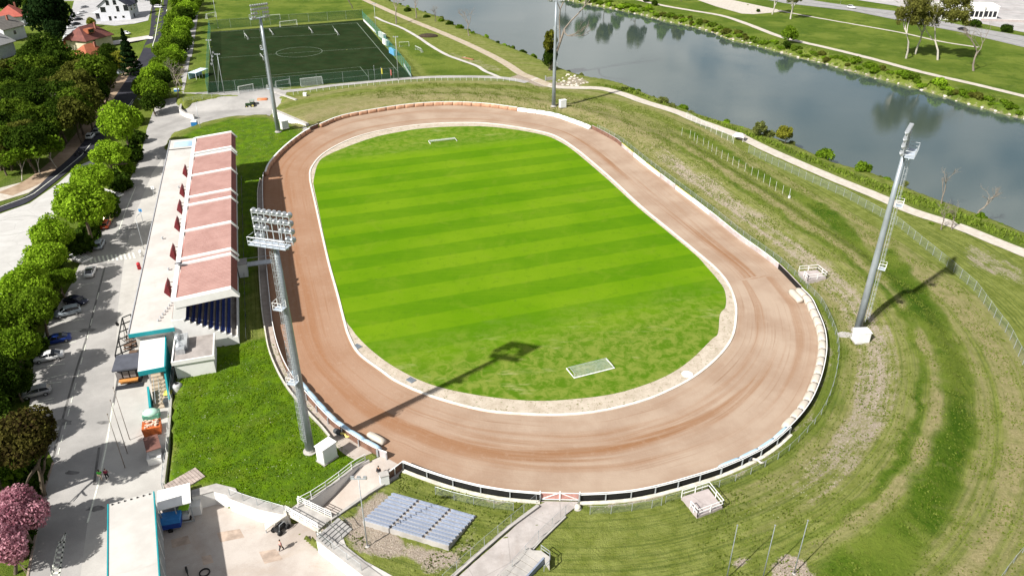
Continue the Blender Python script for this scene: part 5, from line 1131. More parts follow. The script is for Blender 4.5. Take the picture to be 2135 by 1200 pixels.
def cabinet(px,py,rz,label,w=2.1,d=1.3,h=2.2):
    p=gt(px,py); t=thing('switch_cabinet',label,'cabinet',p,rz,'white cabinets beside the floodlight masts')
    MB().box(0,0,.0,w+.2,d+.2,.12).build('plinth',CONCP,t)
    o=MB().box(0,0,.122,w,d,h).build('body',WHITE,t); bv=o.modifiers.new('bevel','BEVEL'); bv.width=.09; bv.segments=2
    MB().box(0,0,h+.125,w+.16,d+.16,.1).build('roof',WHITE,t); MB().box(-w*.22,-d/2-.012,.3,w*.42,.02,h*.85).box(w*.22,-d/2-.012,.3,w*.42,.02,h*.85).build('door',mat('cabinet_door',(.66,.67,.68),.5,.04,1),t)
cabinet(683,956,R(52),'white cabinet beside the nearest mast on the lawn',2.3,1.5,2.4); cabinet(1793,711,R(3),'white cabinet in front of the right-hand mast',2.3,1.7,1.9); cabinet(1173,224,R(20),'white cabinet beside the mast near the river'); cabinet(594,268,R(40),'white cabinet beside the mast at the north ramp')
t=thing('concrete_pad','pale concrete slab left of the right-hand mast cabinet','slab',gt(1766,698)); MB().ext([(-1.6,-.7),(.9,-.9),(1.2,.6),(-.5,1.),(-1.5,.5)],-.1,.08).build('slab',CONCP,t)
# thin poles
def pole(px,py,h,label,r=.06,top=None,name='pole',z=None,group=None,cat='pole',m=STEEL):
    p=gt(px,py) if z is None else g(px,py,z); t=thing(name,label,cat,p,0,group)
    MB().tube([(0,0,-.2),(0,0,h*.5),(0,0,h)],[r,r*.8,r*.55],8).build('shaft',m,t,True); MB().lathe([(r*3,0),(r*3,.05),(r*1.2,.12)],10).build('foot',CONCP,t)
    if top=='ball': MB().ell((0,0,h+.06),(.1,.1,.1),8,5).build('finial',m,t)
    if top=='lamps':
        MB().bar((-.8,0,h),(.8,0,h),.1).build('crossbar',m,t)
        for x in (-.7,0,.7): MB().box(x,.15,h-.1,.45,.25,.35,0,.8,.8).build('lamp',LAMPB,t)
    if top=='arm': MB().tube([(0,0,h),(0,.6,h+.3),(0,1.5,h+.35)],.04,6).build('arm',m,t); MB().box(0,1.6,h+.27,.22,.6,.1).build('lamp_head',LAMPB,t)
    return t
for x,y,l in [(1515,1205,'left of the three thin steel poles at the lower right'),(1590,1205,'middle one of the three thin steel poles at the lower right'),(1655,1195,'right and tallest of the three thin steel poles at the lower right')]: pole(x,y,8.2,l,.07,'ball',group='three thin steel poles',m=mat('dull_pole',(.2,.22,.23),.6,.2,3))
for x,y,l in [(271,917,'flagpole nearest the containers on the paved lot'),(266,945,'middle flagpole on the paved lot'),(261,975,'flagpole nearest the two walkers on the paved lot')]: pole(x,y,9.2,l,.055,'ball','flagpole',LZ,'three flagpoles on the paved lot',m=mat('rusty_pole',(.22,.18,.15),.6,.3,3))
pole(468,196,13,'lamp mast at the near left corner of the training pitch',.11,'lamps','lamp_mast',0,cat='lamp'); pole(455,192,17,'second, thinner lamp mast at the left edge of the training pitch',.08,'lamps','lamp_mast',0,cat='lamp'); pole(455,58,14,'lamp mast at the far left corner of the training pitch',.1,'lamps','lamp_mast',0,cat='lamp')
pole(831,168,15,'lamp mast with white base at the near right corner of the training pitch',.11,'lamps','lamp_mast',0,cat='lamp'); pole(785,72,13,'lamp mast on the far right side of the training pitch',.1,'lamps','lamp_mast',0,cat='lamp')
pole(421,281,9,'grey street lamp behind the grandstand by the blue container',.09,'arm','street_lamp',LZ,cat='lamp'); pole(766,1138,10.5,'slim lamp post standing in the gravel beside the seat block',.09,'lamps','lamp_post',0,cat='lamp'); pole(300,520,7,'street lamp with blue sign beside the flat-roofed building',.07,'arm','street_lamp',LZ,cat='lamp')
for x,y,h,l,c in [(796,165,4,'beach flag with yellow cloth by the training pitch',(.7,.6,.05)),(815,168,4,'beach flag with reddish cloth by the training pitch',(.4,.1,.08)),(783,180,7,'plain thin mast beside the path south of the training pitch',None)]:
    t=pole(x,y,h,l,.04,'ball','flag' if c else 'pole',0,cat='flag' if c else 'pole')
    if c: MB().box(.22,0,h*.45,.4,.02,h*.5).build('cloth',mat('flag_%.1f'%c[1],c,.8),t)
# ================================================================ grandstand (local x = away along the stand, y = away from the pitch)
REDR=None
def roofmat():
    m,nt,b,out=newmat('red_profiled_roof'); k=N(nt); P=k.obj()
    w=k.n('ShaderNodeTexWave',wave_type='BANDS',bands_direction='X'); w.inputs['Scale'].default_value=.9; w.inputs['Distortion'].default_value=.0; k.link(P,w.inputs['Vector'])
    c=k.mix(k.val(k.noise(P,.35,5,.65),.3,.7),(.33,.19,.165),(.41,.25,.22)); c=k.mix(k.math('MULTIPLY',k.val(w.outputs['Fac'],.0,.3,1,0),.4),c,(.3,.15,.13)); c=k.mix(k.math('MULTIPLY',k.val(k.noise(k.scale(P,.15,1.2),1,5,.7),.55,.75),.4),c,(.32,.18,.16))
    k.link(c,b.inputs['Base Color']); b.inputs['Roughness'].default_value=.6; return m
REDR=roofmat(); DRED=mat('dark_red_sheet',(.16,.025,.03),.6,.12,1); MEMB=None
def membm():
    m,nt,b,out=newmat('roof_membrane'); k=N(nt); P=k.obj()
    c=k.mix(k.val(k.noise(P,.25,6,.65),.35,.65),(.42,.4,.375),(.49,.47,.445)); c=k.mix(k.math('MULTIPLY',k.val(k.noise(k.scale(P,.5,2),.4,6,.75),.55,.72),.35),c,(.32,.29,.26))
    s_=k.n('ShaderNodeSeparateXYZ'); k.link(P,s_.inputs[0]); fr=k.math('FRACT',k.math('MULTIPLY',s_.outputs[0],.19)); c=k.mix(k.math('MULTIPLY',k.val(fr,.0,.012,1,0),.35),c,(.28,.26,.24))
    k.link(c,b.inputs['Base Color']); b.inputs['Roughness'].default_value=.85; return m
MEMB=membm(); TEAL=mat('teal_trim',(.01,.24,.27),.5,.08,1); SEATB=mat('blue_seat',(.025,.05,.22),.5,.15,4); SEATL=mat('pale_blue_seat',(.27,.31,.4),.55,.15,3); STEPC=mat('stand_concrete',(.28,.26,.24),.9,.2,1,dirt=.4); WWALL=mat('bright_white_wall',(.72,.71,.69),.7,.05,.7,dirt=.15,dirtcol=(.5,.47,.43)); GLASS=glassm()
gl=Vector((_O.x,_O.y,0)); st=thing('grandstand','long white grandstand with red roof bays and white ribs along the left straight','grandstand',gl,AX)
# roof profile in (y,z): y positive = away from pitch
def zr(y): return 10.-.085*max(0,y+.6) if y>=-.6 else 10.
ribs=[-.1,12.5,14.5,26.3,38.9,43.2,55.8,68.6,70.7,82.4]
for i,(a,b2) in enumerate(zip(ribs[:-1],ribs[1:])):
    if b2-a<3 and not (12<a<13): continue
    mb=MB(); a+=.25;b2-=.25
    n=max(2,int((b2-a)/.5))
    P=[(7.6,9.25),(-.55,9.97),(-.55,9.85),(7.6,9.13)]
    mb.prof([(y,z) for y,z in P],a,b2,0,'x')
    for k_ in range(n): x=a+(k_+.5)*(b2-a)/n; mb.bar((x,7.55,9.27),(x,-.5,9.985),.07,.05)
    mb.build('roof_panel',REDR,st)
    MB().prof([(-.56,9.96),(-1.35,8.75),(-1.28,8.72),(-.5,9.85)],a,b2,0,'x').build('roof_fascia',DRED,st)  # front face in darker red, its shaded side put into the colour
for x in ribs:
    w=.36 if x>1 else .5; hh=.35 if x>1 else 1.1
    mb=MB(); mb.prof([(8.1,9.5),(-.6,10.28),(-1.7,8.72),(-1.55,8.6),(-.62,10.25-hh-.25),(8.1,9.5-hh-.2)],x-w,x+w,0,'x'); mb.build('roof_rib',WWALL,st)
    if x>1: MB().bar((x,7.9,9.2),(x,8.9,5.0),.45).build('rib_leg',WWALL,st)
MB().box(41.2,8.15,9.15,82.6,.7,.3).build('gutter',WWALL,st)
mb=MB(); mb.prof([(7.6,9.1),(9.2,5.0),(9.0,5.0),(7.4,9.1)],0.3,82.,0,'x'); mb.build('rear_wall',mat('rear_wall_red',(.35,.14,.12),.8,.2,.6),st)
nt_=10
tier=[(-.02,.0),(0,1.1)]; zt=1.1; y=.75
for i in range(nt_):
    tier+= [(y,zt)]; zt+=.52; tier+=[(y,zt)]; y+=.82
tier+=[(9.0,zt),(9.0,-2.2),(-.02,-2.2)]
MB().prof(tier,.0,82.5,0,'x').build('tiers',STEPC,st)
MB().box(41.2,-.12,0,83.4,.16,1.75).build('front_wall',WWALL,st)
endw=[]; zt=1.4; y=.75; endw=[(-.2,-.1),(-.2,1.35)]
for i in range(nt_-1): endw+=[(y-.05,zt),(y-.05,zt+.52)]; zt+=.52; y+=.82
endw+=[(9.1,zt),(9.1,-2.2)]
MB().prof(endw,-.55,-.03,0,'x').build('end_wall',WWALL,st)
MB().prof([(6.9,6.3),(6.2,9.35),(8.0,9.3),(9.25,5.),(9.25,2)],-.5,-.05,0,'x').build('end_frame',WWALL,st)
mb=MB()
MB().prof(endw,82.55,83.0,0,'x').build('end_wall',WWALL,st)
for x in (12.5,26.3,38.9,55.8,69.6): MB().bar((x,5.6,5),(x,5.6,9.2),.3).build('column',WWALL,st)
# seats: the 100 nearest the camera as single parts, the rest as one
def seatmesh(): return MB().box(0,0,0,.42,.4,.06).prof([(.16,.06),(.22,.42),(.18,.42),(.12,.06)],-.2,.2,0,'x')
pro=seatmesh().build('seat',SEATB,st); cnt=0; rest=MB()
for c_ in range(150):
    for r_ in range(nt_-1):
        x=.55+c_*.545; z=1.1+.52*(r_+1); y=.75+.82*r_+.42
        if any(abs(x-q)<.5 for q in (12.5,26.3,38.9,55.8,69.6)): continue
        if cnt<100:
            o=pro if cnt==0 else pro.copy()
            if cnt: COL.objects.link(o); o.parent=st
            o.location=(x,y,z+.02); cnt+=1
        else: rest.box(x,y,z+.02,.42,.4,.06).box(x,y+.19,z+.08,.42,.05,.34)
tag(rest.build('seat_rows',SEATB,st),kind='stuff')
for x in (6.5,20,32.5,41,50,62):   # dark red boards standing behind the roof on struts
    s_=MB().prof([(9.3,7.2),(10.1,8.3),(9.45,9.6),(9.25,9.)],x-1.35,x+1.35,0,'x').build('rear_board',DRED,st); q=MB()
    for dx in (-.9,.9): q.bar((x+dx,8.0,8.9),(x+dx,9.4,8.9),.07).bar((x+dx,8.0,8.0),(x+dx,9.5,8.1),.07)
    q.build('strut',DRED,s_)
t=MB().lathe([(.0,0),(.65,.05),(.62,.12),(.2,.14)],16,(0,0,0),Matrix.Translation((11.8,7.9,9.9))@Matrix.Rotation(R(35),4,'Y')).build('satellite_dish',mat('dish_dark',(.03,.03,.06),.4,.1,3),st)
railing('railing','thin railing in front of the grandstand foot',[(gl+Vector((*(ax*a+bx*1.3),0))) for a in range(0,80,4)],.9,4.,mat('dark_rail',(.06,.07,.06),.6),(1.,))
mb=thing('control_box','small white cabin with dark footbridge in front of the grandstand','cabin',gl+Vector((*(ax*24+bx*.6),0)),AX); MB().box(0,-.6,0,2.4,1.6,2.7).build('body',WWALL,mb); MB().box(0,-.6,2.702,2.6,1.9,.12).build('roof',CONCP,mb); MB().box(0,-3.8,1.9,1.6,4.6,.15).bar((-.8,-1.5,2.9),(-.8,-6.,2.9),.06).bar((.8,-1.5,2.9),(.8,-6.,2.9),.06).build('footbridge',STEEL,mb)
# flat-roofed club building behind the stand
cb=thing('club_building','long low club building with a pale flat roof behind the grandstand','building',gl,AX)
MB().box(48,12.1,LZ,96,5.5,-LZ+4.6).build('wall',mat('cream_wall',(.55,.53,.49),.8,.08,.6),cb)
MB().box(48.,12.2,4.602,97.4,6.6,.35).build('roof',MEMB,cb)
MB().box(48,15.6,4.55,97.6,.16,.52).build('gutter',mat('grey_gutter',(.33,.34,.36),.5),cb)
MB().box(-.85,12.2,4.4,.2,6.7,.62).build('fascia',TEAL,cb)
for i in range(16):
    f=MB().box(3+i*5.8,14.86,LZ+1.2,2.6,.06,1.5).build('window',WWALL,cb); MB().box(3+i*5.8,14.9,LZ+1.3,2.3,.05,1.3).build('pane',GLASS,f)
for i in range(5): MB().box(6+i*17,14.87,LZ,1.1,.08,2.2).build('door',mat('grey_door',(.2,.22,.24),.6),cb)
MB().box(88.6,12.2,4.96,.25,6.3,.12).build('roof_edge',BLACKB,cb); MB().box(92.6,12.1,4.96,4.2,4.6,.05).build('blue_membrane',mat('pale_blue_membrane',(.36,.5,.62),.8,.15,.5,dirt=.5,dirtcol=(.1,.2,.45)),cb)
vb=MB()
for i in range(9): vb.lathe([(.12,0),(.12,.3),(.2,.32),(.0,.42)],8,(2+i*.9,11.4-.28*i,4.95))
vb.build('roof_vent',STEEL,cb)
for x,y in ((20,11),(34,13),(61,11.5)): MB().lathe([(.16,0),(.16,.4),(.25,.42),(.02,.55)],8,(x,y,4.95)).build('vent_pipe',STEEL,cb)
# annex with air ducts
an=thing('annex_building','small flat-roofed annex with silver air ducts on its roof beside the grandstand end','building',gl,AX)
MB().box(-4.6,6.15,-.3,6.6,5.6,3.2).build('wall',WWALL,an); MB().box(-4.6,6.15,2.902,6.7,5.7,.1).build('roof',mat('grey_roofing',(.3,.27,.255),.9,.15,.6,dirt=.3),an)
MB().box(-8.0,6.15,2.6,.25,6.2,.65).box(-4.6,3.2,2.6,6.6,.2,.6).box(-4.6,9.15,2.6,6.6,.2,.6).build('parapet',WWALL,an)
DUCT=mat('silver_duct',(.5,.52,.54),.35,.15,2,metal=.6)
MB().box(-3.2,7.6,3.0,3.4,1.2,1.1).box(-5.1,8.0,3.0,1.6,1.3,.9).build('air_unit',DUCT,an); MB().lathe([(.55,0),(.55,1.9)],12,(0,0,0),Matrix.Translation((-4.9,8.2,3.6))@Matrix.Rotation(PI/2,4,'Y')).tube([(-2.2,8.4,3.6),(-2.2,8.4,4.3),(-3.6,8.4,4.4)],.45,10).build('duct',DUCT,an,True)
t=thing('tank','small grey tank at the corner of the lawn beside the annex','tank',gl+Vector((*(-ax*9.6-bx*9.0),-1.5)),AX); MB().lathe([(.7,0),(.75,.1),(.75,1.5),(.5,1.75),(.1,1.8)],14).build('body',mat('grey_tank',(.38,.38,.38),.6,.1,2),t,True); MB().lathe([(.25,1.8),(.25,1.9)],10).build('lid',BLACKP,t)
# covered teal staircase, dark kiosk and steel frame
def frame_px(p0,p1,z):
    a=g(*p0,z);b2=g(*p1,z); d=b2-a; return a,math.atan2(d.y,d.x),d.length
zs=3.2
a,rz,L=frame_px((290,775),(342,765),zs); bk=g(288,686,zs); Wd=(bk-a).length
sc_=thing('covered_staircase','teal-trimmed covered staircase with white roof at the end of the club building','staircase',(a.x,a.y,LZ),rz); hh=zs-LZ
MB().box(L/2,Wd/2,hh,L,Wd,.12).build('roof',WWALL,sc_)
fa=MB().box(L/2,-.1,hh-.62,L+.3,.18,.74).box(L+.1,Wd/2,hh-.62,.18,Wd,.74); fa.build('fascia',TEAL,sc_); MB().box(-.1,Wd/2,hh-.3,.16,Wd,.42).build('edge_trim',WWALL,sc_)
MB().prof([(Wd,hh),(.5,hh-.6),(-2.8,1.0),(-2.8,0),(Wd,0)],L-.25,L,0,'x').build('side_wall',TEAL,sc_); MB().prof([(-.2,2.7),(-3.1,1.0),(-3.1,0),(-.2,0)],.45,.75,0,'x').build('side_wall',TEAL,sc_)
stp=MB()
for i in range(11): stp.box((L+.5)/2+.1,-2.4+i*.62,.0,L-1.2,.62,.28+i*.3)
stp.build('steps',mat('tan_steps',(.4,.33,.25),.9,.15,1),sc_)
hr=MB()
for x in (1.4,L-1.4): hr.tube([(x,-2.6,1.1),(x,1.5,3.1)],.04,6)
hr.build('hand_rail',STEEL,sc_); MB().box(L/2,Wd*.65,.0,L-.6,Wd*.6,hh-.65).build('wall',mat('grey_wall',(.3,.3,.3),.8),sc_)  # plain grey wall under the stair roof
zk=LZ+3.1; a,rz,L=frame_px((233,775),(288,767),zk); bk=g(238,743,zk); Wd=abs((bk-a).length)
kz=thing('kiosk','dark kiosk with grey roof and orange wooden counter beside the teal staircase','kiosk',(a.x,a.y,LZ),rz)
MB().box(L/2,Wd/2,3.0,L,Wd,.28).build('roof',mat('slate_roof',(.075,.08,.1),.7,.12,1),kz); MB().box(L/2+.1,Wd/2+.3,0.02,L-.7,Wd-.9,2.98).build('wall',mat('dark_cladding',(.04,.04,.045),.8),kz); MB().box(L/2,.25,1.0,L-1.0,.7,.12).box(L/2,.32,.5,L-1.2,.1,.4).build('counter',mat('orange_wood',(.5,.22,.06),.6,.2,3),kz)
for x in (.6,1.6,2.6): MB().box(x,.66,1.25,.8,.05,1.2).build('shutter',mat('grey_shutter',(.18,.17,.17),.7),kz)
MB().box(L/2,-.15,0,L+.2,1.0,.18).build('deck',mat('black_deck',(.02,.022,.028),.8),kz)
pf=thing('steel_pergola','open black steel frame with seats beneath it left of the club building','pergola',g(248,742,LZ),0); o=g(248,742,LZ); mb=MB()
fp=[g(240,741,LZ+3.3)-o,g(255,662,LZ+3.3)-o,g(272,655,LZ+3.3)-o,g(290,720,LZ+3.3)-o]
def lp(a,b2,t): return a.lerp(b2,t)
for i in range(6):
    t_=i/5; a=lp(fp[0],fp[1],t_); b2=lp(fp[3],fp[2],t_); mb.bar(a,b2,.14)
    if i in (0,2,5):
        for q in (a,b2): mb.bar((q.x,q.y,0),q,.14)
mb.bar(fp[0],fp[1],.16).bar(fp[3],fp[2],.16); 
for i in range(4): a=lp(fp[0],fp[1],i/4); b2=lp(fp[0],fp[1],(i+1)/4); mb.bar((a.x,a.y,.2 if i%2 else 3.2),(b2.x,b2.y,3.2 if i%2 else .2),.08)
mb.build('frame',BLACKP,pf); q=lp(fp[0],fp[1],.82)
MB().lathe([(.05,0),(.4,.05),(.36,.1)],12,(0,0,0),Matrix.Translation((q.x-.7,q.y,3.3))@Matrix.Rotation(R(60),4,'Y')).build('dish',BLACKP,pf)
for i,(fx,fy) in enumerate([(.3,.25),(.62,.3),(.3,.55),(.65,.58),(.4,.8)]):
    a=lp(lp(fp[0],fp[1],fy),lp(fp[3],fp[2],fy),fx); b0=o+a; t=thing('cafe_table','small dark cafe table with benches under the black steel frame','table',(b0.x,b0.y,LZ+.04),rz,'cafe tables under the steel frame')
    MB().box(0,0,.7,1.2,.8,.05).build('tabletop',mat('brown_table',(.12,.075,.05),.7),t)
    for sx in (-.5,.5): MB().box(sx,0,0,.08,.6,.7).build('leg',BLACKP,t)
    for sy in (-.75,.75): MB().box(0,sy,.4,1.2,.3,.05).box(-.4,sy,0,.06,.25,.4).box(.4,sy,0,.06,.25,.4).build('bench',mat('brown_table',(.12,.075,.05),.7),t)
# ================================================================ warehouse and pit sheds
zw=LZ+5.6; a,rz,_l=frame_px((227,1052),(320,1026),zw); far_=g(205,1200,zw); W_=_l; Lw=(far_-a).length+6
wh=thing('warehouse','long white-roofed warehouse with teal roof edges at the bottom left','warehouse',(a.x,a.y,LZ),rz)
dl=Vector((math.cos(rz),math.sin(rz))); 
MB().box(W_/2,-Lw/2,5.602,W_,Lw,.14).build('roof',MEMB,wh); MB().box(-.06,-Lw/2,5.35,.14,Lw,.46).box(W_+.06,-Lw/2,5.35,.14,Lw,.46).build('roof_edge',TEAL,wh)
MB().box(W_/2,-Lw/2,0,W_-.3,Lw-.3,5.6).build('wall',mat('grey_cladding',(.4,.41,.42),.7,.08,1),wh)
for i in range(7):
    f=MB().box(W_-.12,-1.6-i*3.1,.5,.06,2.7,4.6).build('window',WWALL,wh); MB().box(W_-.1,-1.6-i*3.1,.7,.08,2.4,4.2).build('pane',mat('dull_pane',(.28,.3,.31),.35,.25,1),f)
for i in range(7): MB().lathe([(.1,0),(.1,.12),(.02,.16)],8,(.4+i*(W_-.8)/6,-.3,5.742)).build('roof_bolt',BLACKP,wh)
a,rz,L=frame_px((328,1062),(398,1044),LZ+3.2); sh=thing('lean_to_shed','white-roofed lean-to shed between warehouse and retaining wall','shed',(a.x,a.y,LZ),rz)
MB().box(L/2,1.5,3.2,L,3.6,.12).build('roof',WWALL,sh); MB().box(L/2,2.4,0,L-.3,1.6,3.2).build('wall',mat('grey_cladding',(.4,.41,.42),.7),sh)
for x in (.2,L/2,L-.2): MB().box(x,-.1,0,.14,.14,3.2).build('post',STEEL,sh)
def at_(px,py,z=LZ): return g(px,py,z)
t=thing('trailer','blue box trailer parked beside the warehouse','trailer',at_(359,1098),R(14)); 
MB().box(0,0,.55,2.5,1.7,.8,0,1.02,1.02).build('body',mat('blue_body',(.01,.05,.28),.5),t); MB().prof([(-.9,1.36),(.9,1.36),(.75,1.9),(-.75,1.9)],-1.3,1.3,0,'x').build('cover',mat('blue_tarpaulin',(.03,.19,.5),.6,.1,1.5),t)
for sy in (-.9,.9): w=MB().lathe([(.2,-.08),(.3,-.08),(.3,.08),(.2,.08)],12,(0,0,0),Matrix.Translation((0,sy,.3))@Matrix.Rotation(PI/2,4,'X')).build('wheel',RUB,t)
MB().bar((1.2,0,.5),(2.6,0,.45),.09).build('drawbar',STEEL,t)
t=thing('utility_vehicle','small lime-green and white utility vehicle beside the blue trailer','vehicle',at_(389,1075),R(100)); 
MB().box(0,0,.4,2.0,1.2,.55,0,.95,.95).build('body',mat('white_plastic',(.62,.62,.6),.5),t); MB().box(.1,0,1.6,1.5,1.25,.1,0,.9,.9).build('roof',mat('lime_roof',(.3,.6,.03),.5),t); pp=MB()
for sx in (-.55,.7):
    for sy in (-.52,.52): pp.bar((sx,sy,.9),(sx,sy,1.62),.06)
    
pp.build('roof_post',BLACKP,t)
for sx in (-.65,.65):
    for sy in (-.6,.6): MB().lathe([(.12,-.1),(.3,-.1),(.3,.1),(.12,.1)],12,(0,0,0),Matrix.Translation((sx,sy,.3))@Matrix.Rotation(PI/2,4,'X')).build('wheel',RUB,t)
t=thing('storage_bin','white storage bin beside the lime-green vehicle','bin',at_(408,1068),R(14)); MB().box(0,0,0,1.6,1.1,1.5).build('body',WWALL,t); MB().box(0,0,1.502,1.7,1.2,.08).build('lid',WWALL,t)
t=thing('motorcycle','dirt bike standing in the pit yard at the bottom edge','motorcycle',at_(392,1197),R(120))
for sx in (-.65,.65): MB().lathe([(.22,-.05),(.32,-.05),(.32,.05),(.22,.05)],12,(0,0,0),Matrix.Translation((sx,0,.32))@Matrix.Rotation(PI/2,4,'X')).build('wheel',RUB,t)
MB().tube([(-.7,0,.85),(-.1,0,.8),(.3,0,.9),(.45,0,.6)],[.07,.12,.14,.05],8).build('body',BLACKP,t,True); MB().tube([(.45,-.4,1.1),(.45,.4,1.1)],.02,5).bar((.65,0,.32),(.42,0,1.1),.06).build('handlebar',RIM,t)
for x,y,rz in ((427,1194,.3),): t=thing('tyre','large worn tyre ring lying flat in the pit yard','tyre',at_(x,y)); MB().lathe([(.5,0),(.62,.02),(.62,.2),(.5,.22),(.5,.0)],20).build('tread',RUB,t)
# containers by the flagpoles
t=thing('recycling_container','pale green domed recycling container beside the orange one','container',at_(318,872),R(15)); MB().box(0,0,.1,2.1,1.5,1.0,0,1.05,1.05).build('body',mat('green_plastic',(.09,.25,.17),.6),t); MB().ell((0,0,1.1),(1.15,.85,.6),14,8).build('dome',mat('mint_plastic',(.4,.6,.5),.5,.12,2),t,True)
t=thing('skip','orange-red rusty skip full of pale rubbish','skip',at_(320,900),R(20)); MB().box(0,0,.1,2.3,1.9,1.35,0,1.08,1.08).build('body',mat('orange_steel',(.45,.11,.03),.6,.25,1.5,dirt=.4,dirtcol=(.2,.06,.03)),t)
rb_=MB(); rg=random.Random(4)
for i in range(26): rb_.box(rg.uniform(-.9,.9),rg.uniform(-.7,.7),1.4+rg.uniform(0,.15),rg.uniform(.2,.5),rg.uniform(.15,.4),rg.uniform(.1,.3),rg.uniform(0,3))
rb_.build('rubbish',mat('rubbish',(.6,.45,.36),.8,.4,4),t)
a,rz,L=frame_px((305,942),(336,932),LZ+2.4); t=thing('shed','small shed with flat brown roof beside the orange skip','shed',(a.x,a.y,LZ),rz); MB().box(L/2,1.5,2.4,L,3.2,.12).build('roof',mat('brown_felt',(.16,.075,.06),.9,.1,1),t); MB().box(L/2,1.5,0,L-.3,2.8,2.4).build('wall',mat('grey_wood',(.3,.3,.32),.8),t)
t=thing('chest','white chest with pale lid at the end of the brown-roofed shed','chest',at_(325,961),R(20)); MB().box(0,0,0,1.7,1.5,1.1).build('body',WWALL,t); MB().box(0,0,1.102,1.8,1.6,.08).build('lid',WWALL,t)
t=thing('bin','grey bin with yellow lid by the lawn fence','bin',at_(354,832),.2); MB().box(0,0,.1,.9,.9,1.1,0,1.1,1.1).build('body',mat('grey_plastic',(.2,.21,.22),.6),t); MB().box(0,0,1.2,1.2,1.1,.16,0,.9,.9).build('lid',mat('yellow_plastic',(.75,.66,.12),.5),t)
t=thing('bin','dark grey bin with closed lid below the yellow-lidded one','bin',at_(351,846),.2); MB().box(0,0,.1,.8,.8,1.05,0,1.1,1.1).build('body',mat('dark_plastic',(.05,.055,.06),.6),t); MB().box(0,0,1.15,1.,.95,.12,0,.9,.9).build('lid',mat('dark_plastic',(.05,.055,.06),.6),t)
t=thing('container','blue container with pale lid beside the street lamp at the north lawn','container',at_(407,266),R(10)); MB().box(0,0,0,1.7,1.5,1.9).build('body',mat('blue_plastic',(.02,.16,.42),.5),t); MB().box(0,0,1.9,1.8,1.6,.3,0,.85,.85).build('lid',mat('pale_lid',(.6,.66,.72),.5),t)
t=thing('container','small blue container beside the service path','container',g(370,196,-1),R(10)); MB().box(0,0,-1,1.5,1.3,2.6).build('body',mat('blue_plastic',(.02,.16,.42),.5),t); MB().box(0,0,1.602,1.6,1.4,.15).build('lid',mat('pale_lid',(.6,.66,.72),.5),t)
t=thing('sign_post','white parking sign on a post at the kerb by the club building','sign',at_(322,410)); MB().tube([(0,0,0),(0,0,2.6)],.05,6).build('post',STEEL,t); MB().box(0,.05,1.9,.8,.05,.8).build('sign_plate',WWALL,t)
t=thing('sign_post','blue sign on a post beside the club building','sign',at_(298,462)); MB().tube([(0,0,0),(0,0,3.)],.05,6).build('post',STEEL,t); MB().box(0,.05,2.4,.7,.05,.7).build('sign_plate',mat('sign_blue',(.02,.25,.6),.5),t)
for x,y,c_,l in ((296,535,WWALL,'white round-topped post box by the wall of the club building'),(291,561,mat('red_plastic',(.4,.02,.03),.5),'red post box by the wall of the club building')):
    t=thing('post_box',l,'post box',at_(x,y)); MB().lathe([(.35,0),(.35,1.3),(.25,1.5),(.05,1.55)],12).build('body',c_,t,True); MB().box(0,-.34,.9,.4,.06,.12).build('slot',BLACKP,t)
# striped steps down to the plaza
def steps(pA,pB,wpx,label,n=9):
    a=g(*pA,LZ);b2=g(*pB,LZ); d=(b2-a); t=thing('steps',label,'steps',(a.x,a.y,LZ),math.atan2(d.y,d.x),'striped steps between car park and plaza'); L=d.length; w_=wpx; A=MB();B=MB()
    for i in range(n): A.box(L*(i+.5)/n,0,.03,L/n*.55,w_,.12+.02*i); B.box(L*(i+.0)/n,0,.0,L/n*.5,w_,.1+.02*i)
    A.build('tread',WHITE,t); B.build('riser',mat('dark_riser',(.06,.06,.06),.9),t)
    for sy in (-1,1): MB().box(L/2,sy*(w_/2+.12),0,L,.2,.35).build('side_kerb',CONCP,t)
steps((208,399),(252,410),2.3,'upper striped steps leading from the car park to the white plaza'); steps((146,531),(184,544),2.6,'lower striped steps leading from the car park to the white plaza')
# ================================================================ retaining walls, footbridge, stairs
def wallth(label,pxs,z0,z1,th=.4,m=WHITEW,coping=True,zpx=0.,off=0.):
    P=[g(*p,zpx) for p in pxs]
    if off: P=[Vector((q.x,q.y,zpx)) for q in offset(P,off)]
    o=P[0].copy(); o.z=0; t=thing('retaining_wall',label,'wall',o); L_=[(p.x-o.x,p.y-o.y) for p in P]
    MB().wall(L_,z0,z1,th).build('wall',m,t)
    if coping: MB().wall(L_,z1+.002 if not callable(z1) else (lambda x,y:z1(x,y)+.002),z1+.1 if not callable(z1) else (lambda x,y:z1(x,y)+.1),th+.12).build('coping',CONCP if m is WHITEW else m,t)
    return t,o
wallth('white retaining wall between the lawn and the pit yard',[(400,1034),(447,1021),(478,1029),(482,1036),(540,1058),(596,1070)],LZ-.2,.1,1.15,off=.32)
wallth('white retaining wall between the walkway and the pit yard, lower right',[(663,1122),(720,1166),(760,1196),(812,1235)],LZ-.2,.1,1.15,off=.32)
wfence('grey mesh fence standing on the white retaining wall by the lawn',[(480,1034),(520,1049),(560,1060),(594,1070)],1.3,2.1,WIRE,z=.1)
wfence('thin posts with wire along the lower walkway wall',[(668,1124),(720,1164),(760,1194)],1.1,2.4,WIRE,z=.1)
def rz1(x,y):
    ra=g(812,960).to_2d(); rb=g(640,1075).to_2d(); rv=rb-ra; t_=((x-ra.x)*rv.x+(y-ra.y)*rv.y)/rv.length_squared
    return LZ*float(sst(np.array(t_),.08,.92))-.15
wallth('white side wall of the ramp with the railing on top',[(770,962),(745,972),(692,1014),(642,1048),(620,1058)],rz1,.25,.3)
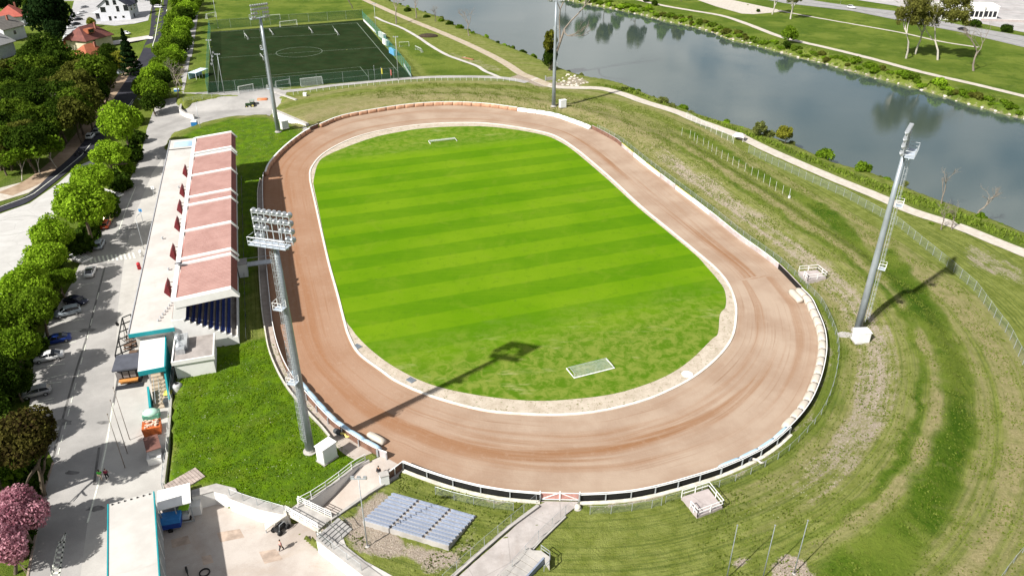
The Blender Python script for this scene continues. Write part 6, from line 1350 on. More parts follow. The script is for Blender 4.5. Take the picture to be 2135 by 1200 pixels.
railing('railing','white railing on the lawn side of the pit ramp',[(*g(*p,.3).to_2d(),.35) for p in [(762,960),(745,968),(692,1010),(640,1044),(622,1052)]],1.1,2.2,WHITE,(1.,.5),None,.045)
wallth('low dark kerb wall on the seat-block side of the pit ramp',[(830,992),(768,1030),(708,1072),(690,1084)],rz1,.15,.25,CONCP)
# footbridge
P4=[g(*p,.05) for p in ((597,1067),(623,1047),(692,1080),(664,1104))]; fb=thing('footbridge','concrete footbridge with white railings across the lower end of the pit ramp','bridge',P4[0]); o=P4[0]
MB().ext([(p.x-o.x,p.y-o.y) for p in P4],-.35,.03).build('deck',CONCP,fb)
for a_,b_ in ((0,3),(1,2)):
    A=P4[a_]-o;B=P4[b_]-o; r_=MB()
    for h in (.4,.75,1.1): r_.bar(A+Vector((0,0,h)),B+Vector((0,0,h)),.07)
    for i in range(6): q=A.lerp(B,i/5); r_.bar(q,q+Vector((0,0,1.1)),.07)
    r_.build('railing',WHITE,fb); MB().bar(A+Vector((0,0,-.2)),B+Vector((0,0,-.2)),.16,.5).build('edge_beam',FOOT,fb)
for p in P4: q=p-o; MB().bar((q.x,q.y,LZ),(q.x,q.y,-.35),.45).build('pier',WHITEW,fb)
sp=thing('steps','dark concrete steps with handrails beside the footbridge','steps',g(684,1106,.05),math.atan2((P4[2]-P4[3]).y,(P4[2]-P4[3]).x)); mb=MB()
for i in range(5): mb.box(0,-.2-i*.45,-.1,3.6,.45,.75-i*.14)
mb.build('treads',mat('grey_steps',(.3,.29,.28),.9,.15,1),sp); 
for x in (-1.7,0,1.7): MB().tube([(x,0,1.5),(x,-2.3,.95)],.04,5).bar((x,0,.5),(x,0,1.5),.05).bar((x,-2.3,0),(x,-2.3,.95),.05).build('hand_rail',mat('dark_rail',(.06,.07,.06),.6),sp)
ct=thing('quad_bike','dark quad bike with open frame parked at the mouth of the tunnel','vehicle',at_(586,1104),R(60)); 
MB().box(0,0,.45,1.7,.8,.4,0,.8,.8).build('body',BLACKP,ct); MB().tube([(-.7,-.5,.6),(-.5,-.5,1.5),(.5,-.5,1.5),(.8,-.5,.6)],.05,6).tube([(-.7,.5,.6),(-.5,.5,1.5),(.5,.5,1.5),(.8,.5,.6)],.05,6).build('roll_bar',STEEL,ct)
for sx in (-.65,.65):
    for sy in (-.55,.55): MB().lathe([(.15,-.14),(.33,-.14),(.33,.14),(.15,.14)],12,(0,0,0),Matrix.Translation((sx,sy,.33))@Matrix.Rotation(PI/2,4,'X')).build('wheel',RUB,ct)
t=thing('canopy','narrow sloping pale canopy over the tunnel mouth','canopy',P4[0]); A=g(597,1067,.3)-o;B=g(553,1098,-1.2)-o; MB().bar(A,B,1.0,.12).build('roof',FOOT,t); MB().bar((B.x,B.y,LZ),(B.x,B.y,B.z),.1).build('post',STEEL,t)
# curved white wall and fittings of the north yard
wallth('curved white wall round the west end of the north yard',[(404,240),(385,235),(375,228),(378,217),(390,211),(430,206),(470,201)],LZ-.2,lambda x,y:-.7,.5,WHITEW,True,-.8)
wallth('short white wall holding the upper end of the bank at the north yard',[(571,192),(596,201),(618,209)],LZ-.2,.15,.7); wallth('long white wall holding the bank beside the north ramp',[(570,231),(600,244),(642,262)],LZ-.3,.5,.9)
t=thing('crash_barrier','row of red and white crash barriers lying in the north yard','barrier',g(430,213,LZ),R(8)); 
for i in range(6): MB().box(-4.2+i*1.7,.06*i*i-.9*(i>3)*.3,0,1.6,.45,.55,.05*i,.9,.6).build('segment',mat('faded_red',(.4,.06,.06),.7,.2,2) if i%3 else BLACKP,t)
# tractor with orange tank
tr=thing('tractor','green tractor parked in the north yard in front of the orange tanker','tractor',g(524,224,LZ),R(188)); GT=mat('tractor_green',(.02,.05,.015),.5)
MB().box(.9,0,.7,1.7,.75,.7,0,.95,.9).build('bonnet',GT,tr); MB().box(-.5,0,.9,1.3,1.1,.8,0,.95,.95).build('body',GT,tr); MB().box(-.5,0,2.3,1.5,1.3,.14).build('cab_roof',mat('grey_roof_cap',(.25,.3,.25),.5),tr); pp=MB()
for sx in (-1.1,.1):
    for sy in (-.55,.55): pp.bar((sx,sy,1.6),(sx,sy,2.3),.08)
pp.build('cab_post',BLACKP,tr)
for sx,rr_ in ((-.7,.8),(1.3,.48)):
    for sy in (-.8,.8): w=MB().lathe([(rr_*.5,-.2),(rr_,-.18),(rr_,.18),(rr_*.5,.2)],16,(0,0,0),Matrix.Translation((sx,sy,rr_))@Matrix.Rotation(PI/2,4,'X')).build('wheel',RUB,tr); MB().lathe([(rr_*.45,-.21),(rr_*.45,.21)],10,(0,0,0),Matrix.Translation((sx,sy,rr_))@Matrix.Rotation(PI/2,4,'X')).build('rim',mat('yellow_rim',(.4,.35,.1),.5),w)
tk=thing('water_tanker','orange cylindrical tanker trailer behind the tractor','trailer',g(549,218,LZ),R(188)); MB().lathe([(.5,-1.7),(.75,-1.5),(.75,1.5),(.5,1.7)],16,(0,0,0),Matrix.Translation((0,0,1.45))@Matrix.Rotation(PI/2,4,'Y')).build('tank',mat('orange_tank',(.5,.17,.07),.5,.12,1),tk,True); MB().box(0,0,.55,3.6,1.0,.2).bar((1.7,0,.6),(3.0,0,.6),.12).build('chassis',mat('rust_frame',(.2,.03,.02),.6),tk)
for sy in (-.75,.75): MB().lathe([(.2,-.15),(.45,-.14),(.45,.14),(.2,.15)],14,(0,0,0),Matrix.Translation((-.4,sy,.45))@Matrix.Rotation(PI/2,4,'X')).build('wheel',RUB,tk)
# ================================================================ goals
NETW=mesh_mat('goal_net',(.55,.58,.55),.24)
def goal(a,b2,label,h=2.44,depth=1.8,net=True,lying=False,r=.06,side=1,m=WHITE,group=None):
    a=Vector(a);b2=Vector(b2); d=b2-a; t=thing('football_goal',label,'goal',(a.x,a.y,a.z),math.atan2(d.y,d.x),group); L=d.length
    T=(lambda x,y,z:(x,-z*side,y+.06)) if lying else (lambda x,y,z:(x,y*side,z))
    MB().tube([T(0,0,0),T(0,0,h),T(L,0,h),T(L,0,0)],r,8).build('frame',m,t)
    MB().tube([T(0,0,.04),T(0,depth,.04),T(L,depth,.04),T(L,0,.04)],r*.6,6).tube([T(0,0,h),T(0,depth*.35,h),T(0,depth,.04)],r*.5,6).tube([T(L,0,h),T(L,depth*.35,h),T(L,depth,.04)],r*.5,6).build('back_frame',STEEL,t)
    if net:
        v=[T(0,0,h),T(L,0,h),T(L,depth*.4,h),T(0,depth*.4,h),T(0,depth,.05),T(L,depth,.05),T(0,0,.05),T(L,0,.05)]
        MB().add(v,[(0,1,2,3),(3,2,5,4),(0,3,4,6),(1,2,5,7)]).build('net',NETW,t)
    return t
# the two match goals lie face down on the pitch
def lying_goal(pa,pb,pc,label,flip):
    a=g(*pa);b2=g(*pb);c_=g(*pc); d=b2-a; t=thing('football_goal',label,'goal',(a.x,a.y,.06),math.atan2(d.y,d.x)); L=d.length; hb=(c_-a).length*flip
    MB().tube([(0,hb,.08),(0,0,.08),(L,0,.08),(L,hb,.08)],.09,8).build('frame',WHITE,t)
    MB().tube([(0,hb,.08),(.25,hb*.85,.55),(L-.25,hb*.85,.55),(L,hb,.08)],.035,6).tube([(0,0,.08),(.25,hb*.2,.55),(.25,hb*.85,.55)],.035,6).tube([(L,0,.08),(L-.25,hb*.2,.55),(L-.25,hb*.85,.55)],.035,6).build('back_frame',STEEL,t)
    MB().add([(0,0,.1),(L,0,.1),(L-.25,hb*.2,.53),(.25,hb*.2,.53),(L-.25,hb*.85,.53),(.25,hb*.85,.53)],[(0,1,2,3),(3,2,4,5)]).build('net',NETW,t)
lying_goal((1197,789),(1281,768),(1182,769),'white football goal lying on its face at the near end of the striped pitch',1)
lying_goal((893,295),(948,289),(896,301),'white football goal lying on its face at the far end of the striped pitch',-1)
goal(g(627,179),g(672,174),'white goal standing at the near end of the training pitch',side=-1); goal(g(585,57),g(620,53),'white goal standing at the far end of the training pitch',side=1); goal(g(551,44),g(585,41),'white goal on the green field behind the training pitch',side=1); goal(g(499,196),g(530,190),'spare white goal outside the near left corner of the training pitch',side=1,depth=1.2); goal(g(577,182),g(606,177),'grey movable goal left of the near training goal',h=2,side=1,m=STEEL); goal(g(433,40),g(452,36),'white goal behind the far left corner of the training pitch',side=1)
goal(g(833,98),g(853,97),'thin white goal frame on the grass right of the training pitch',net=False,h=1.9,depth=1.0); goal(g(866,104),g(878,110),'small white goal on the grass right of the training pitch',h=1.6,depth=1.)
for x,y,l in ((510,75,'small white training goal near the far left of the training pitch'),(562,66,'small white training goal left of the far goal'),(644,62,'small white training goal right of the far goal'),(698,66,'small white training goal near the far right of the training pitch'),(543,118,'small portable goal beside the mast line of the training pitch')): goal(g(x,y),g(x+6,y+8),l,h=1.2,depth=.8,r=.05)
# dug-outs and boards
def dugout(px,py,rz,label,L=6,col=WWALL):
    t=thing('dugout',label,'dugout',g(px,py),rz); MB().prof([(0,0),(0,2.1),(-.9,2.2),(-1.5,1.9),(-1.5,1.8),(-.9,2.08),(-.12,1.95),(-.12,0)],0,L,0,'x').build('shell',col,t)
    for x in (0.03,L-.03): MB().prof([(0,0),(0,2.1),(-1.3,1.9),(-.9,0)],x-.03,x+.03,0,'x').build('side_panel',mat('clear_panel',(.4,.5,.55),.2),t)
    MB().box(L/2,-.35,.35,L-.4,.4,.08).build('bench',mat('seat_red',(.4,.12,.08),.6),t)
dugout(800,82,R(118),'white dugout farthest up the right side of the training pitch',7); dugout(806,96,R(118),'second dugout with red seats beside the training pitch',5); dugout(822,117,R(118),'blue and white dugout nearest the camera beside the training pitch',6,mat('blue_shell',(.1,.3,.5),.6))
for i,(p,q) in enumerate((((758,44),(784,70)),((842,137),(857,161)))):
    a=g(*p);b2=g(*q); d=b2-a; t=thing('board','long white board along the '+('far' if i==0 else 'near')+' right edge of the training pitch','board',a,math.atan2(d.y,d.x)); MB().box(d.length/2,0,0,d.length,.1,.9).build('panel',WWALL,t)
    for k_ in range(4): MB().box(d.length*k_/3,.1,0,.08,.08,1).build('post',STEEL,t)
sh=thing('shelter','pale blue slatted shelter beside the service path left of the training pitch','shelter',g(408,160),R(75)); MB().box(0,0,0,7.5,.15,2.2).box(0,-1.5,2.2,7.6,3.2,.1).build('roof',mat('pale_blue_sheet',(.36,.5,.6),.6,.25,.8),sh)
for x in (-3.6,-1.8,0,1.8,3.6): MB().box(x,-2.9,0,.12,.12,2.2).build('post',WWALL,sh); 
for i in range(8): MB().box(-3.5+i,-1.5,2.302,.12,3.2,.05).build('slat',WWALL,sh)
for i,(x,y) in enumerate(((445,112),(444,120),(443,128),(442,136))):
    t=thing('bench','small pale bench at the left edge of the training pitch','bench',g(x,y),R(95),'benches at the left edge of the training pitch'); MB().box(0,0,.4,1.6,.45,.06).build('seat',WWALL,t); MB().box(0,.2,.5,1.6,.05,.4).build('backrest',WWALL,t); MB().box(-.6,0,0,.08,.4,.4).box(.6,0,0,.08,.4,.4).build('leg',STEEL,t)
t=thing('box','white box beside the path south of the training pitch','box',g(636,200)); MB().box(0,0,0,1.1,1.,.9).build('body',WWALL,t); MB().box(0,0,.902,1.2,1.1,.08).build('lid',WWALL,t)
# ================================================================ seat block in the gravel
Q=[g(*p,.0) for p in ((821,1028),(993,1076),(934,1153),(757,1094))]; o=Q[0]; u=(Q[1]-Q[0]); v=(Q[3]-Q[0]); Lu=u.length; Lv=v.length; rz=math.atan2(u.y,u.x)
bl=thing('seating_block','open concrete block of pale blue seats standing in the gravel','seating',(o.x,o.y,.0),rz); uv_=u.normalized(); vx_=v.dot(uv_); vy_=-abs(v.dot(Vector((-uv_.y,uv_.x,0))))
def bp(i,j,z=0.): # i along 0..1, j back 0..1
    return (Lu*i+vx_*j,vy_*j,z)
nr=9; mb=MB()
for r_ in range(nr):
    j0,j1=r_/nr,(r_+1)/nr; z=.15+.07*r_; a=[bp(0,j0),bp(1,j0),bp(1,j1),bp(0,j1)]; mb.ext([(p[0],p[1]) for p in a],-.1,z)
mb.build('steps',CONCP,bl); sm=MB().box(0,0,0,.46,.42,.09).prof([(-.22,.09),(-.27,.4),(-.22,.4),(-.17,.09)],-.22,.22,0,'x'); pro=sm.build('seat',SEATL,bl); cnt=0; rest=MB(); darkn=[]
for r_ in range(nr-1,-1,-1):
    for c_ in range(26):
        if c_ in (8,18): continue
        p=bp((c_+.6)/26.2,(r_+.5)/nr,.15+.07*r_+.03)
        if cnt<100:
            s_=pro if cnt==0 else pro.copy()
            if cnt: COL.objects.link(s_); s_.parent=bl
            s_.location=p; cnt+=1
        else: rest.box(p[0],p[1],p[2],.46,.42,.09).box(p[0],p[1]-.22,p[2]+.09,.44,.05,.3)
tag(rest.build('seat_rows',SEATL,bl),kind='stuff')
dm=mat('dark_aisle',(.1,.085,.08),.9); ds=MB().box(0,0,0,.3,.3,.05).build('aisle_step',dm,bl); first=True
for r_ in range(nr):
    for c_ in (8,18):
        q=ds if first else ds.copy()
        if not first: COL.objects.link(q); q.parent=bl
        first=False; q.location=bp((c_+.6)/26.2,(r_+.5)/nr,.15+.07*r_+.01)
# access ramp fences and lower stair block
wfence('grey mesh fence on the left side of the access ramp',[(1118,1048),(1060,1096),(1000,1146),(945,1196),(915,1225)],1.5,2.3,WIRE,z=.05)
wfence('mesh fence on the right side of the access ramp',[(1206,1048),(1175,1076),(1125,1122),(1075,1178),(1030,1225)],1.5,2.6,WIRE,z=.05)
wallth('low concrete kerb on the left side of the access ramp',[(1122,1056),(1060,1102),(1000,1154),(935,1212)],-.2,.25,.3,CONCP); wallth('low concrete kerb on the right side of the access ramp',[(1178,1078),(1128,1126),(1080,1180),(1040,1225)],-.2,.2,.25,CONCP)
sb=thing('stair_block','concrete stair block with railings beside the access ramp at the bottom','steps',g(1100,1150,0)); o=g(1100,1150,0); mb=MB()
l0,l1,r0,r1=[g(*p,0)-o for p in ((1100,1148),(1030,1212),(1134,1172),(1075,1232))]
for i in range(6):
    a,b2,c_,d_=l0.lerp(l1,i/6+.006),l0.lerp(l1,(i+1)/6-.006),r0.lerp(r1,(i+1)/6-.006),r0.lerp(r1,i/6+.006); mb.ext([(p.x,p.y) for p in (a,b2,c_,d_)],-.3,.75-.1*i)
mb.build('treads',CONCP,sb); MB().bar((r0.x,r0.y,.3),(r1.x,r1.y,-.1),.2,1.2).build('side_wall',mat('blue_grey_wall',(.2,.23,.3),.8),sb)
q=[g(*p,.75)-o for p in ((1100,1146),(1128,1147),(1146,1160),(1146,1178),(1134,1190))]; r_=MB(); MB().ext([(p.x,p.y) for p in (q[0],q[1],q[2],q[3],r0)],-.3,.78).build('landing',CONCP,sb)
for a,b2 in zip(q[1:-1],q[2:]):
    for h in (.45,.9): r_.bar(a+Vector((0,0,h)),b2+Vector((0,0,h)),.06)
    r_.bar(a,a+Vector((0,0,.95)),.07).bar(b2,b2+Vector((0,0,.95)),.07)
r_.build('railing',STEEL,sb)
t=thing('marker_stone','round pale marker stone at the corner of the access ramp','stone',gt(1204,1059)); MB().ell((0,0,.25),(.42,.42,.4),12,7).build('stone',FOOT,t,True); MB().lathe([(.5,0),(.5,.06)],12).build('foot',CONCP,t)
# railed viewing platforms
def platform(pxs,label,h=1.1):
    P=[gt(*p) for p in pxs]; zt=max(p.z for p in P)+.35; o=P[0].copy(); t=thing('viewing_platform',label,'platform',(o.x,o.y,0)); MB().ext([(p.x-o.x,p.y-o.y) for p in P],-.3,zt).build('deck',ground_mat('platform_paving',(.36,.31,.3),(.44,.39,.38),s=.8),t)
    n=len(P); r_=MB(); 
    for i in range(n):
        a=P[i]-o;b2=P[(i+1)%n]-o
        if i==n-1: b2=a.lerp(b2,.45)
        for hh in (.55,h): r_.bar((a.x,a.y,zt+hh),(b2.x,b2.y,zt+hh),.07)
        for k_ in (0,.5,1): q=a.lerp(b2,k_); r_.bar((q.x,q.y,zt-.1),(q.x,q.y,zt+h),.09)
    r_.build('railing',WHITE,t); return t
platform([(1420,1040),(1476,1022),(1506,1060),(1453,1080)],'white-railed square platform on the grass below the black barrier'); platform([(1664,572),(1703,566),(1722,582),(1682,592)],'white-railed square platform on the grass outside the right-hand straight')
# paved mat on the lawn, pump by the barriers, pitch furniture
t=thing('paving_strip','weathered plank-like paving strip at the foot of the lawn','paving',g(395,998)); mb=MB(); A=g(352,1022)-g(395,998);B=g(418,984)-g(395,998)
dr=math.atan2((B-A).y,(B-A).x); st_=(B-A).length/11
for i in range(11): q=A.lerp(B,(i+.5)/11); mb.box(q.x,q.y,-.1,st_*.86,2.5,.22+.01*(i%3),dr)
mb.build('planks',mat('weathered_planks',(.34,.28,.25),.9,.25,1.5),t)
for x,y,l in ((712,908,'yellow and black water pump with hose outside the blue cushions'),(1568,962,'grey pump with pale hose outside the black barrier at the lower right')):
    t=thing('pump',l,'pump',gt(x,y),R(-30)); MB().lathe([(.3,-.6),(.38,-.5),(.38,.4),(.28,.55)],12,(0,0,0),Matrix.Translation((-.6,0,.5))@Matrix.Rotation(PI/2,4,'Y')).build('motor',mat('dark_plastic',(.05,.055,.06),.6),t,True); MB().tube([(0,0,.5),(.6,.1,.55),(1.1,-.2,.5),(1.5,.3,.35)],.16,8).build('hose',YELC if 'yellow' in l else FOOT,t,True); MB().box(-.5,0,0,1.,.5,.16).build('base',STEEL,t)
t=thing('disc','round white disc lying on the sand apron','disc',g(1433,780,.03)); MB().lathe([(.85,0),(.85,.1),(.6,.16),(.02,.18)],20).build('lid',WHITE,t); MB().lathe([(.9,0),(.9,.03)],20).build('rim',FOOT,t)
for x,y in ((857,792),(745,722)):
    t=thing('drain_cover','dark slatted drain cover at the edge of the sand apron','drain cover',g(x,y,.02),R(-40),'drain covers in the sand apron'); MB().box(0,0,0,1.3,1.0,.1).build('frame',mat('drain_grey',(.2,.23,.26),.7),t); mb=MB()
    for i in range(5): mb.box(-.5+i*.25,0,.1,.08,.9,.04)
    mb.build('slats',mat('drain_slat',(.1,.11,.12),.7),t)
# wooden beam and rocks at the river mouth
RK=mat('pale_rock',(.48,.44,.38),.95,.2,2); rg=random.Random(8)
rk=MB()
def rockmesh(sd):
    r_=random.Random(sd); bm=bmesh.new(); bmesh.ops.create_icosphere(bm,subdivisions=1,radius=1)
    for v_ in bm.verts: v_.co*=r_.uniform(.7,1.15)
    m_=bpy.data.meshes.new('rock'); bm.to_mesh(m_); bm.free(); m_.materials.append(RK); return m_
RM=[rockmesh(s) for s in range(4)]
for i,(x,y) in enumerate(noise_in([(1158,172),(1180,155),(1206,158),(1228,172),(1200,180),(1170,178)],26,5.,2)):
    p=gt(x,y); t=bpy.data.objects.new('rock',RM[i%4]); COL.objects.link(t); s_=rg.uniform(.5,1.0); t.scale=(s_,s_*.8,s_*.6); t.rotation_euler=(0,0,rg.uniform(0,6)); t.location=p; tag(t,'pale boulder in the rock pile where the path meets the river','rock','boulders at the river mouth')
for i in range(110):
    t_=(i+.5)/110; a=along(FARW,.27+t_*.66); q=a+Vector((.55,.83))*rg.uniform(-.2,.9); s_=rg.uniform(.35,.75); t=bpy.data.objects.new('rock',RM[i%4]); COL.objects.link(t); t.scale=(s_*1.2,s_,s_*.7); t.rotation_euler=(0,0,rg.uniform(0,6)); t.location=(q.x,q.y,hz(q.x,q.y)); tag(t,'grey-brown rock at the waterline of the far river bank','rock','rocks along the far waterline')
t=thing('gate','small pale sluice gate wall beside the ivy-clad tree','gate',gt(1140,168),R(25)); MB().box(1.5,0,-.5,4.,.25,1.6).build('wall',CONCP,t); MB().box(-.5,0,-.3,.3,.3,2.).build('post',STEEL,t)
t=thing('tent','small open pink-and-white canopy beside the riverside path','canopy',gt(1540,292),R(-30)); 
MB().add([(-1.6,-1.4,1.3),(1.6,-1.4,1.3),(1.6,1.4,1.3),(-1.6,1.4,1.3),(-.8,0,2.1),(.8,0,2.1)],[(0,1,5,4),(2,3,4,5),(1,2,5),(3,0,4)]).build('roof',mat('canopy_white',(.75,.68,.66),.7,.06,1),t)
for x in (-1.5,1.5):
    for y in (-1.3,1.3): MB().bar((x,y,0),(x,y,1.3),.07).build('leg',WHITE,t)
t=thing('earth_mound','dark earth mound beside the concrete path near the dirt track','mound',gt(893,76)); MB().ell((0,0,0),(4.5,2.6,1.2),14,8).build('mound',mat('dark_earth',(.045,.032,.02),1.,.4,2,bump=.5),t,True); tag(t,kind='thing')
for x,y in ((975,123),): t=thing('timber','stacked brown timber beam beside the concrete flood path','timber',gt(x,y),R(-42)); MB().box(0,0,0,6,.35,.3).box(.3,.4,0,5.4,.35,.3).build('beam',mat('brown_timber',(.3,.14,.08),.8,.2,2),t); MB().box(-2,.2,.3,.3,1.,.12).build('batten',FOOT,t)
# ================================================================ houses
def windows(t,lst,frame=WWALL,pane=GLASS):
    for (x,y,z,w,h,ax_) in lst:
        if ax_=='y': f=MB().box(x,y,z,w,.1,h).build('window',frame,t); MB().box(x,y-.05 if y<0 else y+.05,z+.08,w-.16,.06,h-.16).build('pane',pane,f)
        else: f=MB().box(x,y,z,.1,w,h).build('window',frame,t); MB().box(x-.05 if x<0 else x+.05,y,z+.08,.06,w-.16,h-.16).build('pane',pane,f)
def house(px,py,rz,W_,D_,hw,hr_,label,wall,roof,wins=(),hip=0,ov=.6,gz=None,chim=True,name='house',cat='house'):
    p=g(px,py,LZ) if gz is None else g(px,py,gz); p.z=hz(p.x,p.y); t=thing(name,label,cat,p,rz)
    MB().box(0,0,-.3,W_,D_,hw+.3).prof([(-W_/2,hw),(W_/2,hw),(0,hw+hr_*(1-1e-3))] if not hip else [(-.2,hw),(.2,hw),(0,hw+.2)],-D_/2,D_/2).build('wall',wall,t)
    e=ov; s_=hr_/(W_/2); z0=hw-e*s_; yr=D_/2+e; yh=(D_/2+e)-hip
    v=[(-W_/2-e,-yr,z0),(W_/2+e,-yr,z0),(W_/2+e,yr,z0),(-W_/2-e,yr,z0),(0,-yh,hw+hr_),(0,yh,hw+hr_)]; v=[(a,b_,c_+.06) for a,b_,c_ in v]; v2=[(a,b_,c_+.22) for a,b_,c_ in v]
    F_=[(0,4,5,3),(1,2,5,4)]+([(0,1,4),(2,3,5)] if hip else [])
    mb=MB().add(v+v2,[tuple(i+6 for i in f) for f in F_]+[f[::-1] for f in F_]+[(0,3,9,6),(2,1,7,8)]+([(1,0,6,7),(3,2,8,9)] if hip else [(0,6,10,4),(4,10,7,1),(3,5,11,9),(5,2,8,11)]))
    r_=mb.build('roof',roof,t)
    if chim: MB().box(W_*.2,D_*.2,hw+hr_*.3,.7,.7,hr_*.95).build('chimney',mat('brick_chimney',(.25,.1,.07),.9),r_)
    windows(t,wins); return t
def tiles(name,a,b_):
    m,nt,b,out=newmat(name); k=N(nt); P=k.obj(); w=k.n('ShaderNodeTexWave',bands_direction='Y'); w.inputs['Scale'].default_value=1.6; k.link(P,w.inputs['Vector'])
    c=k.mix(k.val(k.noise(P,.6,6,.7),.3,.7),a,b_); c=k.mix(k.math('MULTIPLY',k.val(w.outputs['Fac'],0,.4,1,0),.3),c,tuple(q*.5 for q in a)); k.link(c,b.inputs['Base Color']); b.inputs['Roughness'].default_value=.85; return m
TL1=tiles('brown_red_tiles',(.11,.035,.03),(.19,.06,.045)); TL2=tiles('orange_tiles',(.26,.075,.03),(.36,.11,.05)); TL3=tiles('bright_red_tiles',(.33,.07,.05),(.4,.1,.07)); SLT=mat('dark_slate',(.035,.037,.055),.6,.1,1); GRR=mat('grey_roof_tiles',(.13,.12,.11),.85,.2,1); BLW=mat('cool_white_wall',(.55,.56,.6),.7,.05,.7); YLW=mat('cream_house_wall',(.5,.45,.32),.8,.1,.7)
wp=g(253,53,LZ)
w_=house(252,40,R(6),14.5,13,7.2,5.2,'large white gable-fronted house with dark slate roof at the top left',BLW,SLT,[(-2.2,-6.5,7.6,1.7,2.4,'y'),(1.2,-6.5,7.8,1.7,2.4,'y'),(-5.0,-6.5,4.4,2.6,2.6,'y'),(2.0,-6.5,4.6,1.6,2.8,'y'),(6.,-6.5,4.9,2.4,2.9,'y'),(-2.6,-6.5,.3,1.4,2.4,'y'),(0,-6.5,1.4,1.3,1.2,'y'),(3.9,-6.5,1.6,1.3,1.2,'y'),(7.25,-3,4.5,2.4,2.6,'x'),(7.25,2,4.5,2.4,2.6,'x'),(7.25,-1,1.,2.,2.,'x')],chim=False,ov=.5)
MB().box(-9.4,.5,3.6,4.6,9,.25).build('terrace_roof',mat('pale_terrace_roof',(.5,.52,.53),.7),w_); MB().box(-9.2,1.5,0,3.8,6,3.5).build('side_wing',mat('dark_cladding',(.04,.04,.045),.8),w_); MB().box(6.5,3.5,7,3.5,4,4.2).build('dormer',SLT,w_); MB().box(-10,-5.4,0,4.5,.12,1.2).build('terrace_railing',STEEL,w_)
t=thing('carport','grey flat-roofed carport behind the forecourt right of the white house','carport',g(318,8,LZ),R(4)); t.location.z=hz(t.location.x,t.location.y); MB().box(0,0,2.6,13,5,.2).build('roof',mat('grey_flat_roof',(.3,.3,.32),.8),t)
for x in (-6,-2,2,6): MB().box(x,-2,0,.25,.25,2.6).build('post',STEEL,t)
t=thing('outbuilding','low pale building at the top edge behind the parked cars','building',g(162,1,LZ),R(3)); t.location.z=hz(t.location.x,t.location.y); MB().box(0,2,0,30,8,3.2).build('wall',mat('pale_block',(.45,.43,.42),.8),t); MB().box(0,2,3.202,31,8.6,.25).build('roof',mat('grey_lilac_roof',(.3,.29,.31),.8),t)
b1=house(190,98,R(-18),11,14,4.6,4.2,'house with brown-red hipped roof and dormer in the trees',YLW,TL1,[(-2.4,-7,3.3,1.2,1.4,'y'),(1.4,-7,3.3,1.2,1.4,'y'),(5.5,-3,2.4,1.4,1.4,'x')],hip=4.2,ov=.9)
MB().box(3.2,-2,6.4,2.6,3.4,1.8).build('dormer',TL2,b1); MB().box(4.55,-2,6.7,.1,2.2,1.2).build('dormer_window',GLASS,b1); MB().prof([(-9.5,2.8),(-4.5,3.6),(-4.5,3.8),(-9.5,3.0)],-6,1).box(-7,-2.5,0,4.5,6.5,2.8).build('annex_roof',TL2,b1)
house(192,128,R(-24),8.5,9,3.4,3.2,'lower house with bright orange hipped roof in front of the brown-roofed house',YLW,TL2,[(-2,-4.5,1.2,1.2,1.3,'y'),(1.8,-4.5,1.2,1.2,1.3,'y')],hip=3.6,ov=.8)
house(30,52,R(20),11,11,5,4,'house with bright red tiled roof at the top left edge',BLW,TL3,[(-2,-5.5,2.,1.4,1.4,'y'),(2,-5.5,2,1.4,1.4,'y'),(5.5,0,2.2,1.4,1.4,'x')],hip=4.5,ov=.8)
house(8,82,R(-12),14,12,5.6,3.6,'grey-roofed house below the red-roofed one at the left edge',BLW,GRR,[(4.6,-6,2.4,1.5,1.8,'y'),(1,-6,2.4,1.5,1.8,'y'),(7,0,2.4,1.5,1.8,'x')],hip=0,ov=.8)
house(-12,118,R(-8),13,10,5.4,3.2,'paler grey-roofed house at the left edge nearest the wood',mat('blue_grey_house_wall',(.3,.33,.37),.8),mat('pale_grey_roof',(.22,.22,.22),.8),[(4,-5,2.2,1.5,1.6,'y'),(0,-5,2.2,1.5,1.6,'y')],ov=.8)
t=thing('billboard','small white sign board beside the dark road','sign',g(254,160,LZ),R(20)); t.location.z=hz(t.location.x,t.location.y); MB().box(0,0,1.2,2.6,.1,1.7).build('panel',mat('pale_blue_panel',(.5,.56,.62),.6),t); MB().box(-.9,.1,0,.1,.1,2.6).box(.9,.1,0,.1,.1,2.6).build('post',STEEL,t)
t=thing('road_table','white raised crossing slab in the dark road','road hump',g(317,86,LZ),R(70)); t.location.z=hz(t.location.x,t.location.y)+.06; MB().box(0,0,-.1,3.2,5.5,.2,0,.96,.9).build('slab',WHITEW,t); MB().box(1.9,0,-.1,.5,5.2,.19).build('edge',TL1,t)
# modern white building across the river
mbu=thing('apartment_building','white stepped modern building with dark window groups across the highway','building',g(2000,40),R(-12))
for i in range(5):
    x=-13+i*6.5; s_=MB().box(x,-i*.0+ i*1.2,0,6.3,11,6.2).build('wall',WWALL,mbu); MB().box(x,i*1.2,6.202,6.6,11.4,.4).build('roof',WWALL,mbu)
    for k_ in range(3): f=MB().box(x-1.9+k_*1.9,i*1.2-5.55,1.6,1.4,.14,2.6).build('window',BLACKP,mbu); MB().box(x-1.9+k_*1.9,i*1.2-5.64,1.75,1.1,.06,2.3).build('pane',GLASS,f)
t=thing('wall','long pale boundary wall beside the highway near the white building','wall',g(2060,40),R(-13)); MB().box(12,-6,0,34,.4,1.1).build('wall',mat('brown_pale_wall',(.36,.31,.3),.8),t); MB().box(12,-6,1.102,34.2,.6,.1).build('coping',WHITEW,t)
t=thing('outbuilding','low grey and white building at the top right edge behind the tall trees','building',g(1900,-4),R(-10)); MB().box(0,4,0,40,10,5).build('wall',WHITEW,t); MB().box(0,4,5.002,41,11,.4).build('roof',mat('grey_flat_roof',(.3,.3,.32),.8),t)
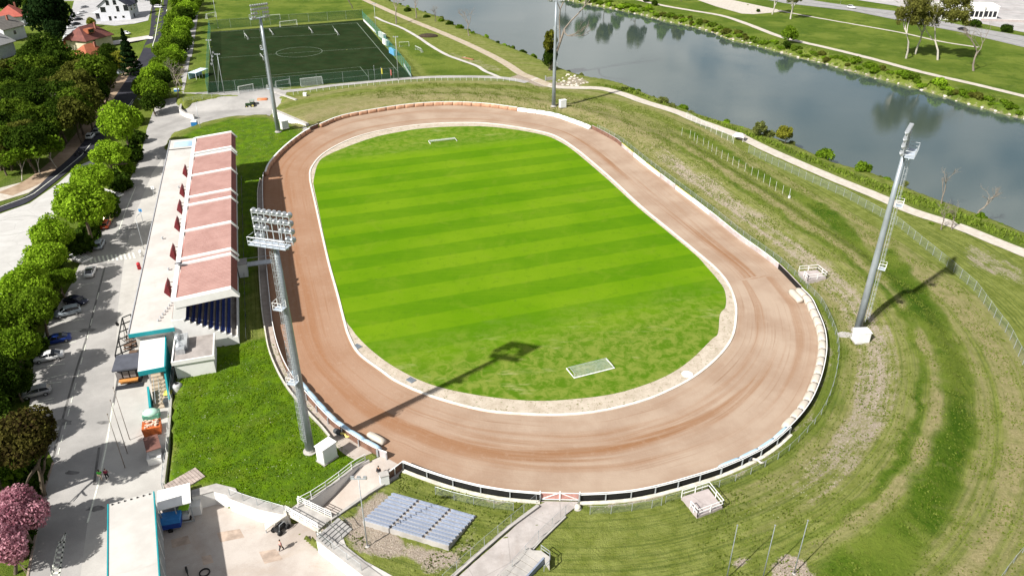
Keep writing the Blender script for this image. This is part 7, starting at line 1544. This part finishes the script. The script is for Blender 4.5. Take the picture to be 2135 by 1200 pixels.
for x,y,h in ((1752,8,7),(2062,52,7),(1880,30,7)): pole(x,y,h,'thin street lamp beside the highway across the river',.07,'arm','street_lamp',0,'street lamps along the highway',cat='lamp')
# ================================================================ camera, sky, sun
cam=bpy.data.cameras.new('camera'); co=bpy.data.objects.new('camera',cam); COL.objects.link(co); co.location=(0,0,H); co.rotation_euler=(PI/2-TH,0,0)
cam.sensor_width=36; cam.lens=F/2135*36; cam.clip_end=8000; cam.clip_start=.5; S.camera=co
EL=R(42); AZ=R(41)     # sun elevation; the shadows fall towards world angle AZ
sd=Vector((math.cos(AZ)*math.cos(EL),math.sin(AZ)*math.cos(EL),-math.sin(EL)))
sl=bpy.data.lights.new('sun','SUN'); sl.energy=4.2; sl.angle=R(.8); sl.color=(1,.965,.9); so=bpy.data.objects.new('sun',sl); COL.objects.link(so); so.rotation_euler=sd.to_track_quat('-Z','Y').to_euler()
w=bpy.data.worlds.new('World'); S.world=w; w.use_nodes=True; nt=w.node_tree; nt.nodes.clear(); k=N(nt)
sky=k.n('ShaderNodeTexSky',sky_type='NISHITA'); sky.sun_disc=False; sky.sun_elevation=EL; sky.sun_rotation=math.atan2(-sd.x,-sd.y); sky.dust_density=1.5; sky.altitude=200
bg=k.n('ShaderNodeBackground'); bg.inputs[1].default_value=.042; ow=k.n('ShaderNodeOutputWorld')
tc=k.n('ShaderNodeTexCoord').outputs['Generated']
mp=k.n('ShaderNodeMapping'); mp.inputs['Scale'].default_value=(1.6,1.6,4.); k.link(tc,mp.inputs['Vector'])
cl=k.val(k.noise(mp.outputs[0],1.7,7,.6,.5),.36,.54)
lum=k.mix(k.val(k.noise(mp.outputs[0],3.1,5),.3,.7),(4.6,4.8,5.),(9,8.9,8.7))
sx=k.n('ShaderNodeSeparateXYZ'); k.link(tc,sx.inputs[0]); bank=k.math('MULTIPLY',k.val(sx.outputs[2],.75,.3),k.val(sx.outputs[1],-.1,.5))   # extra brightness added to low clouds ahead, for the river to reflect
vm=k.n('ShaderNodeVectorMath',operation='SCALE'); k.link(lum,vm.inputs[0]); k.link(k.math('ADD',1,k.math('MULTIPLY',bank,.4)),vm.inputs[3])
k.link(k.mix(k.math('MULTIPLY',cl,.85),sky.outputs[0],vm.outputs[0]),bg.inputs[0]); k.link(bg.outputs[0],ow.inputs[0])
S.view_settings.view_transform='Standard'; S.view_settings.look='None'; S.view_settings.exposure=1.02; S.view_settings.gamma=1
S.cycles.max_bounces=5; S.cycles.transparent_max_bounces=12; S.cycles.use_denoising=True
